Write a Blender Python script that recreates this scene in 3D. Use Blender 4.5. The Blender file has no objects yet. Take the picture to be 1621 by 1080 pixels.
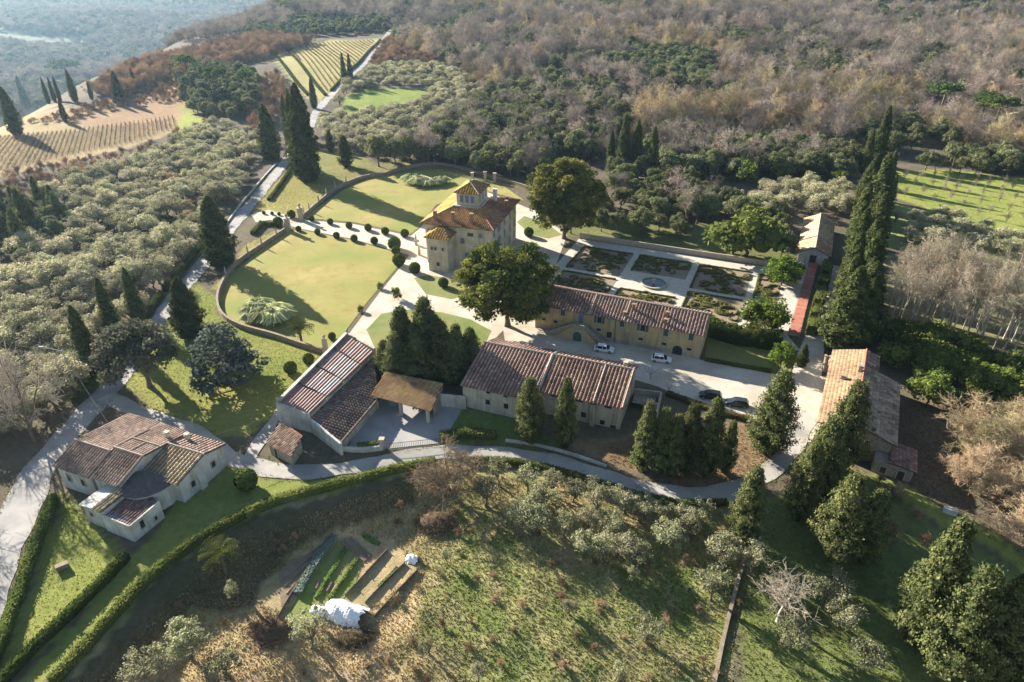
import bpy, bmesh, math, random
import numpy as np
from mathutils import Vector, Matrix
from mathutils.geometry import tessellate_polygon

R = math.radians
scene = bpy.context.scene
COL = scene.collection

# ------------------------------------------------------------------ camera
CAM_H, PITCH, FPX = 75.0, R(30.2), 1081.0
cam_data = bpy.data.cameras.new('camera')
cam_data.sensor_width = 36.0
cam_data.lens = 36.0 * FPX / 1621.0
cam_data.clip_start = 1.0
cam_data.clip_end = 20000.0
cam = bpy.data.objects.new('camera', cam_data)
cam.location = (0, 0, CAM_H)
cam.rotation_euler = (R(90) - PITCH, 0, 0)
COL.objects.link(cam)
scene.camera = cam

# ------------------------------------------------------------------ sky and sun
SUN_EL = R(21.5)
SUN_AZ = (-0.737, 0.676)                     # horizontal direction towards the sun
world = bpy.data.worlds.new('World')
scene.world = world
world.use_nodes = True
nt = world.node_tree
for n in list(nt.nodes): nt.nodes.remove(n)
sky = nt.nodes.new('ShaderNodeTexSky')
sky.sky_type = 'NISHITA'
sky.sun_disc = False
sky.sun_elevation = SUN_EL
sky.sun_rotation = math.atan2(SUN_AZ[0], SUN_AZ[1])
sky.altitude = 200
sky.air_density = 1.0
sky.dust_density = 0.4
sky.ozone_density = 1.0
bg = nt.nodes.new('ShaderNodeBackground')
bg.inputs['Strength'].default_value = 0.056
wo = nt.nodes.new('ShaderNodeOutputWorld')
nt.links.new(sky.outputs[0], bg.inputs[0])
nt.links.new(bg.outputs[0], wo.inputs[0])

sun_data = bpy.data.lights.new('sun', 'SUN')
sun_data.energy = 5.0
sun_data.angle = R(0.55)
sun_data.color = (1.0, 0.945, 0.845)
sun = bpy.data.objects.new('sun', sun_data)
d = Vector((SUN_AZ[0] * math.cos(SUN_EL), SUN_AZ[1] * math.cos(SUN_EL), math.sin(SUN_EL)))
sun.rotation_euler = d.to_track_quat('Z', 'Y').to_euler()
sun.location = d * 300
COL.objects.link(sun)

scene.view_settings.view_transform = 'Standard'
scene.view_settings.look = 'None'
scene.view_settings.exposure = 1.75
scene.view_settings.gamma = 1.0
scene.view_settings.use_curve_mapping = False
scene.render.engine = 'CYCLES'
scene.cycles.max_bounces = 5
scene.cycles.diffuse_bounces = 2
scene.cycles.glossy_bounces = 2
scene.cycles.transmission_bounces = 3
scene.cycles.transparent_max_bounces = 8
scene.cycles.volume_bounces = 0
scene.cycles.use_denoising = True
scene.cycles.caustics_reflective = False
scene.cycles.caustics_refractive = False

# ------------------------------------------------------------------ terrain
def sstep(a, b, x):
    t = np.clip((x - a) / (b - a), 0, 1)
    return t * t * (3 - 2 * t)

CREST_Y = [-400, 0, 200, 320, 480, 680, 1000, 1500, 4000]
CREST_X = [-200, -200, -206, -216, -243, -262, -225, -150, -150]

BANK = np.array([(-66, -120), (-60, 10), (-53.6, 50), (-50, 61.8), (-48, 66.4), (-44.4, 71.4), (-40.2, 75.4), (-35.5, 78.8), (-27.4, 82.4), (-17.8, 86.3), (-11.7, 88.0), (60, 88.0)], float)
def bank_dist(x, y):
    """distance to the foot-side of the bank edge, positive downhill"""
    best = np.full(x.shape, 1e9); sgn = np.zeros(x.shape)
    for (ax_, ay_), (bx_, by_) in zip(BANK[:-1], BANK[1:]):
        dx, dy = bx_ - ax_, by_ - ay_; t = np.clip(((x - ax_) * dx + (y - ay_) * dy) / (dx * dx + dy * dy), 0, 1)
        qx, qy = x - ax_ - t * dx, y - ay_ - t * dy; dd = np.hypot(qx, qy); sd = np.sign(qx * dy - qy * dx)
        m = dd < best - 1e-9; best = np.where(m, dd, best); sgn = np.where(m, sd, sgn)
    return best * sgn

def height(x, y):
    x = np.asarray(x, float); y = np.asarray(y, float)
    v = 0.342 * x + 0.94 * y
    z = -6.0 * sstep(-46, 8, x) * np.clip((101 - v) / 60, 0, 1.6)
    if np.any((np.abs(x) < 140) & (y < 110)): z = z - 3.0 * sstep(1.2, 9, bank_dist(x, y)) * (1 - sstep(-22, 6, x)) * sstep(-200, -60, y)
    dleft = np.interp(y, CREST_Y, CREST_X) - x
    t = np.maximum(y - 290, 0)
    rise = 0.036 * (np.sqrt(t * t + 60 * 60) - 60)
    rise = np.where(y > 290, np.minimum(rise, 60 - 22 * np.exp(-(np.maximum(t - 900, 0)) / 900)), 0) * (1 - sstep(-60, 200, dleft))
    z = z + rise
    z = z - 115 * sstep(0, 250, dleft) + 150 * sstep(700, 3000, dleft)
    far = sstep(0, 60, np.maximum.reduce([np.abs(x) - 120, y - 225, 50 - y, np.zeros_like(x)]))
    und = 0.7 * np.sin(x * .045 + 1.3) * np.cos(y * .038) + .35 * np.sin(x * .11 + y * .07)
    und = und + 6 * np.sin(x * .011 + .5) * np.sin(y * .009 + 2) * sstep(330, 700, y)
    und = und + 16 * np.sin(x * .004 + y * .003) * np.sin(y * .005 - x * .002 + 2) * sstep(200, 700, dleft)
    return z + und * far

def hz(x, y): return float(height(x, y))

FW = np.array([0, math.cos(PITCH), -math.sin(PITCH)]); UPV = np.array([0, math.sin(PITCH), math.cos(PITCH)])
def ray(px, py):
    return (px - 810.5) / FPX * np.array([1., 0, 0]) + FW - (py - 540) / FPX * UPV

def G(px, py):
    """point of the terrain that stands at this place of the survey picture"""
    dd = ray(px, py)
    if dd[2] > -0.01: dd[2] = -0.01
    ts = np.geomspace(30, 9000, 700)
    P = dd[None, :] * ts[:, None]
    below = (P[:, 2] + CAM_H) < height(P[:, 0], P[:, 1])
    if not below.any():
        p = P[-1]; return (float(p[0]), float(p[1]))
    i = int(np.argmax(below))
    a, b = ts[max(i - 1, 0)], ts[i]
    for _ in range(30):
        m = (a + b) / 2; q = dd * m
        if q[2] + CAM_H < hz(q[0], q[1]): b = m
        else: a = m
    q = dd * b
    return (float(q[0]), float(q[1]))

def GZ(px, py, z):
    dd = ray(px, py); t = (z - CAM_H) / dd[2]
    return (float(dd[0] * t), float(dd[1] * t), z)

def Gs(*pts): return [G(*p) for p in pts]

def tip_height(base_px, tip_y):
    x, y = G(*base_px); z0 = hz(x, y); lo, hi = 0.2, 60
    for _ in range(30):
        m = (lo + hi) / 2
        dv = np.array([x, y, z0 + m - CAM_H])
        yy = 540 - FPX * (dv @ UPV) / (dv @ FW)
        if yy > tip_y: lo = m
        else: hi = m
    return lo

def inside(poly, x, y):
    x = np.asarray(x, float); y = np.asarray(y, float)
    res = np.zeros(x.shape, bool); n = len(poly)
    for i in range(n):
        x1, y1 = poly[i]; x2, y2 = poly[(i + 1) % n]
        c = ((y1 > y) != (y2 > y))
        with np.errstate(divide='ignore', invalid='ignore'):
            xi = (x2 - x1) * (y - y1) / (y2 - y1 if y2 != y1 else 1e-9) + x1
        res ^= c & (x < xi)
    return res

# ------------------------------------------------------------------ materials
MATS = {}
def _new(name):
    m = bpy.data.materials.new(name); m.use_nodes = True
    t = m.node_tree
    for n in list(t.nodes): t.nodes.remove(n)
    o = t.nodes.new('ShaderNodeOutputMaterial')
    MATS[name] = m
    return m, t, o

def nd(t, typ, **kw):
    n = t.nodes.new(typ)
    for k, v in kw.items():
        if k.startswith('i_'): n.inputs[k[2:].replace('_', ' ')].default_value = v
        else: setattr(n, k, v)
    return n

def ramp(t, fac, stops):
    r = t.nodes.new('ShaderNodeValToRGB')
    e = r.color_ramp.elements
    while len(e) < len(stops): e.new(.5)
    for el, (p, c) in zip(e, stops):
        el.position = p; el.color = (*c, 1)
    t.links.new(fac, r.inputs[0])
    return r.outputs[0]

def mixc(t, a, b, fac, mode='MIX'):
    m = t.nodes.new('ShaderNodeMix'); m.data_type = 'RGBA'; m.blend_type = mode
    for k, v in ((6, a), (7, b), (0, fac)):
        if hasattr(v, 'is_output'): t.links.new(v, m.inputs[k])
        elif k == 0: m.inputs[0].default_value = v
        else: m.inputs[k].default_value = (*v, 1)
    return m.outputs[2]

def noise(t, scale, detail=4, rough=.6, coord='Object'):
    tc = t.nodes.new('ShaderNodeTexCoord')
    n = t.nodes.new('ShaderNodeTexNoise')
    n.inputs['Scale'].default_value = scale; n.inputs['Detail'].default_value = detail; n.inputs['Roughness'].default_value = rough
    t.links.new(tc.outputs[coord], n.inputs['Vector'])
    return n.outputs['Fac']

def surf(name, c1, c2, scale=.5, rough=.9, bump=0.0, bscale=8, c3=None, s3=.08, spec=.2, metallic=0, streak=None):
    m, t, o = _new(name)
    p = nd(t, 'ShaderNodeBsdfPrincipled', i_Roughness=rough, i_Metallic=metallic)
    p.inputs['Specular IOR Level'].default_value = spec
    c = ramp(t, noise(t, scale, 6, .65), [(.32, c1), (.68, c2)])
    if c3 is not None:
        f = ramp(t, noise(t, s3, 3), [(.42, (0, 0, 0)), (.66, (1, 1, 1))])
        c = mixc(t, c, c3, f)
    if streak is not None:
        tc = t.nodes.new('ShaderNodeTexCoord'); mp = t.nodes.new('ShaderNodeMapping'); mp.inputs['Scale'].default_value = (1.3, 1.3, .13)
        sn = t.nodes.new('ShaderNodeTexNoise'); sn.inputs['Scale'].default_value = 1.0; sn.inputs['Detail'].default_value = 5
        t.links.new(tc.outputs['Object'], mp.inputs[0]); t.links.new(mp.outputs[0], sn.inputs['Vector'])
        c = mixc(t, c, streak, ramp(t, sn.outputs['Fac'], [(.50, (0, 0, 0)), (.72, (.85, .85, .85))]))
    t.links.new(c, p.inputs['Base Color'])
    if bump:
        b = nd(t, 'ShaderNodeBump', i_Strength=bump, i_Distance=.1)
        t.links.new(noise(t, bscale, 5, .7), b.inputs['Height'])
        t.links.new(b.outputs[0], p.inputs['Normal'])
    t.links.new(p.outputs[0], o.inputs[0])
    return m

def foliage(name, transl=.3, var=.35, hue=.02):
    """leaf colour from the vertex colour, varied from plant to plant"""
    m, t, o = _new(name)
    a = nd(t, 'ShaderNodeVertexColor', layer_name='col')
    oi = nd(t, 'ShaderNodeObjectInfo')
    h = nd(t, 'ShaderNodeHueSaturation'); h.inputs['Saturation'].default_value = 1.07
    mr = nd(t, 'ShaderNodeMapRange'); mr.inputs[3].default_value = 1 - var; mr.inputs[4].default_value = 1 + var
    t.links.new(oi.outputs['Random'], mr.inputs[0]); t.links.new(mr.outputs[0], h.inputs['Value'])
    ml = nd(t, 'ShaderNodeMath', operation='MULTIPLY'); ml.inputs[1].default_value = 7.31
    fr = nd(t, 'ShaderNodeMath', operation='FRACT')
    t.links.new(oi.outputs['Random'], ml.inputs[0]); t.links.new(ml.outputs[0], fr.inputs[0])
    mh = nd(t, 'ShaderNodeMapRange'); mh.inputs[3].default_value = .5 - hue; mh.inputs[4].default_value = .5 + hue
    t.links.new(fr.outputs[0], mh.inputs[0]); t.links.new(mh.outputs[0], h.inputs['Hue'])
    t.links.new(a.outputs['Color'], h.inputs['Color'])
    df = nd(t, 'ShaderNodeBsdfDiffuse'); tr = nd(t, 'ShaderNodeBsdfTranslucent')
    t.links.new(h.outputs[0], df.inputs[0]); t.links.new(h.outputs[0], tr.inputs[0])
    mx = nd(t, 'ShaderNodeMixShader'); mx.inputs[0].default_value = transl
    t.links.new(df.outputs[0], mx.inputs[1]); t.links.new(tr.outputs[0], mx.inputs[2])
    t.links.new(mx.outputs[0], o.inputs[0])
    return m

def vcol_mat(name, rough=.9, nscale=1.2, namt=.35, spec=.15, bump=0, bscale=6):
    m, t, o = _new(name)
    a = nd(t, 'ShaderNodeVertexColor', layer_name='col')
    f = ramp(t, noise(t, nscale, 6, .65), [(.25, (1 - namt,) * 3), (.75, (1 + namt,) * 3)])
    c = mixc(t, a.outputs['Color'], f, 1.0, 'MULTIPLY')
    p = nd(t, 'ShaderNodeBsdfPrincipled', i_Roughness=rough); p.inputs['Specular IOR Level'].default_value = spec
    t.links.new(c, p.inputs['Base Color'])
    if bump:
        b = nd(t, 'ShaderNodeBump', i_Strength=bump, i_Distance=.15)
        t.links.new(noise(t, bscale, 5, .7), b.inputs['Height']); t.links.new(b.outputs[0], p.inputs['Normal'])
    t.links.new(p.outputs[0], o.inputs[0])
    return m

LEAF = foliage('leaf', .34, .28, .012)
TWIG = foliage('twig', .12, .42, .02)
CLIP = foliage('clipped_leaf', .2, .12, .006)
BARK = surf('bark', (.11, .085, .06), (.20, .165, .125), 3, .95)
PALEBARK = surf('pale_bark', (.36, .31, .25), (.50, .45, .37), 2, .9)
TILES = vcol_mat('roof_tile', .88, 1.1, .28)
DECK = surf('roof_deck', (.10, .06, .045), (.16, .10, .075), 1.5)
MORTAR = surf('ridge_mortar', (.42, .32, .25), (.56, .45, .36), 1.2)
YELLOW = surf('ochre_plaster', (.52, .38, .17), (.62, .47, .23), .35, .92, c3=(.42, .33, .20), s3=.22, streak=(.33, .25, .14))
GREYP = surf('grey_plaster', (.42, .37, .29), (.56, .50, .40), .5, .92, c3=(.32, .27, .20), s3=.25, streak=(.24, .20, .15))
CREAM = surf('cream_plaster', (.50, .45, .34), (.62, .56, .44), .4, .92, c3=(.38, .33, .25), s3=.3, streak=(.29, .25, .18))
WHITEP = surf('pale_limewash', (.55, .52, .46), (.70, .66, .60), .5, .92, c3=(.44, .40, .34), s3=.3, streak=(.36, .32, .26))
STONE = surf('rubble_stone', (.24, .20, .15), (.42, .36, .28), 1.6, .95, .6, 3)
WALLST = surf('garden_wall_stone', (.22, .17, .12), (.35, .28, .20), 1.1, .95, .6, 4)
VILLAP = surf('villa_plaster', (.56, .48, .35), (.68, .60, .45), .5, .92, c3=(.46, .39, .28), s3=.3, streak=(.38, .31, .21))
LANE = surf('lane_surface', (.38, .35, .30), (.49, .45, .39), .4, .9, .12, 12, c3=(.28, .26, .235), s3=.2)
PIERST = surf('pier_stone', (.36, .30, .22), (.48, .41, .31), 1.4, .9)
GLASS = surf('dark_pane', (.015, .02, .025), (.03, .035, .045), .5, .25, spec=.5)
SHUT = surf('grey_green_shutter', (.07, .09, .075), (.11, .13, .11), 2, .7)
BLUESH = surf('grey_blue_shutter', (.15, .17, .24), (.20, .23, .31), 2, .7)
FRAME = surf('window_stone', (.40, .36, .29), (.52, .47, .38), 2, .85)
DOORW = surf('door_wood', (.05, .035, .028), (.09, .065, .05), 2, .75)
GREEND = surf('green_door', (.04, .10, .07), (.06, .14, .10), 2, .7)
BRICK = surf('chimney_brick', (.26, .15, .095), (.36, .22, .14), 2, .9)
IRON = surf('iron', (.025, .025, .027), (.05, .05, .05), 3, .6)
ASPH = surf('asphalt', (.24, .225, .215), (.34, .32, .30), .35, .9, .12, 12, c3=(.40, .37, .335), s3=.16)
GRAVEL = surf('pale_gravel', (.48, .42, .335), (.60, .535, .43), .8, .95, .3, 14, c3=(.43, .36, .27), s3=.16)
PATHG = surf('garden_path', (.44, .39, .31), (.56, .50, .41), .8, .95, .3, 14)
YARD = surf('yard_concrete', (.28, .27, .26), (.38, .36, .34), .5, .9, c3=(.42, .39, .35), s3=.1)
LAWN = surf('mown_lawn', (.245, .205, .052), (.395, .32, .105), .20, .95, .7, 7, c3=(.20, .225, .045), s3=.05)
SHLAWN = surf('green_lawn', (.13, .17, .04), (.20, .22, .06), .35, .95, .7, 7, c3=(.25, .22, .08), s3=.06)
SOIL = surf('bed_soil', (.21, .155, .10), (.31, .235, .16), 1.2, .95, .8, 5)
TERRA = surf('terracotta_paving', (.36, .12, .08), (.46, .18, .125), 1.2, .9)
WATER = surf('pond_water', (.03, .045, .045), (.05, .065, .06), .6, .12, spec=.5)
WHITEC = surf('white_sheet', (.84, .84, .85), (.90, .90, .91), 1.5, .7)
CORR1 = surf('corrugated_red', (.24, .135, .105), (.35, .215, .17), .7, .7)
CORR2 = surf('corrugated_clear', (.28, .265, .25), (.40, .38, .36), .6, .6, spec=.3, c3=(.27, .17, .13), s3=.5)
CORR3 = surf('corrugated_green', (.22, .25, .22), (.31, .33, .29), .6, .6, spec=.3, c3=(.27, .19, .15), s3=.5)
WOODP = surf('weathered_wood', (.14, .105, .075), (.23, .18, .13), 4, .9)
CONCP = surf('pole_concrete', (.42, .41, .39), (.52, .50, .48), 4, .9)

# ------------------------------------------------------------------ mesh helpers
def link(name, me, parent=None):
    o = bpy.data.objects.new(name, me)
    COL.objects.link(o)
    if parent is not None: o.parent = parent
    return o

def np_mesh(name, V, Q, mats, cols=None, midx=None, smooth=False):
    """V (n,3); Q (m,3) or (m,4) int; cols (n,3)"""
    me = bpy.data.meshes.new(name)
    V = np.asarray(V, np.float32); Q = np.asarray(Q, np.int32); k = Q.shape[1]
    me.vertices.add(len(V)); me.vertices.foreach_set('co', V.ravel())
    me.loops.add(Q.size); me.loops.foreach_set('vertex_index', Q.ravel())
    me.polygons.add(len(Q))
    me.polygons.foreach_set('loop_start', np.arange(0, Q.size, k, dtype=np.int32))
    me.polygons.foreach_set('loop_total', np.full(len(Q), k, np.int32))
    if midx is not None: me.polygons.foreach_set('material_index', np.asarray(midx, np.int32))
    if smooth: me.polygons.foreach_set('use_smooth', np.ones(len(Q), bool))
    for m in mats: me.materials.append(m)
    if cols is not None:
        ca = me.color_attributes.new('col', 'FLOAT_COLOR', 'POINT')
        c4 = np.ones((len(V), 4), np.float32); c4[:, :3] = cols
        ca.data.foreach_set('color', c4.ravel())
    me.update(calc_edges=True)
    return me

class MB:
    def __init__(s): s.v = []; s.f = []; s.c = []
    def add(s, pts, faces, col=None):
        b = len(s.v); s.v += [tuple(p) for p in pts]; s.f += [tuple(b + i for i in f) for f in faces]
        s.c += [col or (1, 1, 1)] * len(pts)
    def prism(s, pts, z0, z1):
        """pts list of (x,y); z0,z1 scalars or lists"""
        n = len(pts)
        a = z0 if isinstance(z0, (list, tuple)) else [z0] * n
        b = z1 if isinstance(z1, (list, tuple)) else [z1] * n
        area = sum(pts[i][0] * pts[(i + 1) % n][1] - pts[(i + 1) % n][0] * pts[i][1] for i in range(n))
        if area < 0:
            pts = pts[::-1]; a = a[::-1]; b = b[::-1]
        V = [(p[0], p[1], z) for p, z in zip(pts, a)] + [(p[0], p[1], z) for p, z in zip(pts, b)]
        Fc = [(i, (i + 1) % n, n + (i + 1) % n, n + i) for i in range(n)]
        Fc += [tuple(range(n, 2 * n)), tuple(range(n - 1, -1, -1))]
        s.add(V, Fc)
    def box(s, O, t, n, w, h, dep):
        """box centred at O (world), width w along t, height h along z, depth dep along n (centred)"""
        O = Vector(O); t = Vector(t); n = Vector(n); z = Vector((0, 0, 1))
        P = [O + t * (a * w / 2) + n * (b * dep / 2) + z * (c * h / 2) for c in (-1, 1) for a, b in ((-1, -1), (1, -1), (1, 1), (-1, 1))]
        s.add(P, [(0, 3, 2, 1), (4, 5, 6, 7), (0, 1, 5, 4), (1, 2, 6, 5), (2, 3, 7, 6), (3, 0, 4, 7)])
    def tube(s, p0, p1, r0, r1, k=5, cap=True):
        p0 = Vector(p0); p1 = Vector(p1); ax = (p1 - p0)
        if ax.length < 1e-6: return
        ax.normalize(); a = ax.orthogonal().normalized(); b = ax.cross(a)
        P = [p + (a * math.cos(2 * math.pi * i / k) + b * math.sin(2 * math.pi * i / k)) * r for p, r in ((p0, r0), (p1, r1)) for i in range(k)]
        Fc = [(i, (i + 1) % k, k + (i + 1) % k, k + i) for i in range(k)]
        if cap: Fc += [tuple(range(k, 2 * k)), tuple(range(k - 1, -1, -1))]
        s.add(P, Fc)
    def lathe(s, prof, c=(0, 0, 0), k=20):
        P = []; Fc = []; m = len(prof)
        for r, z in prof:
            for i in range(k):
                a = 2 * math.pi * i / k; P.append((c[0] + r * math.cos(a), c[1] + r * math.sin(a), c[2] + z))
        for j in range(m - 1):
            for i in range(k):
                Fc.append((j * k + i, j * k + (i + 1) % k, (j + 1) * k + (i + 1) % k, (j + 1) * k + i))
        Fc.append(tuple(range((m - 1) * k, m * k))); Fc.append(tuple(range(k - 1, -1, -1)))
        s.add(P, Fc)
    def mesh(s, name, mat, smooth=False, col=False):
        me = bpy.data.meshes.new(name)
        me.from_pydata(s.v, [], s.f)
        for m in (mat if isinstance(mat, (list, tuple)) else [mat]): me.materials.append(m)
        if col:
            ca = me.color_attributes.new('col', 'FLOAT_COLOR', 'POINT')
            ca.data.foreach_set('color', np.array([(*c, 1) for c in s.c], np.float32).ravel())
        if smooth:
            me.polygons.foreach_set('use_smooth', np.ones(len(me.polygons), bool))
        me.update(); return me
    def build(s, name, mat, parent=None, **kw):
        me = s.mesh(name, mat, **kw)
        o = link(name, me)
        if parent is not None:
            o.parent = parent; o.matrix_parent_inverse = Matrix(world_of(parent)).inverted()
        return o

def world_of(o):
    M = o.matrix_basis.copy()
    if o.parent is not None: M = world_of(o.parent) @ o.matrix_parent_inverse @ M
    return M

def tag(o, label=None, cat=None, group=None, kind=None):
    if label: o['label'] = label
    if cat: o['category'] = cat
    if group: o['group'] = group
    if kind: o['kind'] = kind
    return o

def thing(name, label, cat, loc, rz=0, group=None, scale=None):
    o = bpy.data.objects.new(name, None)
    o.empty_display_size = .5
    o.location = loc; o.rotation_euler = (0, 0, rz)
    if scale: o.scale = scale
    COL.objects.link(o)
    return tag(o, label, cat, group)

def sheet(name, pts, mat, dz, parent=None, kind='structure', step=None):
    """flat or draped sheet of ground covering"""
    pts = [tuple(p) for p in pts]
    bm = bmesh.new()
    vs = [bm.verts.new((x, y, 0)) for x, y in pts]
    f = bm.faces.new(vs)
    bmesh.ops.triangulate(bm, faces=[f])
    if step:
        for _ in range(7):
            es = [e for e in bm.edges if e.calc_length() > step]
            if not es: break
            bmesh.ops.subdivide_edges(bm, edges=es, cuts=1)
            bmesh.ops.triangulate(bm, faces=bm.faces[:])
    for v in bm.verts: v.co.z = hz(v.co.x, v.co.y) + dz
    for f in bm.faces:
        f.normal_update()
        if f.normal.z < 0: f.normal_flip()
    me = bpy.data.meshes.new(name); bm.to_mesh(me); bm.free(); me.materials.append(mat)
    o = link(name, me)
    if kind: o['kind'] = kind
    return o

def resample(pts, step):
    P = [np.array(p, float) for p in pts]
    # Catmull-Rom through the points
    Q = []
    for i in range(len(P) - 1):
        p0 = P[max(i - 1, 0)]; p1 = P[i]; p2 = P[i + 1]; p3 = P[min(i + 2, len(P) - 1)]
        n = max(2, int(np.linalg.norm((p2 - p1)[:2]) / step))
        for k in range(n):
            t = k / n
            Q.append(.5 * ((2 * p1) + (-p0 + p2) * t + (2 * p0 - 5 * p1 + 4 * p2 - p3) * t * t + (-p0 + 3 * p1 - 3 * p2 + p3) * t ** 3))
    Q.append(P[-1]); return Q

def ribbon(name, pts, mat, width, dz, kind='structure'):
    """draped road; pts (x,y) or (x,y,w)"""
    P = resample([(p[0], p[1], p[2] if len(p) > 2 else width) for p in pts], 2.0)
    V = []; Fc = []; k = 5
    for i, p in enumerate(P):
        a = P[max(i - 1, 0)]; b = P[min(i + 1, len(P) - 1)]
        t = (b - a)[:2]; t = t / (np.linalg.norm(t) + 1e-9); n = np.array([-t[1], t[0]])
        for j in range(k):
            wob = (.20 * math.sin(i * 1.7 + j) + .22 * math.sin(i * .63 + 2 * j)) * (j in (0, k - 1))
            q = p[:2] + n * (p[2] * (j / (k - 1) - .5) + wob)
            V.append((q[0], q[1], hz(q[0], q[1]) + dz))
    for i in range(len(P) - 1):
        for j in range(k - 1):
            a = i * k + j; Fc.append((a, a + k, a + k + 1, a + 1))
    me = bpy.data.meshes.new(name); me.from_pydata(V, [], Fc); me.materials.append(mat)
    o = link(name, me); o['kind'] = kind
    return o
# ------------------------------------------------------------------ plants: generators
def unit(v): return v / (np.linalg.norm(v, axis=-1, keepdims=True) + 1e-9)

def leaf_quads(rng, C, N, S, aspect=.6, lift=0.0):
    """kite-shaped leaf sprays at C facing N, size S"""
    n = len(C)
    r = rng.normal(size=(n, 3)); r[:, 2] += lift
    T = unit(r - (r * N).sum(1, keepdims=True) * N)
    B = np.cross(N, T)
    S = np.asarray(S).reshape(-1, 1)
    a = aspect * (0.7 + .6 * rng.random((n, 1)))
    V = np.stack([C + T * S, C + B * S * a + T * S * .1, C - T * S * .8, C - B * S * a - T * S * .05], 1).reshape(-1, 3)
    Q = np.arange(4 * n).reshape(n, 4)
    return V, Q

def clump_leaves(rng, clumps, dens, size, ca, cb, jit=.7, low=-0.55, cvar=.18):
    Vs, Qs, Cs = [], [], []; base = 0
    for (cx, cy, cz, rx, ry, rz) in clumps:
        n = max(8, int(dens * (rx * ry + rx * rz + ry * rz) / 3 * 4))
        D = unit(rng.normal(size=(n, 3)))
        D[:, 2] = np.where(D[:, 2] < low, -D[:, 2], D[:, 2])
        rad = .72 + .36 * rng.random((n, 1))
        C = np.array([cx, cy, cz]) + D * rad * np.array([rx, ry, rz])
        N = unit(D / np.array([rx, ry, rz]) * min(rx, rz) + rng.normal(size=(n, 3)) * jit)
        V, Q = leaf_quads(rng, C, N, size * (.65 + .7 * rng.random(n)))
        k = rng.random()
        c = np.array(ca) * (1 - k) + np.array(cb) * k
        col = c * (1 + cvar * rng.normal(size=(n, 1))).clip(.5, 1.6)
        Vs.append(V); Qs.append(Q + base); Cs.append(np.repeat(col, 4, 0)); base += len(V)
    return np.concatenate(Vs), np.concatenate(Qs), np.concatenate(Cs)

def tubes(segs, k=5):
    Vs, Qs = [], []; b = 0
    ang = np.arange(k) * 2 * np.pi / k
    for p0, p1, r0, r1 in segs:
        p0 = np.asarray(p0, float); p1 = np.asarray(p1, float)
        ax = unit(p1 - p0); a = unit(np.cross(ax, [0.31, .77, .55])); c = np.cross(ax, a)
        ring = np.cos(ang)[:, None] * a + np.sin(ang)[:, None] * c
        Vs.append(np.concatenate([p0 + ring * r0, p1 + ring * r1]))
        i = np.arange(k); j = (i + 1) % k
        Qs.append(np.stack([i, j, k + j, k + i], 1) + b); b += 2 * k
    return np.concatenate(Vs), np.concatenate(Qs)

def spheroid(cx, cy, cz, rx, ry, rz, col, k=8, m=6):
    V = []; Q = []
    for j in range(m + 1):
        th = math.pi * (j + .02) / (m + .04)
        for i in range(k):
            a = 2 * math.pi * i / k
            V.append((cx + rx * math.sin(th) * math.cos(a), cy + ry * math.sin(th) * math.sin(a), cz + rz * math.cos(th)))
    for j in range(m):
        for i in range(k):
            Q.append((j * k + i, (j + 1) * k + i, (j + 1) * k + (i + 1) % k, j * k + (i + 1) % k))
    V = np.array(V); return V, np.array(Q), np.tile(np.array(col), (len(V), 1))

def merge(*parts):
    V, Q, C = [], [], []; b = 0
    for v, q, c in parts:
        V.append(v); Q.append(q + b); C.append(c); b += len(v)
    return np.concatenate(V), np.concatenate(Q), np.concatenate(C)

def trunk_limbs(rng, h, r, tips, bend=.15):
    """trunk to height h, limbs to the given tips"""
    segs = []; p = np.zeros(3); n = 4; q = p
    for i in range(n):
        q2 = np.array([rng.normal() * bend * (i + 1) / n, rng.normal() * bend * (i + 1) / n, h * (i + 1) / n])
        segs.append((q - (0, 0, .35 if i == 0 else 0), q2, r * (1.35 if i == 0 else 1 - .12 * i), r * (1 - .12 * (i + 1)))); q = q2
    for t in tips:
        t = np.asarray(t, float); m = q * .5 + t * .5 + rng.normal(size=3) * .12 * np.linalg.norm(t - q) + (0, 0, .1)
        segs.append((q, m, r * .5, r * .34)); segs.append((m, t, r * .34, r * .12))
    return tubes(segs)

def blob_crown(rng, n, H, z0, rw, cr, flat=1.0, shell=.55, low=-.5):
    """clump centres spread through an ellipsoid from z0 to H"""
    out = []; zc = (H + z0) / 2; rz = (H - z0) / 2
    for i in range(n):
        d = unit(rng.normal(size=3)); k = shell + (1 - shell) * rng.random()
        if rng.random() < .18: k *= .4
        if d[2] < low: d[2] *= -.6
        r = cr * (.7 + .6 * rng.random())
        out.append((d[0] * rw * k * .85, d[1] * rw * k * .85, zc + d[2] * rz * k * .85, r, r, r * flat * (.75 + .35 * rng.random())))
    return out

LIB = {}
def register(kind, variants, leafmat, barkmat, H0):
    out = []
    for i, ((tv, tq), (cv, cq, cc)) in enumerate(variants):
        tm = np_mesh(kind + '_trunk', tv, tq, [barkmat], np.ones((len(tv), 3)) * .15)
        cm = np_mesh(kind + '_crown', cv, cq, [leafmat], cc)
        V = np.concatenate([cv, tv]); Q = np.concatenate([cq, tq + len(cv)]); C = np.concatenate([cc, np.ones((len(tv), 3)) * .15])
        wm = np_mesh(kind, V, Q, [leafmat, barkmat], C, np.r_[np.zeros(len(cq)), np.ones(len(tq))])
        out.append((tm, cm, wm))
    LIB[kind] = (out, H0)

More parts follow.
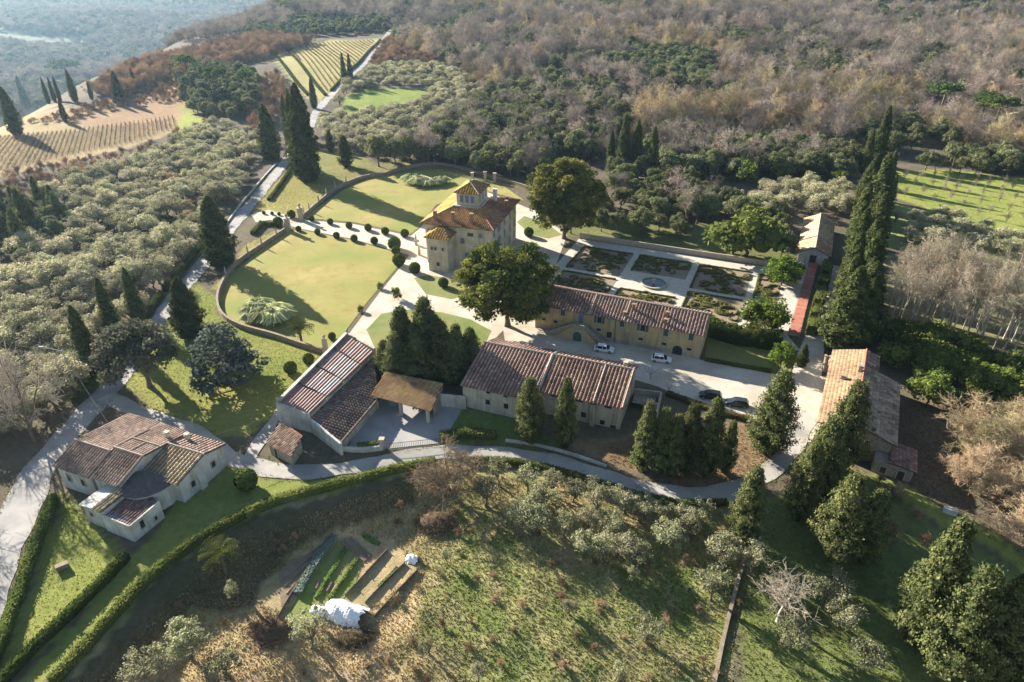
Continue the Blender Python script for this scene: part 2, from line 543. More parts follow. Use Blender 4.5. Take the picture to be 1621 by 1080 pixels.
def gen_round(rng, H, z0, rw, ncl, cr, dens, size, ca, cb, tr, jit=.7, flat=1.0, core=.62, bend=.15, low=-.5):
    cl = blob_crown(rng, ncl, H, z0, rw, cr, flat, low=low)
    c = clump_leaves(rng, cl, dens, size, ca, cb, jit)
    if core:
        cc = (np.array(ca) + np.array(cb)) * .5
        c = merge(c, *[spheroid(a, b, z, rx * core, ry * core, rz * core, cc, 6, 4) for a, b, z, rx, ry, rz in cl[::2]])
    tips = [(a * .8, b * .8, z) for a, b, z, *_ in cl[:7]]
    return trunk_limbs(rng, max(z0 * .9, H * .22), tr, tips, bend), c

def gen_spindle(rng, H, rmax, n, size, ca, cb, belly=.3, z0=.4, pw=.8, lump=.22, tr=.18):
    """cypress: spindle of upright sprays round a dense core"""
    z = z0 + (H - z0) * rng.random(n) ** 1.15
    t = (z - z0) / (H - z0)
    def prof(t): return np.where(t < belly, .55 + .45 * np.sin(t / belly * np.pi / 2), np.clip((1 - t) / (1 - belly), 0, 1) ** pw)
    a = rng.random(n) * 2 * np.pi
    ph = rng.random(6) * 6.28
    lum = 1 + lump * (np.sin(a * 3 + z * 1.1 + ph[0]) * .5 + np.sin(a * 5 - z * 2.3 + ph[1]) * .35 + np.sin(a * 2 + z * 3.7 + ph[2]) * .3)
    r = rmax * prof(t) * lum * (.78 + .3 * rng.random(n))
    C = np.stack([r * np.cos(a), r * np.sin(a), z], 1)
    N = unit(np.stack([np.cos(a), np.sin(a), np.full(n, .25)], 1) + rng.normal(size=(n, 3)) * .5)
    V, Q = leaf_quads(rng, C, N, size * (.6 + .8 * rng.random(n)), .5, 1.8)
    k = (.5 + .5 * np.sin(a * 4 + z * 1.9 + ph[3]))[:, None] * .6 + rng.random((n, 1)) * .4
    col = (np.array(ca) * (1 - k) + np.array(cb) * k) * (1 + .15 * rng.normal(size=(n, 1))).clip(.6, 1.5)
    # core
    m = 12; kk = 8; cv = []; cq = []
    for j in range(m + 1):
        tt = j / m; rr = rmax * float(prof(np.array(tt))) * .72 + .02
        for i in range(kk):
            an = 2 * math.pi * i / kk; cv.append((rr * math.cos(an), rr * math.sin(an), z0 + (H - z0) * tt * .96))
    for j in range(m):
        for i in range(kk): cq.append((j * kk + i, j * kk + (i + 1) % kk, (j + 1) * kk + (i + 1) % kk, (j + 1) * kk + i))
    cv = np.array(cv)
    c = merge((V, Q, np.repeat(col, 4, 0)), (cv, np.array(cq), np.tile(np.array(ca) * .8, (len(cv), 1))))
    return tubes([((0, 0, -.4), (0, 0, z0 + 1.5), tr * 1.2, tr)]), c

def thin_quads(P0, P1, W):
    d = unit(P1 - P0); s = unit(np.cross(d, np.array([.2, .5, .8]) + 0 * d)); s2 = np.cross(d, s)
    W = W[:, None]
    V = np.stack([P0 - s * W, P0 + s * W, P1 + s * W * .5, P1 - s * W * .5], 1)
    V2 = np.stack([P0 - s2 * W, P0 + s2 * W, P1 + s2 * W * .5, P1 - s2 * W * .5], 1)
    V = np.concatenate([V, V2]).reshape(-1, 3)
    return V, np.arange(len(V)).reshape(-1, 4)

def gen_bare(rng, H, spread, n1, n2, n3, n4, trunk_h, tr, ca, cb, tw=.05, up=.7, droop=0):
    """leafless tree: trunk, limbs, branches, twigs"""
    segs = []; q = np.zeros(3)
    for i in range(3):
        q2 = np.array([rng.normal() * .1, rng.normal() * .1, trunk_h * (i + 1) / 3])
        segs.append((q - (0, 0, .4 if i == 0 else 0), q2, tr * (1.3 if i == 0 else 1 - .15 * i), tr * (1 - .15 * (i + 1)))); q = q2
    P0, P1, W, C = [], [], [], []
    def bcol(): 
        k = rng.random(); return np.array(ca) * (1 - k) + np.array(cb) * k
    for i in range(n1):
        a = 2 * math.pi * (i + rng.random() * .7) / n1
        top = rng.random() < .3
        rr = spread * (.25 if top else .55 + .3 * rng.random())
        e = np.array([rr * math.cos(a), rr * math.sin(a), trunk_h + (H - trunk_h) * (.75 + .2 * rng.random() if top else .3 + .35 * rng.random())])
        s0 = q * (.6 + .4 * rng.random())
        m = s0 * .5 + e * .5 + rng.normal(size=3) * .3 + (0, 0, .5 * up)
        segs.append((s0, m, tr * .55, tr * .35)); segs.append((m, e, tr * .35, tr * .12))
        for j in range(n2):
            s = (m + (e - m) * rng.random()) if rng.random() < .7 else s0 + (m - s0) * (.4 + .6 * rng.random())
            dirn = unit(unit(e - s0) * .5 + rng.normal(size=3) * .6 + (0, 0, up * .6))
            L = (H - trunk_h) * (.22 + .2 * rng.random())
            e2 = s + dirn * L
            segs.append((s, e2, tr * .16, tr * .05))
            for k in range(n3):
                s3 = s + (e2 - s) * (.25 + .75 * rng.random())
                d3 = unit(dirn * .6 + rng.normal(size=3) * .65 + (0, 0, up * .35 - droop))
                e3 = s3 + d3 * L * (.35 + .35 * rng.random())
                P0.append(s3); P1.append(e3); W.append(tw); c = bcol(); C.append(c)
                for l in range(n4):
                    s4 = s3 + (e3 - s3) * (.2 + .8 * rng.random())
                    d4 = unit(d3 * .7 + rng.normal(size=3) * .7 + (0, 0, up * .2 - droop))
                    P0.append(s4); P1.append(s4 + d4 * L * (.2 + .25 * rng.random())); W.append(tw * .6); C.append(c)
    P0 = np.array(P0); P1 = np.array(P1)
    V, Q = thin_quads(P0, P1, np.array(W)); C = np.array(C)
    return tubes(segs, 4), (V, Q, np.repeat(np.concatenate([C, C]), 4, 0))

def mk(kind, n, fn, leafmat, barkmat, H0, seed):
    register(kind, [fn(np.random.default_rng(seed + i)) for i in range(n)], leafmat, barkmat, H0)

def gen_branchy(rng, H, rmax, K, per, size, ca, cb, z0=.3, belly=.22, pw=.8, tr=.3):
    """conifer built of upswept leafy branches: ragged outline, feathery tips"""
    z = z0 + (H - z0 - .4) * rng.random(K) ** .9; t = (z - z0) / (H - z0)
    prof = np.where(t < belly, .6 + .4 * np.sin(t / belly * np.pi / 2), np.clip((1 - t) / (1 - belly), 0, 1) ** pw)
    a = rng.random(K) * 2 * np.pi; L = rmax * prof * (.70 + .45 * rng.random(K)) + .25
    f = (.35 + .65 * rng.random((K, per)) ** .7)
    rr = f * L[:, None]; sp = .16 + .20 * (1 - f) * 2
    C = np.stack([rr * np.cos(a)[:, None], rr * np.sin(a)[:, None], z[:, None] + (rr * .55 - .10 * rmax)], 2) + rng.normal(size=(K, per, 3)) * sp[..., None] * (rmax / 3.3)
    C = C.reshape(-1, 3); n = len(C); C[:, 2] = np.maximum(C[:, 2], .15)
    out = np.stack([np.repeat(np.cos(a), per), np.repeat(np.sin(a), per), np.full(n, .5)], 1)
    N = unit(out + rng.normal(size=(n, 3)) * .6)
    V, Q = leaf_quads(rng, C, N, size * (.55 + .8 * rng.random(n)), .5, 1.4)
    k = np.repeat(rng.random(K), per)[:, None] * .65 + rng.random((n, 1)) * .35
    col = (np.array(ca) * (1 - k) + np.array(cb) * k) * (1 + .15 * rng.normal(size=(n, 1))).clip(.6, 1.5)
    m = 10; kk = 8; cv = []; cq = []
    for q in range(m + 1):
        tt = q / m; pr = (.6 + .4 * math.sin(min(tt / belly, 1) * math.pi / 2)) if tt < belly else max(0, (1 - tt) / (1 - belly)) ** pw
        for w in range(kk): an = 2 * math.pi * w / kk; cv.append((rmax * pr * .55 * math.cos(an), rmax * pr * .55 * math.sin(an), z0 + (H - z0) * tt * .93))
    for q in range(m):
        for w in range(kk): cq.append((q * kk + w, q * kk + (w + 1) % kk, (q + 1) * kk + (w + 1) % kk, (q + 1) * kk + w))
    cv = np.array(cv)
    return tubes([((0, 0, -.4), (0, 0, H * .5), tr * 1.2, tr * .6)]), merge((V, Q, np.repeat(col, 4, 0)), (cv, np.array(cq), np.tile(np.array(ca) * .8, (len(cv), 1))))
def gen_olive(r, ca=(.235, .235, .135), cb=(.375, .36, .225)):
    rw = r.uniform(1.75, 2.7); H = r.uniform(4.1, 5.1)
    return gen_round(r, H, .8, rw, int(r.integers(30, 60)), r.uniform(.48, .68), 40, .105, ca, cb, .2, 1.1, core=.42)
mk('olive_tree', 8, gen_olive, LEAF, BARK, 4.6, 10)
mk('grove_olive', 8, lambda r: gen_olive(r, (.33, .315, .195), (.50, .465, .305)), LEAF, BARK, 4.6, 210)
mk('holm_oak', 8, lambda r: gen_round(r, r.uniform(8, 10.5), 1.0, r.uniform(3.6, 5.4), int(r.integers(40, 75)), r.uniform(1.0, 1.4), 15, .26, (.10, .115, .052), (.265, .265, .14), .35, .95), LEAF, BARK, 9.5, 20)
mk('laurel_bush', 3, lambda r: gen_round(r, 4.0, .2, 2.3, 24, .8, 20, .19, (.105, .140, .038), (.215, .245, .075), .14, .85, low=-.8), LEAF, BARK, 4.0, 30)
mk('cypress', 4, lambda r: gen_spindle(r, 16, 1.75, 5200, .24, (.062, .080, .030), (.135, .145, .058), .30, .4, .62, .26), LEAF, BARK, 16, 40)
mk('broad_conifer', 5, lambda r: gen_branchy(r, 14, 3.3 * r.uniform(.88, 1.12), 330, 52, .19, (.058, .078, .032), (.235, .235, .10)), LEAF, BARK, 14, 50)
mk('bare_tree', 8, lambda r: gen_bare(r, 11, r.uniform(3.6, 5.2), 7, 6, 7, 4, 2.6, .22, (.34, .285, .24), (.54, .465, .395), .037), TWIG, BARK, 11, 60)
mk('brown_thicket', 3, lambda r: gen_bare(r, 5, 3.0, 8, 6, 7, 5, .5, .14, (.37, .245, .155), (.51, .37, .24), .036, .8), TWIG, BARK, 5, 70)
mk('tan_thicket', 3, lambda r: gen_bare(r, 6.5, 4.2, 9, 7, 9, 6, .6, .16, (.44, .355, .225), (.60, .50, .335), .028, .5, .1), TWIG, BARK, 6.5, 75)
mk('poplar', 4, lambda r: gen_bare(r, 17, 2.5, 8, 6, 5, 3, 9.5, .24, (.40, .345, .255), (.53, .46, .345), .032, 1.0), TWIG, PALEBARK, 17, 80)
mk('pollard', 2, lambda r: gen_bare(r, 4.2, 2.0, 6, 2, 3, 1, 1.6, .16, (.40, .34, .26), (.52, .45, .36), .03, .7), TWIG, PALEBARK, 4.2, 85)

def gen_cedar(rng, H, rw, tiers, ca, cb, size=.34):
    cl = []
    for i in range(tiers):
        t = i / (tiers - 1); z = H * (.22 + .74 * t); rr = rw * (1 - t * .78) * (.85 + .3 * rng.random())
        n = max(3, int(9 * (1 - t * .6)))
        for k in range(n):
            a = 2 * math.pi * (k + rng.random() * .6) / n; q = rr * (.45 + .55 * rng.random())
            r = 1.6 * (1 - .35 * t) * (.7 + .6 * rng.random())
            cl.append((q * math.cos(a), q * math.sin(a), z + rng.normal() * .5, r * 1.15, r * 1.15, r * .55))
    c = clump_leaves(rng, cl, 11, size, ca, cb, .6, -.3)
    cc = (np.array(ca) + np.array(cb)) * .4
    c = merge(c, *[spheroid(a, b, z - .1, rx * .6, ry * .6, rz * .5, cc, 6, 4) for a, b, z, rx, ry, rz in cl])
    segs = [((0, 0, -.5), (0, 0, H * .5), .7, .5), ((0, 0, H * .5), (0, 0, H * .93), .5, .1)]
    for a, b, z, *_ in cl[::2]: segs.append(((0, 0, z - .8), (a, b, z), .16, .05))
    return tubes(segs), c
mk('blue_cedar', 1, lambda r: gen_cedar(r, 13, 7.2, 9, (.125, .150, .120), (.215, .235, .185)), LEAF, BARK, 13, 90)
mk('great_magnolia', 2, lambda r: gen_round(r, 20, .6, 10.4, 300, 1.45, 17, .30, (.06, .082, .026), (.235, .225, .065), .6, .95, .75, low=-.93), LEAF, BARK, 20, 95)
mk('road_oak', 1, lambda r: gen_round(r, 12, 2.0, 7.0, 85, 1.5, 12, .28, (.15, .155, .10), (.245, .24, .16), .5, .8, .85), LEAF, BARK, 12, 98)
mk('citrus_tree', 2, lambda r: gen_round(r, 5.2, .5, 3.0, 80, .7, 26, .17, (.085, .135, .028), (.18, .225, .055), .16, .8, low=-.9), LEAF, BARK, 5.2, 100)

def gen_pine(rng):
    H = 13; cl = []
    for i in range(26):
        a = rng.random() * 6.28; q = 3.9 * math.sqrt(rng.random())
        cl.append((q * math.cos(a), q * math.sin(a), H - 1.9 - .11 * q * q + rng.normal() * .5, 1.2, 1.2, .9))
    c = clump_leaves(rng, cl, 12, .30, (.065, .10, .035), (.125, .165, .060), .6, -.3)
    segs = [((0, 0, -.5), (.3, .1, H * .6), .32, .24), ((.3, .1, H * .6), (.2, .2, H - 1.6), .24, .12)]
    for a, b, z, *_ in cl[:12]: segs.append(((.3, .1, H * .62 + rng.random() * 2), (a, b, z), .1, .04))
    return tubes(segs), c
mk('umbrella_pine', 2, gen_pine, LEAF, BARK, 13, 110)

def gen_ball(rng, H=1.6, ca=(.060, .085, .022), cb=(.125, .15, .045)):
    r = H * .5; n = 700
    D = unit(rng.normal(size=(n, 3))); C = D * r * (.93 + .1 * rng.random((n, 1))) + (0, 0, r * .96)
    V, Q = leaf_quads(rng, C, unit(D + rng.normal(size=(n, 3)) * .45), .10 + .06 * rng.random(n))
    k = rng.random((n, 1)); col = np.array(ca) * (1 - k) + np.array(cb) * k
    return tubes([((0, 0, -.2), (0, 0, .3), .08, .06)]), merge((V, Q, np.repeat(col, 4, 0)), spheroid(0, 0, r * .96, r * .92, r * .92, r * .92, ca, 10, 7))
mk('box_ball', 3, gen_ball, CLIP, BARK, 1.6, 120)

def gen_pampas(rng):
    n = 190; a = rng.random(n) * 6.28; r0 = .25 * rng.random(n); L = 1.0 + .9 * rng.random(n); out = .5 + .8 * rng.random(n)
    P0 = np.stack([r0 * np.cos(a), r0 * np.sin(a), 0 * a], 1); Pm = P0 + np.stack([out * .5 * np.cos(a), out * .5 * np.sin(a), L * .9], 1)
    P1 = P0 + np.stack([out * 1.25 * np.cos(a), out * 1.25 * np.sin(a), L * .55], 1)
    V1, Q1 = thin_quads(P0, Pm, np.full(n, .085)); V2, Q2 = thin_quads(Pm, P1, np.full(n, .075))
    k = rng.random((n, 1)); col = np.array((.42, .45, .22)) * (1 - k) + np.array((.80, .78, .52)) * k
    cc = np.repeat(np.concatenate([col, col]), 4, 0)
    return tubes([((0, 0, -.1), (0, 0, .3), .25, .2)]), merge((V1, Q1, cc), (V2, Q2, cc))
mk('pampas_grass', 3, gen_pampas, LEAF, BARK, 1.9, 130)

def gen_palm(rng):
    H = 3.2; P0, P1, W, C = [], [], [], []
    for i in range(34):
        a = i * 2.4; el = .1 + 1.2 * rng.random(); p = np.array([0, 0, H]); d = np.array([math.cos(a) * math.cos(el), math.sin(a) * math.cos(el), math.sin(el)])
        for s in range(7):
            q = p + d * .36; P0.append(p); P1.append(q); W.append(.03); C.append((.10, .13, .04))
            side = unit(np.cross(d, (0, 0, 1)))
            for sg in (-1, 1):
                P0.append(q); P1.append(q + (side * sg * .42 + d * .25 - np.array([0, 0, .08]))); W.append(.05); C.append((.12 + .06 * rng.random(), .15, .05))
            p = q; d = unit(d + np.array([0, 0, -.17]))
    V, Q = thin_quads(np.array(P0), np.array(P1), np.array(W)); C = np.array(C)
    return tubes([((0, 0, -.3), (0, 0, H), .26, .2)], 7), (V, Q, np.repeat(np.concatenate([C, C]), 4, 0))
mk('palm_tree', 1, gen_palm, LEAF, BARK, 4.2, 140)

# ------------------------------------------------------------------ plants: placing
RNG = random.Random(7)
CROWN_NAME = {'bare_tree': 'branches', 'brown_thicket': 'branches', 'tan_thicket': 'branches', 'poplar': 'branches', 'pollard': 'branches', 'pampas_grass': 'blades', 'palm_tree': 'fronds'}
TREE_POS = []
def tree(kind, x, y, h, label, cat, group=None, wide=1.0, split=True, variant=None, name=None, rz=None, sink=.05):
    var, H0 = LIB[kind]
    tm, cm, wm = var[(RNG.randrange(len(var)) if variant is None else variant % len(var))]
    s = h / H0; z = hz(x, y) - sink
    rz = RNG.random() * 6.283 if rz is None else rz
    TREE_POS.append((x, y))
    if split:
        o = thing(name or kind, label, cat, (x, y, z), rz, group, (s * wide, s * wide, s))
        link('trunk' if kind not in ('pampas_grass', 'box_ball') else 'stem', tm, o)
        link(CROWN_NAME.get(kind, 'crown'), cm, o)
    else:
        o = link(name or kind, wm); o.location = (x, y, z); o.rotation_euler = (0, 0, rz); o.scale = (s * wide, s * wide, s)
        tag(o, label, cat, group)
    return o

def tree_px(kind, base, tip_y, label, cat, group=None, wide=1.0, h=None, **kw):
    x, y = G(*base)
    return tree(kind, x, y, h or tip_height(base, tip_y), label, cat, group, wide, **kw)

def scatter(poly, step, jit=.4, avoid=(), ang=.35, rnd=None):
    rnd = rnd or RNG
    xs = [p[0] for p in poly]; ys = [p[1] for p in poly]
    cx, cy = sum(xs) / len(xs), sum(ys) / len(ys); rad = max(math.hypot(x - cx, y - cy) for x, y in poly)
    n = int(rad / step) + 1; ca, sa = math.cos(ang), math.sin(ang)
    I, J = np.meshgrid(np.arange(-n, n + 1), np.arange(-n, n + 1))
    rg = np.random.default_rng(int(step * 1000) + len(poly))
    a = (I.ravel() + (J.ravel() % 2) * .5 + rg.uniform(-jit, jit, I.size)) * step; b = (J.ravel() + rg.uniform(-jit, jit, I.size)) * step
    X = cx + a * ca - b * sa; Y = cy + a * sa + b * ca
    m = inside(poly, X, Y)
    for av in avoid: m &= ~inside(av, X, Y)
    return list(zip(X[m].tolist(), Y[m].tolist()))

def stuff_forest(name, label, pts, kind, hmin, hmax, wide=1.0):
    """a wood too far off to count: instances of the trees of that kind on points"""
    if not pts: return
    n = len(pts); V = np.array([(x, y, 0) for x, y in pts]); V[:, 2] = height(V[:, 0], V[:, 1]) - .2
    me = bpy.data.meshes.new(name); me.vertices.add(n); me.vertices.foreach_set('co', V.astype(np.float32).ravel())
    rg = np.random.default_rng(n)
    var, H0 = LIB[kind]
    for nm, vals in (('tscale', rg.uniform(hmin, hmax, n) / H0), ('trot', rg.random(n) * 6.283)):
        a = me.attributes.new(nm, 'FLOAT', 'POINT'); a.data.foreach_set('value', vals.astype(np.float32))
    a = me.attributes.new('tidx', 'INT', 'POINT'); a.data.foreach_set('value', rg.integers(0, len(var), n).astype(np.int32))
    o = link(name, me); tag(o, label, 'woodland', kind='stuff')
    ng = bpy.data.node_groups.new(name, 'GeometryNodeTree')
    ng.interface.new_socket('Geometry', in_out='INPUT', socket_type='NodeSocketGeometry')
    ng.interface.new_socket('Geometry', in_out='OUTPUT', socket_type='NodeSocketGeometry')
    gi = ng.nodes.new('NodeGroupInput'); go = ng.nodes.new('NodeGroupOutput')
    jn = ng.nodes.new('GeometryNodeJoinGeometry')
    for i in range(len(var) - 1, -1, -1):
        src = bpy.data.objects.new(kind + '_source', var[i][2])
        oi = ng.nodes.new('GeometryNodeObjectInfo'); oi.inputs['Object'].default_value = src; oi.inputs['As Instance'].default_value = True
        ng.links.new(oi.outputs['Geometry'], jn.inputs[0])
    ip = ng.nodes.new('GeometryNodeInstanceOnPoints')
    ng.links.new(gi.outputs[0], ip.inputs['Points']); ng.links.new(jn.outputs[0], ip.inputs['Instance'])
    ip.inputs['Pick Instance'].default_value = True
    def attr(nm, typ):
        a = ng.nodes.new('GeometryNodeInputNamedAttribute'); a.data_type = typ; a.inputs['Name'].default_value = nm; return a.outputs['Attribute']
    ng.links.new(attr('tidx', 'INT'), ip.inputs['Instance Index'])
    cx = ng.nodes.new('ShaderNodeCombineXYZ'); ng.links.new(attr('trot', 'FLOAT'), cx.inputs['Z'])
    ng.links.new(cx.outputs[0], ip.inputs['Rotation'])
    sc = ng.nodes.new('ShaderNodeCombineXYZ'); ts = attr('tscale', 'FLOAT')
    mw = ng.nodes.new('ShaderNodeMath'); mw.operation = 'MULTIPLY'; mw.inputs[1].default_value = wide
    ng.links.new(ts, mw.inputs[0])
    ng.links.new(mw.outputs[0], sc.inputs['X']); ng.links.new(mw.outputs[0], sc.inputs['Y']); ng.links.new(ts, sc.inputs['Z'])
    ng.links.new(sc.outputs[0], ip.inputs['Scale'])
    ng.links.new(ip.outputs[0], go.inputs[0])
    md = o.modifiers.new('scatter', 'NODES'); md.node_group = ng
    return o

ORD = ['first', 'second', 'third', 'fourth', 'fifth', 'sixth', 'seventh', 'eighth', 'ninth', 'tenth', 'eleventh', 'twelfth', 'thirteenth', 'fourteenth', 'fifteenth', 'sixteenth', 'seventeenth', 'eighteenth', 'nineteenth', 'twentieth']

HSEED = [500]
def hedge(label, pts, w, h, ca=(.06, .085, .024), cb=(.20, .21, .07), dens=34, size=.13, name='clipped_hedge', cat='hedge', group=None, mat=None, parent=None, partname=None, base=None):
    """clipped hedge along a line: dense core covered with leaf sprays"""
    HSEED[0] += 1; rg = np.random.default_rng(HSEED[0])
    P = resample(pts, .9); P = np.array([p[:2] for p in P]); n = len(P)
    T = unit(np.gradient(P, axis=0)); Nn = np.stack([-T[:, 1], T[:, 0]], 1)
    Z = height(P[:, 0], P[:, 1]) if base is None else np.full(n, base)
    wv = w * (1 + .10 * np.sin(np.arange(n) * .9 + HSEED[0]) + .06 * rg.normal(size=n)); hv = h * (1 + .05 * np.sin(np.arange(n) * .55) + .03 * rg.normal(size=n))
    prof = [(-.44, -.1), (-.46, .6), (-.36, .93), (0, .97), (.36, .93), (.46, .6), (.44, -.1)]
    V = []; Q = []
    for i in range(n):
        for a, b in prof: V.append((P[i, 0] + Nn[i, 0] * a * wv[i], P[i, 1] + Nn[i, 1] * a * wv[i], Z[i] + b * hv[i]))
    k = len(prof)
    for i in range(n - 1):
        for j in range(k - 1): Q.append((i * k + j, i * k + j + 1, (i + 1) * k + j + 1, (i + 1) * k + j))
    for e in (0, (n - 1) * k):
        Q += [(e, e + 1, e + 5, e + 6), (e + 1, e + 2, e + 4, e + 5), (e + 2, e + 3, e + 3, e + 4)]
    Q = [q if len(set(q)) == 4 else (q[0], q[1], q[3], q[3]) for q in Q]
    Q = [q for q in Q if len(set(q)) == 4]
    L = float(np.linalg.norm(np.diff(P, axis=0), axis=1).sum())
    m = int(L * (w + 2 * h) * dens)
    u = rg.random(m) * (n - 1); i0 = np.minimum(u.astype(int), n - 2); f = (u - i0)[:, None]
    c = P[i0] * (1 - f) + P[i0 + 1] * f; nn = Nn[i0]; zz = Z[i0] * (1 - f[:, 0]) + Z[i0 + 1] * f[:, 0]; ww = wv[i0]; hh = hv[i0]
    s = rg.random(m) * (w + 2 * h)
    side = np.where(s < w, 0, np.where(s < w + h, -1, 1))
    off = np.where(side == 0, (rg.random(m) - .5), side * .5) * ww * (1 + .05 * rg.normal(size=m))
    up = np.where(side == 0, 1.0 + .03 * rg.normal(size=m), rg.random(m)) * hh
    C = np.stack([c[:, 0] + nn[:, 0] * off, c[:, 1] + nn[:, 1] * off, zz + up], 1)
    NN = np.stack([nn[:, 0] * side, nn[:, 1] * side, (side == 0) * 1.0], 1)
    V2, Q2 = leaf_quads(rg, C, unit(NN + rg.normal(size=(m, 3)) * .5), size * (.6 + .8 * rg.random(m)))
    kk = (.5 + .5 * np.sin(u * .7 + HSEED[0]))[:, None] * .5 + rg.random((m, 1)) * .5
    col = np.array(ca) * (1 - kk) + np.array(cb) * kk
    Vc = np.array(V); A = merge((V2, Q2, np.repeat(col, 4, 0)), (Vc, np.array(Q), np.tile(np.array(ca), (len(Vc), 1))))
    o0 = np.array([P[0, 0], P[0, 1], Z[0]])
    if parent is not None:
        me = np_mesh(partname, A[0], A[1], [mat or CLIP], A[2])
        o = link(partname, me); o.parent = parent; o.matrix_parent_inverse = world_of(parent).inverted()
        return o
    me = np_mesh(name, A[0] - o0, A[1], [mat or CLIP], A[2])
    o = link(name, me); o.location = o0.tolist()
    return tag(o, label, cat, group)
# ------------------------------------------------------------------ ground
def axis(lo, hi, fa, fb, s, g):
    mid = list(np.arange(fa, fb + .01, s)); out = []; x = fb; st = s
    while x < hi: st *= g; x += st; out.append(x)
    left = []; x = fa; st = s
    while x > lo: st *= g; x -= st; left.append(x)
    return np.array(left[::-1] + mid + out)

gx = axis(-6500, 6500, -125, 125, 1.0, 1.045)
gy = axis(-350, 9000, 42, 232, 1.0, 1.04)
X, Y = np.meshgrid(gx, gy); X = X.ravel(); Y = Y.ravel(); Z = height(X, Y)
rg0 = np.random.default_rng(3)

def wob(x, y, a=1.2): return a * (np.sin(x * .31 + y * .17) + np.sin(y * .43 - x * .21 + 1) + .6 * np.sin(x * 1.1 + y * .9))

def vnoise(x, y, s, seed=0):
    """smooth value noise"""
    x = x / s; y = y / s; xi = np.floor(x).astype(np.int64); yi = np.floor(y).astype(np.int64); fx = x - xi; fy = y - yi
    fx = fx * fx * (3 - 2 * fx); fy = fy * fy * (3 - 2 * fy)
    def hsh(a, b):
        h = (a * 374761393 + b * 668265263 + seed * 2246822519) & 0x7fffffff
        h = ((h ^ (h >> 13)) * 1274126177) & 0x7fffffff
        return (h & 0xffff) / 65535.
    return (hsh(xi, yi) * (1 - fx) + hsh(xi + 1, yi) * fx) * (1 - fy) + (hsh(xi, yi + 1) * (1 - fx) + hsh(xi + 1, yi + 1) * fx) * fy

n1 = vnoise(X, Y, 9, 1) * .6 + vnoise(X, Y, 3.5, 2) * .4
n2 = vnoise(X, Y, 26, 3)
n3 = vnoise(X, Y, 2.0, 4)
def lerp(a, b, t): return np.array(a)[None, :] * (1 - t[:, None]) + np.array(b)[None, :] * t[:, None]
def cl(t, a, b): return np.clip((t - a) / (b - a), 0, 1)

colg = lerp((.105, .088, .058), (.175, .142, .092), n1)                       # leaf litter and rough ground
colg = np.where((Y > 240)[:, None], lerp((.105, .085, .062), (.175, .145, .105), n1), colg)
dl = np.interp(Y, CREST_Y, CREST_X) - X
val = sstep(60, 300, dl)
vcolr = lerp((.085, .105, .062), (.15, .15, .10), vnoise(X, Y, 160, 6))
field = vnoise(X, Y, 210, 9) * .6 + vnoise(X, Y, 90, 11) * .4
vcolr = np.where((field > .79)[:, None], lerp((.20, .21, .11), (.26, .24, .15), n2), vcolr)
colg = colg * (1 - val[:, None]) + vcolr * val[:, None]

ZONES = {}
def zone(name, px, ca, cb, nz=None, w=.8):
    poly = Gs(*px); ZONES[name] = poly
    m = inside(poly, X + wob(X, Y, w * .4), Y + wob(Y, X, w * .4))
    t = n1 if nz is None else nz
    colg[m] = lerp(ca, cb, t)[m]

# rough dry grass of the orchard below the lower road
zone('orchard', [(300, 780), (560, 760), (700, 730), (860, 745), (1000, 780), (1160, 800), (1190, 880), (1140, 1090), (1140, 1300), (-100, 1300), (100, 1075), (260, 895)],
     (.165, .20, .06), (.46, .34, .19), cl(n1 * .4 + n2 * .3 + n3 * .3, .28, .70))
zone('orchard_right', [(1160, 800), (1240, 780), (1330, 740), (1520, 850), (1700, 950), (1700, 1300), (1140, 1300), (1190, 880)],
     (.105, .135, .045), (.215, .225, .075), n1)
zone('right_yard', [(1340, 740), (1450, 745), (1500, 690), (1480, 620), (1621, 640), (1700, 760), (1700, 900), (1540, 830)], (.11, .09, .06), (.19, .15, .10))
zone('right_verge', [(1335, 732), (1440, 775), (1560, 835), (1640, 890), (1640, 910), (1550, 855), (1430, 795), (1340, 752)], (.20, .23, .05), (.31, .30, .09))
zone('triangle_lawn', [(95, 775), (150, 830), (205, 885), (140, 950), (60, 1030), (0, 1080), (-40, 1140), (20, 1000), (60, 880)], (.155, .205, .045), (.29, .29, .08), n1)
zone('chapel_lawn', [(350, 725), (440, 762), (560, 757), (640, 745), (600, 765), (470, 790), (390, 820), (280, 890), (190, 980), (60, 1090), (20, 1090), (200, 890), (240, 850), (290, 780)], (.16, .20, .048), (.29, .285, .08), n1)
zone('road_triangle', [(230, 640), (200, 605), (250, 520), (300, 440), (345, 475), (350, 505), (430, 530), (515, 555), (440, 650), (400, 690), (330, 690)], (.16, .20, .045), (.31, .285, .085), n1)
zone('gate_lawn', [(335, 460), (345, 440), (380, 400), (415, 372), (455, 360), (455, 340), (435, 335), (410, 345), (400, 330), (460, 265), (480, 260), (540, 292), (480, 345), (450, 368), (370, 425), (350, 460)], (.25, .22, .065), (.36, .31, .11), n1)
zone('villa_back', [(535, 300), (590, 262), (640, 250), (830, 285), (840, 300), (690, 268)], (.16, .15, .06), (.24, .20, .09))
zone('left_vineyard', [(-40, 200), (120, 190), (270, 150), (285, 205), (200, 235), (80, 262), (-40, 290)], (.275, .205, .10), (.39, .29, .155), n1)
zone('left_slope', [(-40, 215), (60, 190), (170, 160), (230, 120), (290, 105), (330, 130), (290, 190), (285, 205), (120, 200), (-40, 215)], (.26, .165, .095), (.39, .25, .14), n1)
zone('bright_gap', [(280, 205), (290, 165), (320, 190), (330, 210), (270, 225)], (.22, .27, .05), (.34, .34, .09))
zone('top_vineyard', [(445, 68), (600, 60), (560, 110), (515, 152)], (.30, .26, .10), (.40, .34, .15), n1)
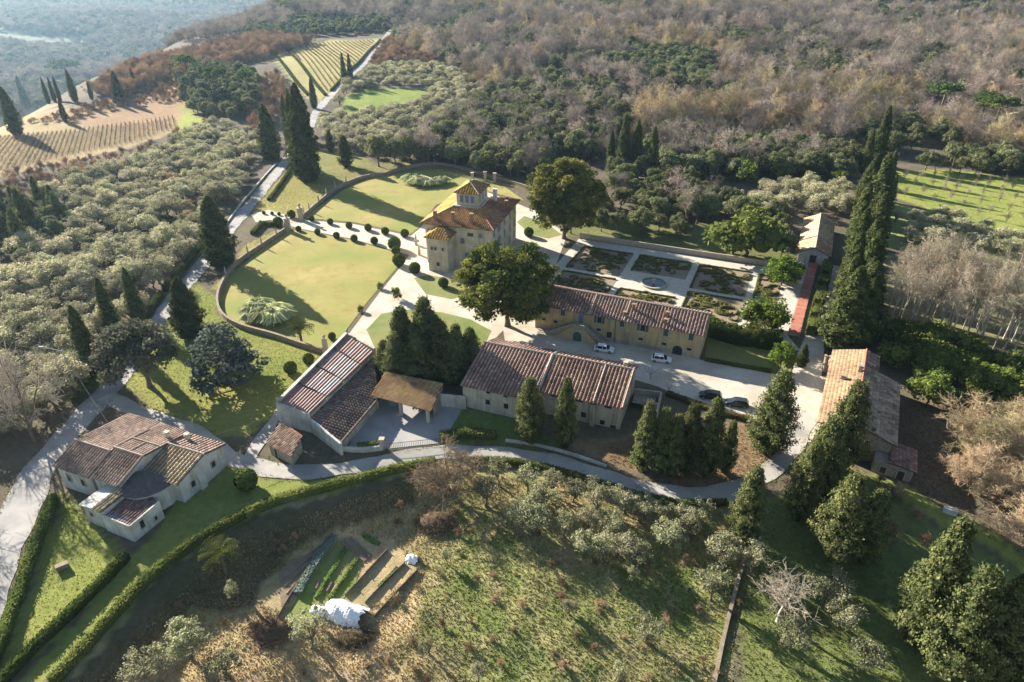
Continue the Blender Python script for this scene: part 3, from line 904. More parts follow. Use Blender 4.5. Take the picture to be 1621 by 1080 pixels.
zone('top_strip', [(395, 62), (445, 62), (515, 150), (505, 165), (480, 150), (425, 85)], (.30, .26, .10), (.40, .35, .16), n1)
zone('clearing', [(550, 150), (590, 138), (690, 140), (650, 168), (560, 188), (530, 185)], (.17, .225, .05), (.27, .30, .08), n1)
zone('right_field', [(1405, 270), (1500, 268), (1700, 290), (1700, 400), (1560, 360), (1420, 315)], (.19, .225, .05), (.30, .30, .085), n1)
zone('right_field_low', [(1400, 315), (1560, 360), (1700, 400), (1700, 440), (1400, 390)], (.20, .24, .08), (.30, .30, .12), n1)
zone('poplar_floor', [(1390, 400), (1700, 440), (1700, 560), (1400, 520)], (.15, .15, .07), (.26, .23, .12), n1)
zone('far_clearing', [(1300, 10), (1500, 4), (1640, 8), (1640, 18), (1450, 22), (1330, 22)], (.30, .25, .17), (.38, .32, .23), n2)
zone('cypress_bank', [(960, 690), (1190, 670), (1260, 690), (1230, 730), (1160, 765), (1090, 770), (960, 735), (880, 705)], (.17, .115, .065), (.30, .215, .12), n1)
zone('barn_grass', [(705, 640), (760, 645), (830, 675), (900, 712), (800, 706), (690, 700)], (.10, .15, .04), (.18, .22, .06), n1)
zone('park_behind', [(870, 380), (960, 340), (1250, 370), (1260, 410), (1230, 420), (1000, 385), (930, 372)], (.11, .125, .045), (.19, .19, .075), n1)

zone('bank_soil_shade', [(385, 826), (540, 775), (650, 752), (670, 790), (560, 830), (500, 862), (430, 905), (400, 960), (300, 965), (190, 1085), (95, 1095), (275, 898)], (.085, .085, .04), (.165, .13, .08), n1)  # dark soil and grass, with the bank's shade painted into the colour
zone('cypress_lawn', [(490, 290), (540, 296), (610, 266), (570, 248), (520, 232), (495, 240)], (.15, .155, .05), (.25, .22, .085), n1)
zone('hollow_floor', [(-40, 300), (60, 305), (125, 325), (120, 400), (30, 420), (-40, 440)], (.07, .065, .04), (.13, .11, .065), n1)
colg *= (1 + .10 * (n3[:, None] - .5))
nx, ny = len(gx), len(gy)
ii, jj = np.meshgrid(np.arange(nx - 1), np.arange(ny - 1))
a0 = (jj * nx + ii).ravel()
Qg = np.stack([a0, a0 + 1, a0 + nx + 1, a0 + nx], 1)
# small-scale relief of the dry orchard turf
om = inside(ZONES['orchard'], X, Y).astype(float)
VEGP = Gs((395, 935), (530, 832), (625, 855), (672, 900), (570, 1000), (430, 995))
def relz(x, y):
    """tussocky relief of the dry orchard turf"""
    m = inside(ZONES['orchard'], x, y) * (1 - inside(VEGP, x, y)) * sstep(0, 6, bank_dist(x, y) + 40 * (x > -10))
    return m * (.55 * (vnoise(x, y, 3.2, 51) - .6) + .5 * (vnoise(x, y, 7.5, 52) - .5))
Z = Z + relz(X, Y)
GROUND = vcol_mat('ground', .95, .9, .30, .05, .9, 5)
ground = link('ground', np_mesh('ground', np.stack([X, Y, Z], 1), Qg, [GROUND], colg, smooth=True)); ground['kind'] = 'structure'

# ------------------------------------------------------------------ roads, paths, lawns
ROAD_PX = [(-95, 1130, 7), (-58, 1010, 7), (-18, 910, 6.6), (24, 825, 6.0), (58, 752, 5.2), (100, 695, 4.9), (150, 640, 4.7), (190, 598, 4.5), (240, 522, 4.4), (281, 468, 4.3), (325, 413, 4.2), (375, 350, 4.2), (418, 298, 4.2), (456, 252, 4.2), (485, 210, 4.2), (507, 170, 4.2), (540, 133, 4.2), (572, 105, 4.2), (602, 70, 4.2), (622, 45, 4.2)]
main_road = [(*G(a, b), w) for a, b, w in ROAD_PX]
ribbon('road', main_road, ASPH, 4.2, .07)
LOWER_PX = [(165, 628), (227, 655), (262, 667), (318, 692), (362, 722), (405, 738), (470, 749), (540, 743), (620, 728), (700, 717), (780, 717), (850, 727), (920, 745), (990, 765), (1060, 781), (1118, 785), (1168, 775), (1212, 750), (1246, 716), (1262, 690), (1285, 655)]
lower_road = Gs(*LOWER_PX)
ribbon('lane', lower_road, LANE, 3.4, .085)
ribbon('lane', Gs((392, 733), (412, 700), (432, 668), (452, 640)), LANE, 2.4, .10)

sheet('gravel_forecourt', Gs((548, 535), (600, 465), (634, 423), (648, 404), (560, 379), (474, 362), (428, 348), (405, 352), (398, 340), (425, 332), (474, 348), (560, 355), (650, 374), (664, 362), (690, 330), (760, 300), (850, 335), (898, 372), (880, 420), (858, 470), (830, 500), (800, 520), (760, 560), (600, 572)), GRAVEL, .035, step=8)
sheet('lawn', Gs((344, 470), (347, 455), (375, 427), (402, 404), (452, 368), (474, 364), (560, 381), (622, 399), (632, 412), (628, 425), (580, 480), (543, 530), (520, 552), (470, 545), (430, 531), (385, 517), (356, 500)), LAWN, .055, step=6)
sheet('lawn', Gs((478, 345), (545, 300), (580, 284), (650, 272), (695, 268), (790, 290), (830, 318), (760, 300), (690, 325), (664, 360), (650, 371), (560, 352)), LAWN, .055, step=6)
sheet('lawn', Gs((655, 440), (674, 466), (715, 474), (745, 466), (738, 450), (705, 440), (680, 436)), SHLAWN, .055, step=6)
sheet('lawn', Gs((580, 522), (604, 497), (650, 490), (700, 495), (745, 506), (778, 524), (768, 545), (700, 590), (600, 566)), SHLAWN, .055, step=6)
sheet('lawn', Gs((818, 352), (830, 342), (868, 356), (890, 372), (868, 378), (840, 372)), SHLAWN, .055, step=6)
sheet('courtyard', Gs((795, 512), (835, 505), (965, 537), (1110, 570), (1225, 592), (1262, 596), (1315, 596), (1325, 625), (1300, 668), (1284, 700), (1252, 702), (1200, 668), (1110, 642), (1040, 612), (1000, 600), (880, 572), (800, 545)), GRAVEL, .045, step=8)
sheet('gravel_path', Gs((1252, 596), (1262, 560), (1300, 480), (1318, 420), (1330, 422), (1322, 470), (1306, 540), (1300, 597)), GRAVEL, .04, step=8)
sheet('yard', Gs((548, 712), (575, 668), (590, 640), (600, 632), (690, 640), (735, 642), (720, 668), (700, 702), (640, 708), (600, 712)), YARD, .03, step=6)
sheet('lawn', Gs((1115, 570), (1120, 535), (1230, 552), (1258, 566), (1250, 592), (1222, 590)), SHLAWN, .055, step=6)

# tufts of dry grass on the orchard slope
def tufts(name, label, polys, step, hmin, hmax, ca, cb, seed, avoid=()):
    rg = np.random.default_rng(seed); P = []
    for poly in polys: P += scatter(poly, step, .5, avoid)
    P = np.array(P); n = len(P)
    k = 4; P = np.repeat(P, k, 0) + rg.normal(size=(n * k, 2)) * .12
    zz = height(P[:, 0], P[:, 1]) + relz(P[:, 0], P[:, 1]); a = rg.random(n * k) * 6.283; hh = rg.uniform(hmin, hmax, n * k); w = rg.uniform(.05, .14, n * k); ln = rg.normal(size=(n * k, 2)) * .18
    dx, dy = np.cos(a) * w, np.sin(a) * w
    V = np.stack([np.stack([P[:, 0] - dx, P[:, 1] - dy, zz - .03], 1), np.stack([P[:, 0] + dx, P[:, 1] + dy, zz - .03], 1), np.stack([P[:, 0] + ln[:, 0], P[:, 1] + ln[:, 1], zz + hh], 1)], 1).reshape(-1, 3)
    nn = vnoise(P[:, 0], P[:, 1], 9, 1) * .35 + vnoise(P[:, 0], P[:, 1], 26, 3) * .4 + rg.random(len(P)) * .25
    t = cl(nn, .28, .70)[:, None]
    col = np.array(ca) * (1 - t) + np.array(cb) * t
    o = link(name, np_mesh(name, V, np.arange(len(V)).reshape(-1, 3), [LEAF2], np.repeat(col, 3, 0)))
    return tag(o, label, 'grass', kind='stuff')
LEAF2 = foliage('grass_blade', .35, .0, .0)
VIEW_FRONT = Gs((395, 850), (560, 790), (700, 745), (860, 760), (1000, 795), (1150, 815), (1185, 880), (1150, 1100), (-20, 1100), (150, 1080), (290, 930))
VEG = Gs((400, 930), (530, 838), (620, 855), (660, 900), (560, 985), (440, 985))
tufts('grass', 'rough tufted dry grass on the orchard slope', [VIEW_FRONT], .42, .12, .34, (.17, .205, .065), (.50, .38, .22), 5, [VEG])
VIEW_RIGHT = Gs((1165, 810), (1240, 790), (1400, 900), (1621, 960), (1640, 1100), (1150, 1100), (1190, 880))
tufts('grass', 'green grass under the conifers at the lower right', [VIEW_RIGHT], .55, .10, .26, (.10, .15, .04), (.22, .24, .075), 6)

tufts('leaf_litter', 'dead stalks and leaf litter on the ground beside the stone barn', [Gs((1400, 640), (1500, 640), (1640, 700), (1640, 900), (1540, 835), (1440, 770))], .6, .08, .30, (.16, .12, .075), (.34, .26, .16), 8)
tufts('leaf_litter', 'dry grass and litter on the brown bank below the courtyard', [Gs((965, 700), (1190, 672), (1250, 700), (1220, 735), (1160, 762), (1090, 765), (960, 730))], .5, .08, .25, (.22, .15, .08), (.42, .30, .17), 9)
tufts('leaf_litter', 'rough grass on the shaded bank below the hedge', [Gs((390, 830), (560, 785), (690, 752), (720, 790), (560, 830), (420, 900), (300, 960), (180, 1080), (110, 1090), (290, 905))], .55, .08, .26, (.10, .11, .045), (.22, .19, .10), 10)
tufts('grass', 'longer grass blades on the triangular and road-fork lawns', [ZONES['triangle_lawn'], ZONES['road_triangle'], ZONES['gate_lawn']], .6, .05, .16, (.19, .21, .05), (.37, .33, .11), 11)

tufts('grass', 'fine uneven blades on the two mown lawns', [Gs((350, 470), (378, 428), (455, 370), (560, 384), (618, 402), (625, 424), (545, 525), (470, 540), (385, 514)), Gs((484, 346), (545, 303), (650, 276), (695, 272), (780, 292), (690, 325), (650, 368), (560, 350))], .62, .02, .075, (.24, .25, .07), (.44, .37, .16), 12)
def verge(line, w, seed):
    rg = np.random.default_rng(seed); out = []
    P = resample([(p[0], p[1], p[2] if len(p) > 2 else w) for p in line], .35)
    for i in range(1, len(P)):
        t = (P[i] - P[i - 1])[:2]; t = t / (np.linalg.norm(t) + 1e-9); n = np.array([-t[1], t[0]])
        if P[i][1] > 260: break
        for sd in (-1, 1): out.append(P[i][:2] + n * sd * (P[i][2] / 2 + rg.normal() * .28))
    return out
VP = np.array(verge(main_road[2:], 4.2, 1) + verge(lower_road, 3.4, 2))
rgv = np.random.default_rng(14); VP = np.repeat(VP, 4, 0) + rgv.normal(size=(len(VP) * 4, 2)) * .16
nv_ = len(VP); av = rgv.random(nv_) * 6.283; hv_ = rgv.uniform(.06, .26, nv_); wv_ = rgv.uniform(.05, .13, nv_); zv = height(VP[:, 0], VP[:, 1]) + .04
Vv = np.stack([np.stack([VP[:, 0] - np.cos(av) * wv_, VP[:, 1] - np.sin(av) * wv_, zv], 1), np.stack([VP[:, 0] + np.cos(av) * wv_, VP[:, 1] + np.sin(av) * wv_, zv], 1), np.stack([VP[:, 0], VP[:, 1], zv + hv_], 1)], 1).reshape(-1, 3)
kv = rgv.random((nv_, 1)); cv_ = np.array((.13, .15, .045)) * (1 - kv) + np.array((.34, .28, .14)) * kv
tag(link('verge_grass', np_mesh('verge_grass', Vv, np.arange(len(Vv)).reshape(-1, 3), [LEAF2], np.repeat(cv_, 3, 0))), 'ragged grass creeping in along the edges of road and lane', 'grass', kind='stuff')
# ------------------------------------------------------------------ building helpers
class Frame:
    def __init__(s, x, y, deg, z=0):
        s.x, s.y, s.z = x, y, z; s.a = R(deg); s.c = math.cos(s.a); s.s = math.sin(s.a)
        s.t = (s.c, s.s, 0); s.n = (-s.s, s.c, 0)
    def w(s, u, v, z=0): return (s.x + u * s.c - v * s.s, s.y + u * s.s + v * s.c, s.z + z)
    def w2(s, u, v): return s.w(u, v)[:2]

TRNG = np.random.default_rng(77)
def tiled_plane(poly, ca, cb, roofname, parent, colw=.68, rowl=.62, barrel=.13, patch=None, thick=.16, eavecol=None):
    """roof slope: poly[0]-poly[1] is the eave; a deck and rows of barrel tiles on it"""
    P = [np.array(p, float) for p in poly]
    e = unit(P[1] - P[0]); nrm = None
    for q in P[2:]:
        c = np.cross(e, q - P[0])
        if np.linalg.norm(c) > .1: nrm = unit(c); break
    if nrm[2] < 0: nrm = -nrm
    s = np.cross(nrm, e)
    if s[2] < 0: s = -s
    uv = [((p - P[0]) @ e, (p - P[0]) @ s) for p in P]
    mb = MB(); n = len(P)
    top = [tuple(P[0] + e * a + s * b) for a, b in uv]; bot = [tuple(np.array(t) - nrm * thick) for t in top]
    mb.add(bot + top, [tuple(range(n, 2 * n)), tuple(range(n - 1, -1, -1))] + [(i, (i + 1) % n, n + (i + 1) % n, n + i) for i in range(n)])
    deck = mb.build(roofname, DECK, parent)
    us = [a for a, b in uv]; u0, u1 = min(us), max(us)
    nc = max(2, int((u1 - u0) / colw)); cw = (u1 - u0) / nc
    V = []; Q = []; C = []; ca = np.array(ca); cb = np.array(cb)
    hw = cw * .40
    ang = [math.pi, math.pi * .70, math.pi * .30, 0]
    for i in range(nc):
        uc = u0 + (i + .5) * cw; ss = []
        for k in range(n):
            (a1, b1), (a2, b2) = uv[k], uv[(k + 1) % n]
            if (a1 <= uc < a2) or (a2 <= uc < a1):
                ss.append(b1 + (b2 - b1) * (uc - a1) / (a2 - a1))
        if len(ss) < 2: continue
        lo, hi = min(ss) - .08, max(ss)
        if hi - lo < .25: continue
        m = max(1, int(round((hi - lo) / rowl))); L = (hi - lo) / m
        wav = .02 * math.sin(i * .8)
        for j in range(m):
            b0 = lo + j * L; b1 = b0 + L * 1.02; du = TRNG.normal() * .012
            base = len(V)
            for (bb, rr, lift) in ((b0, 1.0, .055), (b1, .80, .0)):
                for a in ang:
                    q = P[0] + e * (uc + du + math.cos(a) * hw * rr) + s * bb + nrm * (math.sin(a) * barrel * rr + lift * (math.sin(a) > .1) + wav)
                    V.append(q)
            Q += [(base, base + 1, base + 5, base + 4), (base + 1, base + 2, base + 6, base + 5), (base + 2, base + 3, base + 7, base + 6), (base, base + 3, base + 2, base + 1)]
            k = TRNG.random()
            if patch is not None:
                w_ = patch(P[0] + e * uc + s * b0); k = .65 * w_ + .35 * k
            col = (ca * (1 - k) + cb * k) * (1 + .16 * TRNG.normal())
            C += [np.clip(col, .01, .9)] * 8
    if V:
        o = link('roof_tiles', np_mesh('roof_tiles', np.array(V), np.array(Q), [TILES], np.array(C)))
        o.parent = deck; o.matrix_parent_inverse = world_of(deck).inverted(); o['kind'] = 'stuff'
    return deck

def ridge(parent, p, q, r=.16, mat=None, name='ridge_cap'):
    p = np.array(p, float); q = np.array(q, float); L = np.linalg.norm(q - p); n = max(2, int(L / .9)); mb = MB()
    for i in range(n):
        a = p + (q - p) * i / n; b = p + (q - p) * (i + 1.03) / n; rr = r * (1 + .08 * TRNG.normal())
        mb.tube(a + (0, 0, .05), b + (0, 0, .02), rr, rr * .86, 6)
    return mb.build(name, mat or MORTAR, parent)

def walls(parent, pts, z0, tops, mat, name='wall'):
    mb = MB(); mb.prism(pts, z0, tops); return mb.build(name, mat, parent)

def opening(parent, fr, u, z, w, h, side, v=0, name='window', shutters=False, shmat=None, fmat=None, pmat=None, sill=True, closed=False):
    """window or door on a wall of the frame: side 'f' (v const, facing -v), 'b', 'l' (u const, facing -u), 'r'"""
    if side in 'fb':
        t = fr.t; n = tuple(-k for k in fr.n) if side == 'f' else fr.n; O = Vector(fr.w(u, v, z))
    else:
        t = fr.n; n = tuple(-k for k in fr.t) if side == 'l' else fr.t; O = Vector(fr.w(v, u, z))
    nv = Vector(n); mb = MB()
    fw_ = .13
    for sx in (-1, 1): mb.box(O + Vector(t) * sx * (w / 2 + fw_ / 2) + nv * .05, t, n, fw_, h + 2 * fw_, .14)
    mb.box(O + Vector((0, 0, h / 2 + fw_ / 2)) + nv * .05, t, n, w, fw_, .135)
    if sill: mb.box(O - Vector((0, 0, h / 2 + fw_ / 2)) + nv * .10, t, n, w + .12, fw_, .22)
    f = mb.build(name, fmat or FRAME, parent)
    mp = MB(); mp.box(O + nv * .015, t, n, w, h, .05)
    mp.build('pane' if name == 'window' else 'leaf', pmat or (GLASS if name == 'window' else DOORW), f)
    if shutters:
        for sx in (-1, 1):
            ms = MB(); sw = w / 2
            off = sx * (w / 4) if closed else sx * (w / 2 + fw_ + sw / 2)
            ms.box(O + Vector(t) * off + nv * (.075 if closed else .15), t, n, sw - .02, h, .05)
            for k in range(4):
                ms.box(O + Vector(t) * off + nv * (.11 if closed else .185) + Vector((0, 0, h * (k - 1.5) / 4.2)), t, n, sw - .16, .05, .03)
            ms.build('shutter', shmat or SHUT, f)
    return f

def arch_door(parent, fr, u, w, h, v, mat, name='door', ring=None):
    """round-headed doorway on a front wall"""
    O = Vector(fr.w(u, v, 0)); t = Vector(fr.t); n = -Vector(fr.n); k = 12; spring = h - w / 2
    def outline(r, add): return [(-r, 0), (r, 0)] + [(r * math.cos(math.pi * i / k), spring + r * math.sin(math.pi * i / k)) for i in range(k + 1)]
    def slab(r, d0, d1):
        pts = outline(r, 0); m = MB(); N = len(pts)
        V = [O + t * a + Vector((0, 0, b)) + n * d0 for a, b in pts] + [O + t * a + Vector((0, 0, b)) + n * d1 for a, b in pts]
        m.add(V, [tuple(range(N, 2 * N)), tuple(range(N - 1, -1, -1))] + [(i, (i + 1) % N, N + (i + 1) % N, N + i) for i in range(N)])
        return m
    f = slab(w / 2 + .28, -.05, .06).build(name, ring or FRAME, parent)
    slab(w / 2, -.04, .09).build('leaf', mat, f)
    return f

def chimney(roof, x, y, z0, z1, w=.7, d=.5, ang=0, mat=None):
    mb = MB(); t = (math.cos(ang), math.sin(ang), 0); n = (-math.sin(ang), math.cos(ang), 0)
    mb.box((x, y, (z0 + z1) / 2), t, n, w, z1 - z0, d)
    mb.box((x, y, z1 + .05), t, n, w + .22, .1, d + .22)
    for sx in (-1, 1): mb.box((x + t[0] * sx * w * .38, y + t[1] * sx * w * .38, z1 + .22), t, n, .14, .24, d)
    mb.box((x, y, z1 + .38), t, n, w + .26, .08, d + .26)
    return mb.build('chimney', mat or CREAM, roof)

def gable(parent, fr, u0, u1, v0, v1, vr, he0, he1, hr, wallmat, ca, cb, zb=-.5, over=.55, overg=.35, patch=None, ridgecap=True, cb2=None, ca2=None, colw=.68):
    """gabled block: ridge along u at v=vr; eaves he0 at v0 and he1 at v1"""
    pts = [fr.w2(u0, v0), fr.w2(u1, v0), fr.w2(u1, vr), fr.w2(u1, v1), fr.w2(u0, v1), fr.w2(u0, vr)]
    zs = [fr.z + k - .12 for k in (he0, he0, hr, he1, he1, hr)]
    w = walls(parent, pts, fr.z + zb, zs, wallmat)
    s0 = (hr - he0) / (vr - v0); s1 = (hr - he1) / (v1 - vr)
    r1 = tiled_plane([fr.w(u0 - overg, v0 - over, he0 - s0 * over), fr.w(u1 + overg, v0 - over, he0 - s0 * over), fr.w(u1 + overg, vr, hr), fr.w(u0 - overg, vr, hr)], ca, cb, 'roof', parent, patch=patch, colw=colw)
    r2 = tiled_plane([fr.w(u1 + overg, v1 + over, he1 - s1 * over), fr.w(u0 - overg, v1 + over, he1 - s1 * over), fr.w(u0 - overg, vr, hr + .004), fr.w(u1 + overg, vr, hr + .004)], ca2 or ca, cb2 or cb, 'roof', parent, patch=patch, colw=colw)
    if ridgecap: ridge(r1, fr.w(u0 - overg, vr, hr + .08), fr.w(u1 + overg, vr, hr + .08))
    return w, r1, r2

TC1, TC2 = (.20, .115, .085), (.40, .265, .20)       # mauve-brown tiles
def lichen(s, seed):
    return lambda p: float(np.clip(vnoise(np.array([p[0]]), np.array([p[1]]), s, seed)[0] * 1.6 - .3, 0, 1))

# ------------------------------------------------------------------ ochre farmhouse
fr = Frame(5.22, 135.42, -22.5)
farm = thing('farmhouse', 'long ochre farmhouse with green shutters and an outside double stair', 'house', fr.w(18, 0))
_, r1, r2 = gable(farm, fr, 0, 36.72, 0, 9.86, 4.93, 6.1, 6.1, 8.25, YELLOW, TC1, TC2, patch=lichen(5, 41))
for u in (20.2, 12.6): ridge(r1, fr.w(u, -.4, 5.98), fr.w(u, 4.9, 8.33), .13)
for u, z, w, h, sh, cl_ in ((2.1, 4.9, 1.0, 1.5, 1, 1), (6.5, 4.9, 1.0, 1.5, 1, 1), (14.8, 4.8, 1.0, 1.5, 1, 0), (19.8, 4.9, 1.0, 1.5, 1, 1), (24.3, 4.85, 1.05, 1.5, 1, 0), (29.2, 4.75, 1.0, 1.6, 1, 1), (34.4, 4.8, 1.0, 1.5, 1, 1)):
    opening(farm, fr, u, z, w, h, 'f', shutters=True, closed=bool(cl_), shmat=SHUT)
for u, z in ((2.1, 2.4), (4.9, 2.3), (14.8, 2.4), (24.1, 2.1), (29.1, 2.0), (34.4, 1.9)):
    opening(farm, fr, u, z, .95, .6, 'f')
for v in (2.6, 7.2): opening(farm, fr, v, 4.4, 1.0, 1.4, 'r', v=36.72, shutters=True, closed=True)
opening(farm, fr, 17.2, 1.15, 1.1, 2.3, 'f', name='door', sill=False)
opening(farm, fr, 10.7, 4.25, 1.1, 2.1, 'f', name='door', sill=False, pmat=BLUESH)
arch_door(farm, fr, 32.0, 2.0, 2.2, 0, IRON)
mb = MB(); mb.box(fr.w(20.9, -.15, 1.3), fr.t, fr.n, .5, 2.6, .3); mb.box(fr.w(20.9, -.2, 2.75), fr.t, fr.n, .8, .3, .5); mb.build('wall_shrine', STONE, farm)
mb = MB(); mb.tube(fr.w(18.4, -.12, 0), fr.w(18.4, -.12, 5.9), .06, .06, 6); mb.build('downpipe', DOORW, farm)
mb = MB(); mb.box(fr.w(18.36, -.03, .45), fr.t, fr.n, 36.6, .9, .10); mb.build('plinth', GREYP, farm)
for u, v, hgt in ((21.4, 2.7, 1.5), (28.6, 2.6, 1.1), (28.7, .7, 1.2), (20.0, .8, 1.0)):
    z0 = 6.1 + 2.15 * v / 4.93 - .2; p = fr.w(u, v, 0); chimney(r1, p[0], p[1], z0, z0 + hgt * .8, .6, .45, fr.a, BRICK)
# the double stair: two flights meeting at a landing over an arch
k = 13
def flight(ua, ub):
    st = MB()
    for i in range(k):
        f0 = i / k; f1 = (i + 1) / k; z = 3.1 * f1; a = ua + (ub - ua) * f0; b_ = ua + (ub - ua) * f1
        st.prism([fr.w2(a, -2.35), fr.w2(b_, -2.35), fr.w2(b_, -.06), fr.w2(a, -.06)], -.2, z)
    return st
lb = MB(); lb.prism([fr.w2(9.3, -2.38), fr.w2(12.3, -2.38), fr.w2(12.3, -.06), fr.w2(9.3, -.06)], -.2, 3.12); stair = lb.build('outside_stair', YELLOW, farm)
flight(3.6, 9.3).build('stair_flight', STONE, stair); flight(17.0, 12.3).build('stair_flight', STONE, stair)
pb = MB()
for (ua, za, ub, zb_) in ((3.4, .7, 9.3, 4.0), (9.3, 4.0, 12.3, 4.0), (12.3, 4.0, 17.2, .7)):
    dz = 1.0
    V = [fr.w(ua, -2.62, za - dz), fr.w(ub, -2.62, zb_ - dz), fr.w(ub, -2.62, zb_), fr.w(ua, -2.62, za), fr.w(ua, -2.39, za - dz), fr.w(ub, -2.39, zb_ - dz), fr.w(ub, -2.39, zb_), fr.w(ua, -2.39, za)]
    pb.add(V, [(0, 1, 2, 3), (7, 6, 5, 4), (3, 2, 6, 7), (0, 4, 5, 1), (1, 5, 6, 2), (0, 3, 7, 4)])
pb.build('parapet', STONE, stair)
mb = MB(); V = [fr.w(5.6, -2.6, 0), fr.w(15.4, -2.6, 0), fr.w(12.4, -2.6, 3.1), fr.w(9.2, -2.6, 3.1)]; V += [(p[0] + fr.n[0] * .2, p[1] + fr.n[1] * .2, p[2]) for p in V]
mb.add(V, [(0, 1, 2, 3), (7, 6, 5, 4), (3, 2, 6, 7), (0, 3, 7, 4), (1, 5, 6, 2)]); mb.build('stair_front', YELLOW, stair)
arch_door(stair, fr, 10.8, 1.9, 2.3, -2.6, GREEND, 'arch_door')

# ------------------------------------------------------------------ barn in the middle
fr = Frame(-9.15, 105.1, -20.2)
barn = thing('barn', 'big grey barn with a long sweeping tiled roof facing the courtyard', 'barn', fr.w(14, 5))
B1, B2 = (.19, .105, .082), (.42, .275, .205)
_, r1, r2 = gable(barn, fr, 0, 13.6, 0, 15.6, 11.4, 4.75, 5.7, 7.3, CREAM, B1, B2, patch=lichen(4, 42), overg=.35, zb=-2)
_, r3, r4 = gable(barn, fr, 14.0, 29.2, 2.9, 15.6, 11.4, 4.95, 5.7, 7.42, GREYP, B1, (.46, .30, .20), patch=lichen(4, 43), overg=.35, zb=-3.5)
ridge(r3, fr.w(13.9, 2.5, 4.95), fr.w(13.9, 11.4, 7.5), .3)
ridge(r3, fr.w(13.9, 11.4, 7.5), fr.w(13.9, 16.0, 5.65), .24)
ridge(r3, fr.w(24.2, 2.5, 4.93), fr.w(24.2, 11.4, 7.48), .17)
ridge(r3, fr.w(23.2, 11.4, 7.5), fr.w(23.2, 16.0, 5.65), .13); ridge(r3, fr.w(20.6, 11.4, 7.5), fr.w(20.6, 16.0, 5.65), .12)
ridge(r3, fr.w(29.4, 2.4, 4.95), fr.w(29.4, 11.4, 7.5), .15)
for u, z, w, h in ((5.0, 1.8, .9, 1.1), (8.6, 1.8, .9, 1.1), (5.1, 4.0, .8, .4), (8.5, 4.0, .8, .4)): opening(barn, fr, u, z, w, h, 'f', fmat=CREAM)
for u, z in ((16.8, 4.3), (21.6, 4.3), (26.8, 4.2)): opening(barn, fr, u, z, 1.3, .55, 'f', v=2.9, fmat=GREYP)
for u, z, w, h in ((18.0, 1.6, .9, 1.2), (22.5, 1.4, 1.0, 1.2), (26.0, .6, .9, 1.0)): opening(barn, fr, u, z, w, h, 'f', v=2.9)
opening(barn, fr, 28.0, -.6, 1.1, 2.2, 'f', v=2.9, name='door', sill=False)
for u, z, w, h, nm in ((3, 1.3, 2.4, 2.8, 'door'), (9, 2.6, .9, 1.1, 'window'), (18, 1.3, 2.6, 2.8, 'door'), (25, 2.6, .9, 1.1, 'window')): opening(barn, fr, u, z, w, h, 'b', v=15.6, name=nm, sill=nm == 'window')
for v, z in ((7, 2.2), (11, 4.6)): opening(barn, fr, v, z, .9, 1.1, 'r', v=29.2)
mb = MB(); mb.box(fr.w(24.2, 2.6, .9), fr.t, fr.n, .9, 6.8, .7); mb.build('buttress', GREYP, barn)
chimney(r4, *fr.w(27.5, 13.2)[:2], 6.3, 7.3, .6, .5, fr.a)

# walled yard at the end of the barn
yw = thing('yard_wall', 'stone walls of the small yard at the right end of the barn', 'wall', fr.w(32, 12))
mb = MB()
for a, b_ in (((29.6, 13.0), (34.6, 13.6)), ((34.6, 13.6), (34.9, 6.6)), ((32.0, 9.6), (34.6, 9.7))):
    A = fr.w(*a); B = fr.w(*b_); dx, dy = B[0] - A[0], B[1] - A[1]; L = math.hypot(dx, dy); t = (dx / L, dy / L, 0); n = (-t[1], t[0], 0)
    mb.box(((A[0] + B[0]) / 2, (A[1] + B[1]) / 2, .6), t, n, L, 3.4, .35)
mb.build('masonry', GREYP, yw)
mb = MB(); p = fr.w(31.9, 11.4, 1.2); mb.box(p, fr.t, fr.n, 4.0, .12, 3.0); mb.build('shed_roof', STONE, yw)

# ------------------------------------------------------------------ villa
fr = Frame(-23.0, 171.6, -16.0)
villa = thing('villa', 'cream villa with hipped orange roof, rooftop belvedere and a low corner tower', 'villa', fr.w(9, 10))
VL, VW, VH = 18.4, 23.5, 11.4
O1, O2 = (.34, .15, .06), (.56, .33, .10)
D1, D2 = (.32, .15, .075), (.52, .29, .12)
walls(villa, [fr.w2(0, 0), fr.w2(VL, 0), fr.w2(VL, VW), fr.w2(0, VW)], -.5, VH - .15, VILLAP)
o = 1.0; za = VH; PL = [(6.0, 7.2), (12.6, 7.2), (12.6, 16.4), (6.0, 16.4)]; zp = 14.2
c4 = [fr.w(-o, -o, za), fr.w(VL + o, -o, za), fr.w(VL + o, VW + o, za), fr.w(-o, VW + o, za)]; p4 = [fr.w(u, v, zp) for u, v in PL]
lic = lichen(4, 51)
rf = tiled_plane([c4[0], c4[1], p4[1], p4[0]], D1, O2, 'roof', villa, patch=lic, colw=.5)
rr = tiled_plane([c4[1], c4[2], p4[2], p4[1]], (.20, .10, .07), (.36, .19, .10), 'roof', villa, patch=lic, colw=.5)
tiled_plane([c4[2], c4[3], p4[3], p4[2]], D1, O2, 'roof', villa, patch=lic, colw=.5)
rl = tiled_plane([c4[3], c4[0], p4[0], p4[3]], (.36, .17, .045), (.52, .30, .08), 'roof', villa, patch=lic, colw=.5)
for i in range(4): ridge(rf, np.array(c4[i]) + (0, 0, .08), np.array(p4[i]) + (0, 0, .08), .17, TERRA if i == 1 else None)
mb = MB(); mb.prism([fr.w2(5.5, 6.7), fr.w2(13.1, 6.7), fr.w2(13.1, 16.9), fr.w2(5.5, 16.9)], zp - .6, zp + .22); mb.build('terrace', CREAM, villa)
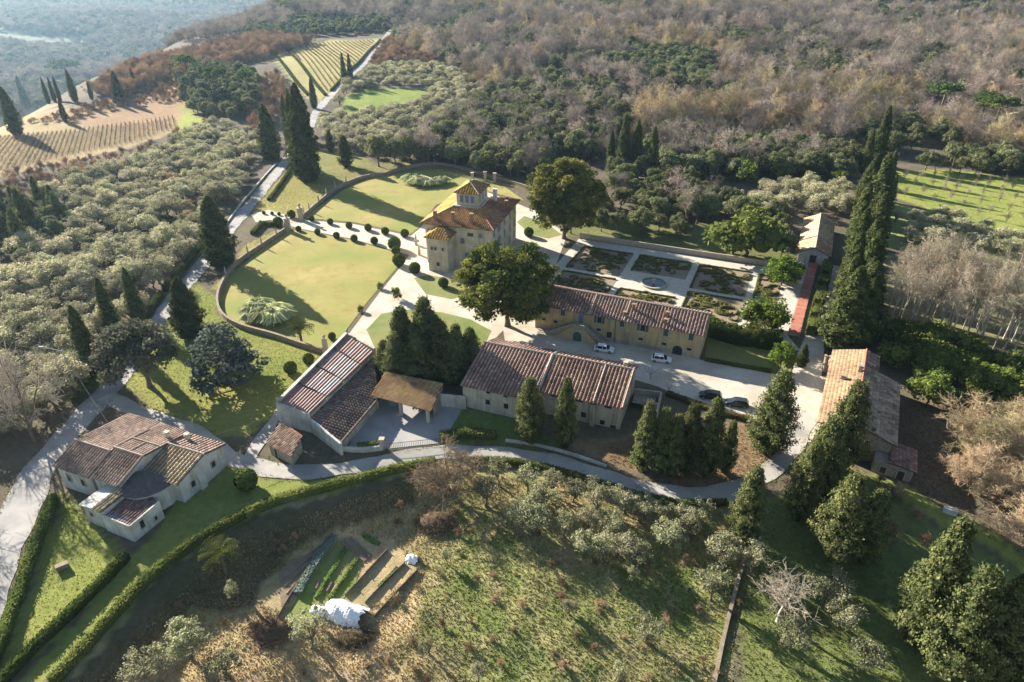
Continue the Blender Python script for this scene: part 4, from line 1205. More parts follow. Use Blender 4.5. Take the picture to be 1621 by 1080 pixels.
bel = walls(villa, [fr.w2(6.3, 7.6), fr.w2(12.3, 7.6), fr.w2(12.3, 16.0), fr.w2(6.3, 16.0)], zp, zp + 3.6, VILLAP, 'belvedere')
for u in (7.8, 9.3, 10.8): opening(bel, fr, u, zp + 1.9, .95, 1.9, 'f', v=7.6, pmat=BLUESH)
for v in (9.2, 11.8, 14.4): opening(bel, fr, v, zp + 1.9, .95, 1.9, 'r', v=12.3, pmat=BLUESH); opening(bel, fr, v, zp + 1.9, .95, 1.9, 'l', v=6.3, pmat=BLUESH)
q4 = [fr.w(5.7, 7.0, zp + 3.55), fr.w(12.9, 7.0, zp + 3.55), fr.w(12.9, 16.6, zp + 3.55), fr.w(5.7, 16.6, zp + 3.55)]; a1, a2 = fr.w(9.3, 10.6, zp + 5.6), fr.w(9.3, 13.0, zp + 5.6)
b1 = tiled_plane([q4[0], q4[1], a1], (.42, .21, .05), (.56, .34, .08), 'roof', bel)
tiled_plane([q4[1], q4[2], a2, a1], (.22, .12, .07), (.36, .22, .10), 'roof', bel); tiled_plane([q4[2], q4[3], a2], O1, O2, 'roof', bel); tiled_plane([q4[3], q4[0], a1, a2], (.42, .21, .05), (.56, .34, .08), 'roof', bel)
for A, B in ((q4[0], a1), (q4[1], a1), (q4[2], a2), (q4[3], a2), (a1, a2)): ridge(b1, np.array(A) + (0, 0, .07), np.array(B) + (0, 0, .07), .13)
mb = MB(); mb.lathe([(.3, 0), (.22, .3), (.36, .5), (.3, .8), (.08, 1.0)], fr.w(9.3, 10.6, zp + 5.5), 10); mb.build('finial', PIERST, b1)
chimney(rr, *fr.w(14.4, 16.2)[:2], zp - .9, zp + 2.2, 1.0, .8, fr.a, WHITEP)
for u, v, h in ((2.6, 1.0, 1.5), (7.6, 1.2, 1.5), (12.6, 1.4, 1.6)): chimney(rf, *fr.w(u, v)[:2], VH + .3, VH + 1.2 + h, .8, .8, fr.a, BRICK)
for u, v in ((17.4, 17), (16.6, 20.5)): chimney(rr, *fr.w(u, v)[:2], VH + .2, VH + 1.7, .7, .7, fr.a, BRICK)
for u, z, w, h in ((10.4, 7.4, 1.1, 1.5), (12.6, 9.3, 1.6, .9), (15.4, 9.3, 1.0, 1.2), (15.4, 5.2, 1.1, 1.8), (11.5, 3.2, 1.1, 1.8), (15.4, 1.6, 1.1, 1.8)): opening(villa, fr, u, z, w, h, 'f', shutters=w < 1.2, closed=True, shmat=BLUESH)
for v in (2.2, 6.6, 11.7, 16.8, 21.2):
    for z, h in ((9.4, 1.5), (5.9, 2.2), (2.2, 2.0)):
        opening(villa, fr, v, z, 1.15, h, 'r', v=VL, shutters=True, closed=v not in (6.6,), shmat=BLUESH, pmat=BLUESH)
        opening(villa, fr, v, z, 1.15, h, 'l', v=0, shutters=True, closed=v != 11.7, shmat=BLUESH)
for u in (3, 9.2, 15.4):
    for z, h in ((9.4, 1.5), (5.9, 2.2), (2.2, 2.0)): opening(villa, fr, u, z, 1.15, h, 'b', v=VW, shutters=True, shmat=BLUESH)
opening(villa, fr, 1.1, 9.0, 1.0, 1.5, 'f', shutters=True, closed=True, shmat=BLUESH)
mb = MB()
for z in (4.1, 7.9): 
    mb.prism([fr.w2(VL, -.05), fr.w2(VL + .1, -.05), fr.w2(VL + .1, VW + .05), fr.w2(VL, VW + .05)], z, z + .22)
mb.build('string_course', FRAME, villa)
tw = walls(villa, [fr.w2(2.5, -5.0), fr.w2(8.0, -5.0), fr.w2(8.0, .0), fr.w2(2.5, .0)], -.5, 9.6, VILLAP, 'corner_tower')
t4 = [fr.w(1.7, -5.7, 9.5), fr.w(8.8, -5.7, 9.5), fr.w(8.8, -.02, 10.9), fr.w(1.7, -.02, 10.9)]
tr_ = tiled_plane([t4[0], t4[1], fr.w(6.0, -1.6, 11.0), fr.w(4.4, -1.6, 11.0)], (.42, .21, .05), (.56, .34, .08), 'roof', tw)
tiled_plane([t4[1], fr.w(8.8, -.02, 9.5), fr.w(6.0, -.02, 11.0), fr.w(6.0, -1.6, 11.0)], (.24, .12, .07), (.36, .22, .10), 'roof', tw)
tiled_plane([fr.w(1.7, -.02, 9.5), t4[0], fr.w(4.4, -1.6, 11.0), fr.w(4.4, -.02, 11.0)], (.42, .21, .05), (.56, .34, .08), 'roof', tw)
for u in (3.7, 4.7, 6.7): opening(tw, fr, u, 6.5, .6, .85, 'f', v=-5.0)
opening(tw, fr, 5.2, 2.2, .8, 1.0, 'f', v=-5.0)
for v in (-3.4, -1.6): opening(tw, fr, v, 7.8, .7, 1.1, 'l', v=2.5)

# ------------------------------------------------------------------ potting house with glazed roof, lean-to and end wall
def P2(p): return (p[0], p[1])
gh = thing('glasshouse', 'narrow glasshouse with corrugated red and clear roof behind a parapet', 'greenhouse', (*G(470, 640), 0))
NL = np.array(GZ(442, 637, 4.6)); FL = np.array(GZ(551, 528, 4.6)); NR = np.array(GZ(491, 656, 3.5)); FR = np.array(GZ(592, 558, 3.5))
NR0 = NL + (NR - NL); tdir = unit((FL - NL)[:2]); 
def lp(a, b, t, dz=0): q = a + (b - a) * t; return (q[0], q[1], q[2] + dz)
walls(gh, [P2(NL), P2(NR), P2(FR), P2(FL)], -.4, [4.2, 3.3, 3.3, 4.2], CREAM)
ncol, nrow = 26, 3
mats_gh = [CORR1, CORR2, CORR3]
pat = {0: 'AAAAAAAAAAA', 1: 'AAABABABBCA', 2: 'ABAABBABCCA', 3: 'AAAAABAABAA'}
segs_l = [0, .25, .5, .77, 1.0]
for si in range(4):
    row = pat[si]; nn_ = len(row)
    for ci, ch in enumerate(row):
        mbp = MB(); a0_, a1_ = segs_l[si] + .004, segs_l[si + 1] - .004; c0, c1 = ci / nn_, (ci + 1) / nn_
        # corrugated panel: three ribs running along the roof
        rib = 2; pts = []
        for r_ in range(rib + 1):
            c = c0 + (c1 - c0) * r_ / rib; hgt = .11 * (r_ % 2) + .10
            A = np.array(lp(NL - (0, 0, .3), NR, c)); B = np.array(lp(FL - (0, 0, .3), FR, c))
            pts.append((tuple(A + (B - A) * a0_ + (0, 0, hgt)), tuple(A + (B - A) * a1_ + (0, 0, hgt))))
        V = [p for q in pts for p in q]; m_ = len(V)
        V += [(p[0], p[1], p[2] - .04) for p in V]
        Fc = [(2 * i, 2 * i + 2, 2 * i + 3, 2 * i + 1) for i in range(rib)] + [(m_ + 2 * i + 1, m_ + 2 * i + 3, m_ + 2 * i + 2, m_ + 2 * i) for i in range(rib)]
        mbp.add(V, Fc); mbp.build('roof_panel', {'A': CORR1, 'B': CORR2, 'C': CORR3}[ch], gh)
for t in (.25, .5, .77):
    mb = MB(); A = np.array(lp(NL - (0, 0, .15), FL - (0, 0, .15), t)); B = np.array(lp(NR, FR, t)); mb.tube(tuple(A + (0, 0, .12)), tuple(A + (B - A) * .62 + (0, 0, .16)), .14, .14, 5); mb.build('roof_rib', IRON, gh)
pw = unit((NR - NL)[:2])
mb = MB(); q = [P2(NL), P2(FL), tuple(np.array(P2(FL)) - pw * .45), tuple(np.array(P2(NL)) - pw * .45)]; mb.prism(q, -.4, 4.75); mb.build('parapet_wall', GREYP, gh)
mb = MB(); q = [tuple(np.array(p) - 0) for p in (P2(NL), P2(FL), tuple(np.array(P2(FL)) - pw * .62), tuple(np.array(P2(NL)) - pw * .62))]; mb.prism(q, 4.755, 4.86); mb.build('coping', WHITEP, gh)
for p in (NL, FL): mb = MB(); mb.lathe([(.26, 0), (.18, .2), (.34, .55), (.1, .75)], (p[0] - pw[0] * .25, p[1] - pw[1] * .25, 4.86), 10); mb.build('urn', PIERST, gh)
e2 = np.array(P2(FL)); e3 = e2 + (np.array(P2(FR)) - e2) * 1.0
mb = MB(); wd = unit(e3 - e2); nn2 = np.array([-wd[1], wd[0]]); mb.prism([tuple(e2 - pw * .4), tuple(e3), tuple(e3 + nn2 * .5), tuple(e2 - pw * .4 + nn2 * .5)], -.3, 4.4); mb.build('back_wall', GREYP, gh)

# dark lean-to along the glasshouse
lt = thing('lean_to', 'dark tiled lean-to between the glasshouse and the sunken yard', 'outbuilding', (*G(550, 660), 0))
HA = NR - (0, 0, .75); HB = FR - (0, 0, .75); LB_ = np.array(GZ(537, 700, 1.9)); LF = np.array(GZ(597, 630, 1.9)); HB2 = HA + (HB - HA) * .97
walls(lt, [P2(NR + np.append(pw * .06, 0)), P2(LB_), P2(LF), P2(HB2 + np.append(pw * .06, 0))], -.5, [2.5, 1.65, 1.65, 2.5], GREYP)
ltr = tiled_plane([tuple(LB_ + np.append(pw * .4, -.1)), tuple(LF + np.append(pw * .4, -.1)), tuple(HB2 + np.append(pw * .1, 0)), tuple(HA + np.append(pw * .1, 0))], (.14, .095, .075), (.24, .17, .13), 'roof', lt)
ridge(ltr, LB_ + np.append(pw * .3, .02), LF + np.append(pw * .3, .02), .12, STONE, 'edge_tile')
# end wall of glasshouse and lean-to
ew = thing('end_wall', 'pale end wall running down from the glasshouse to the lane', 'wall', (*G(500, 690), 0))
def wall_line(parent, pts, z0, tops, th, mat, name='masonry'):
    mb = MB()
    for i in range(len(pts) - 1):
        A = np.array(pts[i][:2]); B = np.array(pts[i + 1][:2]); t = unit(B - A); n = np.array([-t[1], t[0]]) * th / 2; ov = t * th * .2
        A2, B2 = A - ov * (i > 0), B + ov * (i < len(pts) - 2) * 0
        za, zb_ = (tops[i], tops[i + 1]); g0 = min(hz(*A), hz(*B)) + z0
        mb.prism([tuple(A2 - n), tuple(B2 - n), tuple(B2 + n), tuple(A2 + n)], g0 - .002 * i, [za, zb_, zb_, za])
    return mb.build(name, mat, parent)
fwd = -np.append(tdir, 0) * .32
wall_line(ew, [NL + fwd - np.append(pw * .4, 0), NR + fwd, NR + fwd + np.append(pw * .05, 0), LB_ + fwd + np.append(pw * .5, 0)], -.6, [4.75, 3.75, 2.9, 2.0], .4, WHITEP)

# small tiled hut
hut = thing('tiled_hut', 'tiny stone hut with striped tile roof by the lane bend', 'hut', (*G(450, 705), 0))
hc = [np.array(GZ(*q, 2.5)) for q in ((421, 700), (461, 721), (479, 694), (446, 671))]
cen = sum(hc) / 4
ins = [P2(c + (cen - c) * .12) for c in hc]
walls(hut, ins, -.6, [2.1, 2.1, 2.6, 2.6], STONE)
hc[2][2] = hc[3][2] = 2.9; hc[0][2] = hc[1][2] = 2.25
hr_ = tiled_plane([tuple(hc[0]), tuple(hc[1]), tuple(hc[2]), tuple(hc[3])], (.24, .13, .09), (.50, .36, .24), 'roof', hut, colw=.42)
ridge(hr_, hc[3], hc[2], .12, TERRA)
hf = Frame(*ins[0], math.degrees(math.atan2(ins[1][1] - ins[0][1], ins[1][0] - ins[0][0])))
opening(hut, hf, 1.6, .9, .8, 1.7, 'f', name='door', sill=False)

# open cart shed with mossy roof
cs = thing('cart_shed', 'open cart shed with mossy orange roof on brick piers', 'shed', (*G(640, 640), 0))
A = np.array(GZ(587, 626, 2.7)); B = np.array(GZ(682, 651, 2.7)); C = np.array(GZ(701, 607, 3.7)); D = np.array(GZ(611, 588, 3.7))
csr = tiled_plane([tuple(A), tuple(B), tuple(C), tuple(D)], (.34, .19, .09), (.50, .33, .15), 'roof', cs, patch=lichen(2.5, 61), colw=.42, barrel=.09)
ub = unit(B - A); vb = unit(D - A); 
for t in (.06, .48, .93):
    p = A + (B - A) * t + vb * .5; mb = MB(); mb.box((p[0], p[1], 1.05), tuple(ub * (1, 1, 0)), (-ub[1], ub[0], 0), .55, 2.9, .5); mb.build('pier', CREAM, cs)
mb = MB(); mb.prism([P2(D + ub * .1 - vb * .35), P2(C - ub * .1 - vb * .35), P2(C - ub * .1 - vb * .05), P2(D + ub * .1 - vb * .05)], -.4, 3.42); mb.build('back_wall', STONE, cs)
mb = MB(); mb.prism([P2(C - ub * .5 - vb * .4), P2(C - ub * .15 - vb * .4), P2(B - ub * .15 + vb * 2.2), P2(B - ub * .5 + vb * 2.2)], -.4, [3.3, 3.3, 2.9, 2.9]); mb.build('side_wall', STONE, cs)
p = A + (B - A) * .27 + vb * 2.0; mb = MB(); mb.box((p[0], p[1], .9), tuple(ub * (1, 1, 0)), (-ub[1], ub[0], 0), 1.5, 1.8, .2); mb.build('board_door', BLUESH, cs)
mb = MB(); mb.tube(tuple(A + vb * .5 + (0, 0, -.22)), tuple(B + vb * .5 + (0, 0, -.22)), .11, .11, 5); mb.build('beam', WOODP, cs)
for i in range(5):
    lg = MB(); p = A + (B - A) * (.62 + .05 * i) + vb * 2.2; p[2] = .3 + .22 * (i % 2); q = p + vb * 1.4; q[2] = p[2]; lg.tube(tuple(p), tuple(q), .2, .19, 7)
    tag(lg.build('log', WOODP), 'log lying in the open cart shed', 'log', 'logs stored in the cart shed')

lw = thing('linking_wall', 'pale wall joining the cart shed to the barn', 'wall', (*G(715, 638), 0))
wall_line(lw, [G(693, 642), G(738, 647)], -.5, [2.3, 2.3], .35, WHITEP)

# ------------------------------------------------------------------ chapel group by the road
fr = Frame(*G(104, 771), -21.5)
ch = thing('chapel_house', 'rambling pale stone house with apse and brown tiled roofs beside the road fork', 'house', fr.w(12, 6))
K1, K2 = (.215, .140, .105), (.37, .265, .20)
def L(px, py, z): return GZ(px, py, z)
# main block
_, r1, r2 = gable(ch, fr, 0, 7.2, 0, 13.5, 4.2, 4.9, 4.9, 6.3, WHITEP, K1, K2, patch=lichen(3, 71), overg=.3, zb=-.5, colw=.5)
_, r3, r4 = gable(ch, fr, 7.6, 13.2, .2, 13.3, 4.9, 5.0, 4.9, 6.55, WHITEP, K1, K2, patch=lichen(3, 72), overg=.25, zb=-.5, colw=.5)
ridge(r1, fr.w(7.35, -.4, 4.9), fr.w(7.35, 4.2, 6.5), .16); ridge(r3, fr.w(7.4, 4.9, 6.65), fr.w(7.4, 11.5, 5.4), .12)
ridge(r3, fr.w(13.45, -.2, 5.0), fr.w(13.45, 4.9, 6.7), .15); ridge(r3, fr.w(10.4, 4.9, 6.65), fr.w(10.4, 8.2, 6.05), .11); ridge(r4, fr.w(7.6, 8.2, 6.1), fr.w(13.2, 8.2, 6.1), .10)
# right wing
_, r5, r6 = gable(ch, fr, 13.6, 20.4, 4.2, 13.6, 9.6, 4.3, 4.3, 5.5, WHITEP, (.26, .17, .10), (.56, .43, .25), patch=lichen(2, 73), overg=.3, zb=-.5, colw=.62, ca2=K1, cb2=K2)
opening(ch, fr, 6.5, 2.0, .8, 1.1, 'r', v=20.4); opening(ch, fr, 11, 2.4, .8, 1.1, 'r', v=20.4)
mb = MB(); mb.prism([fr.w2(20.42, 7.4), fr.w2(21.0, 7.4), fr.w2(21.0, 8.6), fr.w2(20.42, 8.6)], -.5, [4.1, 1.6, 1.6, 4.1]); mb.build('buttress', WHITEP, ch)
# apse: half-round with fan of dark slate
ac = np.array(fr.w(14.9, 3.4)[:2]); ar = 4.0; ap = []
for i in range(10):
    a = fr.a + R(-170) + R(190) * i / 9; ap.append((ac[0] + ar * math.cos(a), ac[1] + ar * math.sin(a)))
aps = walls(ch, ap, -.5, 3.9, WHITEP, 'apse')
mb = MB(); top = (ac[0] - fr.t[0] * .2, ac[1] - fr.t[1] * .2, 5.4)
for i in range(9):
    q0 = np.array(ap[i]); q1 = np.array(ap[i + 1]); q0 = ac + (q0 - ac) * 1.1; q1 = ac + (q1 - ac) * 1.1
    mb.add([(q0[0], q0[1], 3.86), (q1[0], q1[1], 3.86), top, (q0[0], q0[1], 3.74), (q1[0], q1[1], 3.74)], [(0, 1, 2), (3, 4, 1, 0)], )
q0 = ac + (np.array(ap[0]) - ac) * 1.1; q1 = ac + (np.array(ap[-1]) - ac) * 1.1
SLATE = surf('dark_old_tile', (.10, .085, .085), (.17, .145, .135), 1.2, .85)
apr = mb.build('apse_roof', SLATE, aps)
mb = MB()
for i in range(1, 9):
    q0 = ac + (np.array(ap[i]) - ac) * 1.1; mb.tube((q0[0], q0[1], 3.9), (top[0], top[1], top[2] + .03), .07, .05, 5)
for i in range(9):
    for f in (.33, .66):
        qa = np.array(ap[i]) * (1 - f) + np.array(ap[i + 1]) * f; q0 = ac + (qa - ac) * 1.09; mb.tube((q0[0], q0[1], 3.9), (top[0], top[1], top[2]), .05, .03, 4)
mb.build('roof_rolls', SLATE, apr)
# link roof between apse and nave
fa = Frame(ac[0], ac[1], math.degrees(fr.a))
opening(aps, Frame(ac[0] - .2, ac[1], math.degrees(fr.a)), -1.3, 2.4, .6, .7, 'f', v=-3.75)
opening(aps, fa, 1.0, 2.2, .5, .8, 'f', v=-3.9)
# lower annex in front, with its own small roofs
ax = Frame(*G(141, 826), -23.5)
walls(ch, [ax.w2(0, 0), ax.w2(9.6, 0), ax.w2(9.6, 5.2), ax.w2(6.4, 7.0), ax.w2(0, 7.0)], -.6, 2.85, WHITEP, 'annex')
walls(ch, [ax.w2(-.05, 0.02), ax.w2(4.0, .02), ax.w2(4.0, 6.0), ax.w2(-.05, 6.0)], 2.8, [3.7, 3.7, 3.9, 3.9], WHITEP, 'annex_block')
tiled_plane([ax.w(2.6, -.25, 3.85), ax.w(4.2, -.25, 3.75), ax.w(4.2, 6.1, 3.95), ax.w(2.6, 6.1, 4.05)], (.36, .25, .12), (.66, .52, .30), 'annex_roof', ch, colw=.5)
mb = MB(); mb.add([ax.w(-.35, -.3, 3.55), ax.w(2.55, -.3, 3.95), ax.w(2.55, 6.1, 4.12), ax.w(-.35, 6.1, 3.7), ax.w(-.35, -.3, 3.4), ax.w(2.55, -.3, 3.8), ax.w(2.55, 6.1, 3.97), ax.w(-.35, 6.1, 3.55)], [(0, 1, 2, 3), (7, 6, 5, 4), (0, 4, 5, 1), (1, 5, 6, 2), (2, 6, 7, 3), (3, 7, 4, 0)]); mb.build('annex_terrace', WHITEP, ch)
tiled_plane([ax.w(4.3, .1, 2.75), ax.w(9.4, .1, 2.75), ax.w(9.4, 5.0, 3.15), ax.w(4.3, 6.8, 3.2)], (.17, .10, .09), (.26, .165, .15), 'annex_roof', ch, colw=.5)
wall_line(ch, [ax.w(4.1, -.08), ax.w(9.65, -.08), ax.w(9.65, 5.2)], -.5, [3.1, 3.1, 3.3], .22, WHITEP, 'annex_parapet')
wall_line(ch, [ax.w(4.1, 0.1), ax.w(4.1, 6.4)], 2.5, [3.5, 3.6], .2, WHITEP, 'annex_parapet')
opening(ch, ax, 1.6, 2.2, .7, .6, 'f', v=0); opening(ch, ax, 1.6, 2.0, .7, 1.4, 'r', v=9.78)
opening(ch, ax, 3.8, 1.2, .5, .7, 'r', v=9.78)
for u in (2.0, 5.0): opening(ch, fr, u, 2.6, .8, 1.2, 'f', v=0)
for v in (3.5, 8.5): opening(ch, fr, v, 2.6, .8, 1.2, 'l', v=0)
opening(ch, fr, 4.0, 1.2, 1.2, 2.4, 'b', v=13.5, name='door', sill=False)
chimney(r2, *fr.w(12.0, 11.0)[:2], 5.0, 6.2, .6, .5, fr.a, CREAM); chimney(r6, *fr.w(14.6, 12.4)[:2], 4.4, 5.5, .6, .5, fr.a, CREAM)

# ------------------------------------------------------------------ barn on the right
fr = Frame(52.1, 92.6, -27.5)
rb = thing('stone_barn', 'tall stone barn with one orange and one grey-brown roof slope beside the lane', 'barn', fr.w(6, 12))
LNG = 26.0
walls(rb, [fr.w2(0, 0), fr.w2(5.1, 0), fr.w2(11, 0), fr.w2(11, 19.6), fr.w2(7.2, 19.7), fr.w2(7.2, LNG), fr.w2(5.1, LNG), fr.w2(0, LNG)], -1.0, [5.35, 6.75, 4.75, 4.75, 6.0, 6.0, 6.75, 5.35], STONE)
ll = tiled_plane([fr.w(-.6, LNG + .4, 5.3), fr.w(-.6, -.4, 5.3), fr.w(5.1, -.4, 6.95), fr.w(5.1, LNG + .4, 6.95)], (.21, .13, .075), (.34, .235, .135), 'roof', rb, patch=lichen(4, 81), colw=.44, barrel=.09)
tiled_plane([fr.w(11.6, -.4, 4.72), fr.w(11.6, 20.0, 4.72), fr.w(7.6, 20.0, 6.10), fr.w(5.1, 20.0, 6.96), fr.w(5.1, -.4, 6.96)], (.17, .125, .088), (.40, .31, .23), 'roof', rb, patch=lichen(1.5, 82), colw=.5)
tiled_plane([fr.w(7.6, 20.03, 6.10), fr.w(7.6, LNG + .4, 6.10), fr.w(5.1, LNG + .4, 6.96), fr.w(5.1, 20.03, 6.96)], (.20, .13, .09), (.32, .23, .17), 'roof', rb)
ridge(ll, fr.w(5.1, -.4, 7.05), fr.w(5.1, LNG + .4, 7.05), .17, TERRA)
chimney(ll, *fr.w(4.5, 17.5)[:2], 6.4, 7.7, .7, .6, fr.a, STONE); chimney(ll, *fr.w(2.0, 14.5)[:2], 5.7, 6.5, .9, .4, fr.a, STONE)
for u, z in ((4.0, 3.4), (7.5, 3.6), (7.0, 1.2)): opening(rb, fr, u, z, .9, 1.0, 'f')
for v, z, h, nm in ((4, 1.3, 2.4, 'door'), (9, 3.4, 1.1, 'window'), (14, 1.3, 2.4, 'door'), (20, 3.4, 1.1, 'window')): opening(rb, fr, v, z, 1.2, h, 'l', v=0, name=nm, sill=nm == 'window')
for v in (5, 13): opening(rb, fr, v, 3.0, .9, 1.0, 'r', v=11)
walls(rb, [fr.w2(9.0, -2.4), fr.w2(14.8, -2.4), fr.w2(14.8, 3.4), fr.w2(11.05, 3.4), fr.w2(11.05, -.06), fr.w2(9.0, -.06)], -1.0, [2.3, 2.3, 2.3, 2.6, 2.6, 2.6], STONE, 'lean_to')
tiled_plane([fr.w(15.1, -2.7, 2.3), fr.w(15.1, 3.6, 2.3), fr.w(11.1, 3.6, 3.0), fr.w(11.1, -2.7, 3.0)], (.20, .12, .095), (.30, .19, .15), 'lean_to_roof', rb)
opening(rb, fr, 10.6, .9, .9, 1.2, 'f', v=-2.4, pmat=GLASS); opening(rb, fr, 13.2, .7, 1.0, 1.9, 'f', v=-2.4, name='door', sill=False)
sm = thing('garden_hut', 'little cream lodge at the near end of the cypress row', 'hut', (*G(1306, 583), 0))
sf = Frame(*G(1302, 588), -26)
gable(sm, sf, 0, 2.6, 0, 3.0, 1.5, 2.1, 2.1, 2.7, CREAM, K1, (.5, .36, .24))
opening(sm, sf, 1.3, .9, .8, 1.7, 'f', name='door', sill=False)

# ------------------------------------------------------------------ pavilion at the garden corner
fr = Frame(80.6, 178.2, -24)
pv_ = thing('lemon_house', 'long low lemon house with lichened gable roof at the end of the terracotta walk', 'garden building', fr.w(4, 5))
fr2 = Frame(*fr.w2(7.4, -7.0), -24 + 90)
_, q1, q2 = gable(pv_, fr2, 0, 28.5, 0, 7.4, 3.7, 3.1, 3.1, 4.9, WHITEP, (.36, .22, .13), (.52, .38, .24), patch=lichen(4, 91), ca2=(.40, .26, .14), cb2=(.55, .40, .25))
ridge(q1, fr2.w(8.5, 3.7, 4.98), fr2.w(8.5, 7.8, 3.1), .2, TERRA); ridge(q1, fr2.w(8.5, 3.7, 4.98), fr2.w(8.5, -.4, 3.1), .14, STONE)
opening(pv_, fr, 3.7, 1.3, 1.6, 2.5, 'f', v=-7.0, name='door', sill=False)
for v in (-3, 3, 9, 15): opening(pv_, fr, v, 1.6, 1.2, 2.0, 'l', v=0)
# ------------------------------------------------------------------ formal garden
gf = Frame(36.1, 157.7, -22.5)
def gp(*uv): return [gf.w2(u, v) for u, v in uv]
sheet('garden_path', gp((-27, -21), (36.2, -21), (33.0, -14.6), (36.0, 29.5), (33.5, 29), (30, 22.2), (-27, 22.2)), PATHG, .05, step=10)
fo = thing('fountain', 'round stone fountain basin in the middle of the formal garden', 'fountain', gf.w(0, 0))
mb = MB(); k = 36
prof = [(3.05, -.1), (3.35, -.1), (3.38, .42), (3.45, .5), (3.0, .5), (3.0, .12)]
P_, F_ = [], []
for r_, z_ in prof:
    for i in range(k): a = 2 * math.pi * i / k; P_.append((gf.x + r_ * math.cos(a), gf.y + r_ * math.sin(a), z_))
for j in range(len(prof)):
    for i in range(k): F_.append((j * k + i, j * k + (i + 1) % k, ((j + 1) % len(prof)) * k + (i + 1) % k, ((j + 1) % len(prof)) * k + i))
mb.add(P_, F_); mb.build('basin', PIERST, fo)
mb = MB(); mb.lathe([(3.0, .1), (3.0, .30)], (gf.x, gf.y, 0), 36); mb.build('water', WATER, fo)
mb = MB(); mb.lathe([(.5, .1), (.42, .5), (.18, .6), (.16, 1.1), (.55, 1.25), (.5, 1.3), (.1, 1.3), (.08, 1.6)], (gf.x, gf.y, 0), 14); mb.build('pedestal', PIERST, fo)

PR = random.Random(12)
BEDS = [('left bed of the back row in the formal garden', -23.8, -9.6, 1.3, 16.7), ('left bed of the front row in the formal garden', -23.8, -9.6, -18, -1.3),
        ('middle back bed behind the fountain', -7.2, 6.7, 6.0, 16.7), ('middle front bed between fountain and farmhouse', -7.2, 6.7, -18, -6.0),
        ('right bed of the back row in the formal garden', 9.1, 22.0, 1.3, 16.7), ('right bed of the front row in the formal garden', 9.1, 22.0, -18, -1.3),
        ('small end bed beside the upper citrus tree', 24.4, 29.6, 1.3, 16.2), ('small end bed beside the lower citrus tree', 24.4, 29.8, -11, -1.3)]
for bi, (lab, u0, u1, v0, v1) in enumerate(BEDS):
    u0 -= .35; u1 += .35; v0 -= .3; v1 += .3
    sheet('planting_bed', gp((u0, v0), (u1, v0), (u1, v1), (u0, v1)), SOIL, .075)
    bt = thing('box_parterre', 'clipped box scrolls in the ' + lab, 'parterre', gf.w((u0 + u1) / 2, (v0 + v1) / 2), 0, 'box parterres of the formal garden')
    n = int((u1 - u0) * (v1 - v0) / 6.5) + 3
    for k in range(n):
        r_ = PR.uniform(1.0, 2.6); cu = PR.uniform(u0 + 1.2, u1 - 1.2); cv = PR.uniform(v0 + 1.2, v1 - 1.2); a0 = PR.uniform(0, 6.28); sw = PR.uniform(2.0, 4.6) * PR.choice((-1, 1)); pts = []
        for i in range(7):
            f = i / 6; rr = r_ * (1 - .45 * f); u = cu + rr * math.cos(a0 + sw * f); v = cv + rr * math.sin(a0 + sw * f)
            pts.append(gf.w2(min(max(u, u0 + .3), u1 - .3), min(max(v, v0 + .3), v1 - .3)))
        hedge(None, pts, PR.uniform(.35, .6), PR.uniform(.35, .65), (.11, .11, .038), (.29, .26, .11), 40, .10, parent=bt, partname='hedge_scroll')
    for a, b_ in (((u0 + .35, v1 - .3), (u1 - .35, v1 - .3)), ((u0 + .3, v0 + .3), (u0 + .3, v1 - .6))):
        hedge(None, [gf.w2(*a), gf.w2(*b_)], .45, .4, (.10, .105, .035), (.20, .185, .07), 36, .11, parent=bt, partname='border_hedge')
gw = thing('garden_back_wall', 'low stone wall closing the back of the formal garden', 'wall', gf.w(0, 22.8))
wall_line(gw, [gf.w2(-27, 22.9), gf.w2(29, 22.9)], -.4, [1.5, 1.5], .4, PIERST)
# terracotta terrace walk
tw_ = thing('terracotta_walk', 'raised terracotta paved walk leading to the lemon house', 'terrace', gf.w(35, 8))
mb = MB(); mb.prism(gp((33.1, -14.6), (35.6, -14.2), (38.3, 29.0), (36.0, 29.3)), -.3, .42); mb.build('kerb', PIERST, tw_)
nseg = 9
for i in range(nseg):
    a, b_ = i / nseg + .004, (i + 1) / nseg - .004
    def pt(f, s): return gf.w2(33.1 + (2.5 * s + .15 * (1 - 2 * s)) + 2.85 * f, -14.5 + 43.6 * f)
    mb = MB(); mb.prism([pt(a, 0), pt(a, 1), pt(b_, 1), pt(b_, 0)], .38, .46); mb.build('paving_panel', TERRA, tw_)
for i in range(7):
    v = -13 + i * 6.0
    hedge('%s clipped hedge block from the lemon house beside the terracotta walk' % ORD[6 - i], [gf.w2(37.7 + (v + 14) * .066, v), gf.w2(37.9 + (v + 14) * .066 + .3, v + 4.3)], 2.3, 2.6 + .5 * (i % 3), (.095, .115, .035), (.19, .20, .07), 26, .17, 'hedge_block', 'hedge', 'hedge blocks along the terracotta walk')
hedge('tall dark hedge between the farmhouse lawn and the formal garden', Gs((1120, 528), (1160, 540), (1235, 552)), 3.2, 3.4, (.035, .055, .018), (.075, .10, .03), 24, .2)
hedge('low dark hedge along the far edge of the courtyard lawn', Gs((1115, 571), (1220, 590)), .8, .7)
tree_px('citrus_tree', (1237, 452), 408, 'round bright green citrus tree at the back right of the formal garden', 'tree', variant=0, wide=1.15)
tree_px('citrus_tree', (1211, 524), 474, 'round dark green citrus tree at the front right of the formal garden', 'tree', variant=1, wide=1.35)
tree_px('citrus_tree', (1235, 585), 545, 'rounded evergreen at the courtyard end of the hedge', 'tree', wide=.85)
tree_px('cypress', (1268, 580), 545, 'clipped columnar yew beside the courtyard entrance', 'tree', wide=1.9)
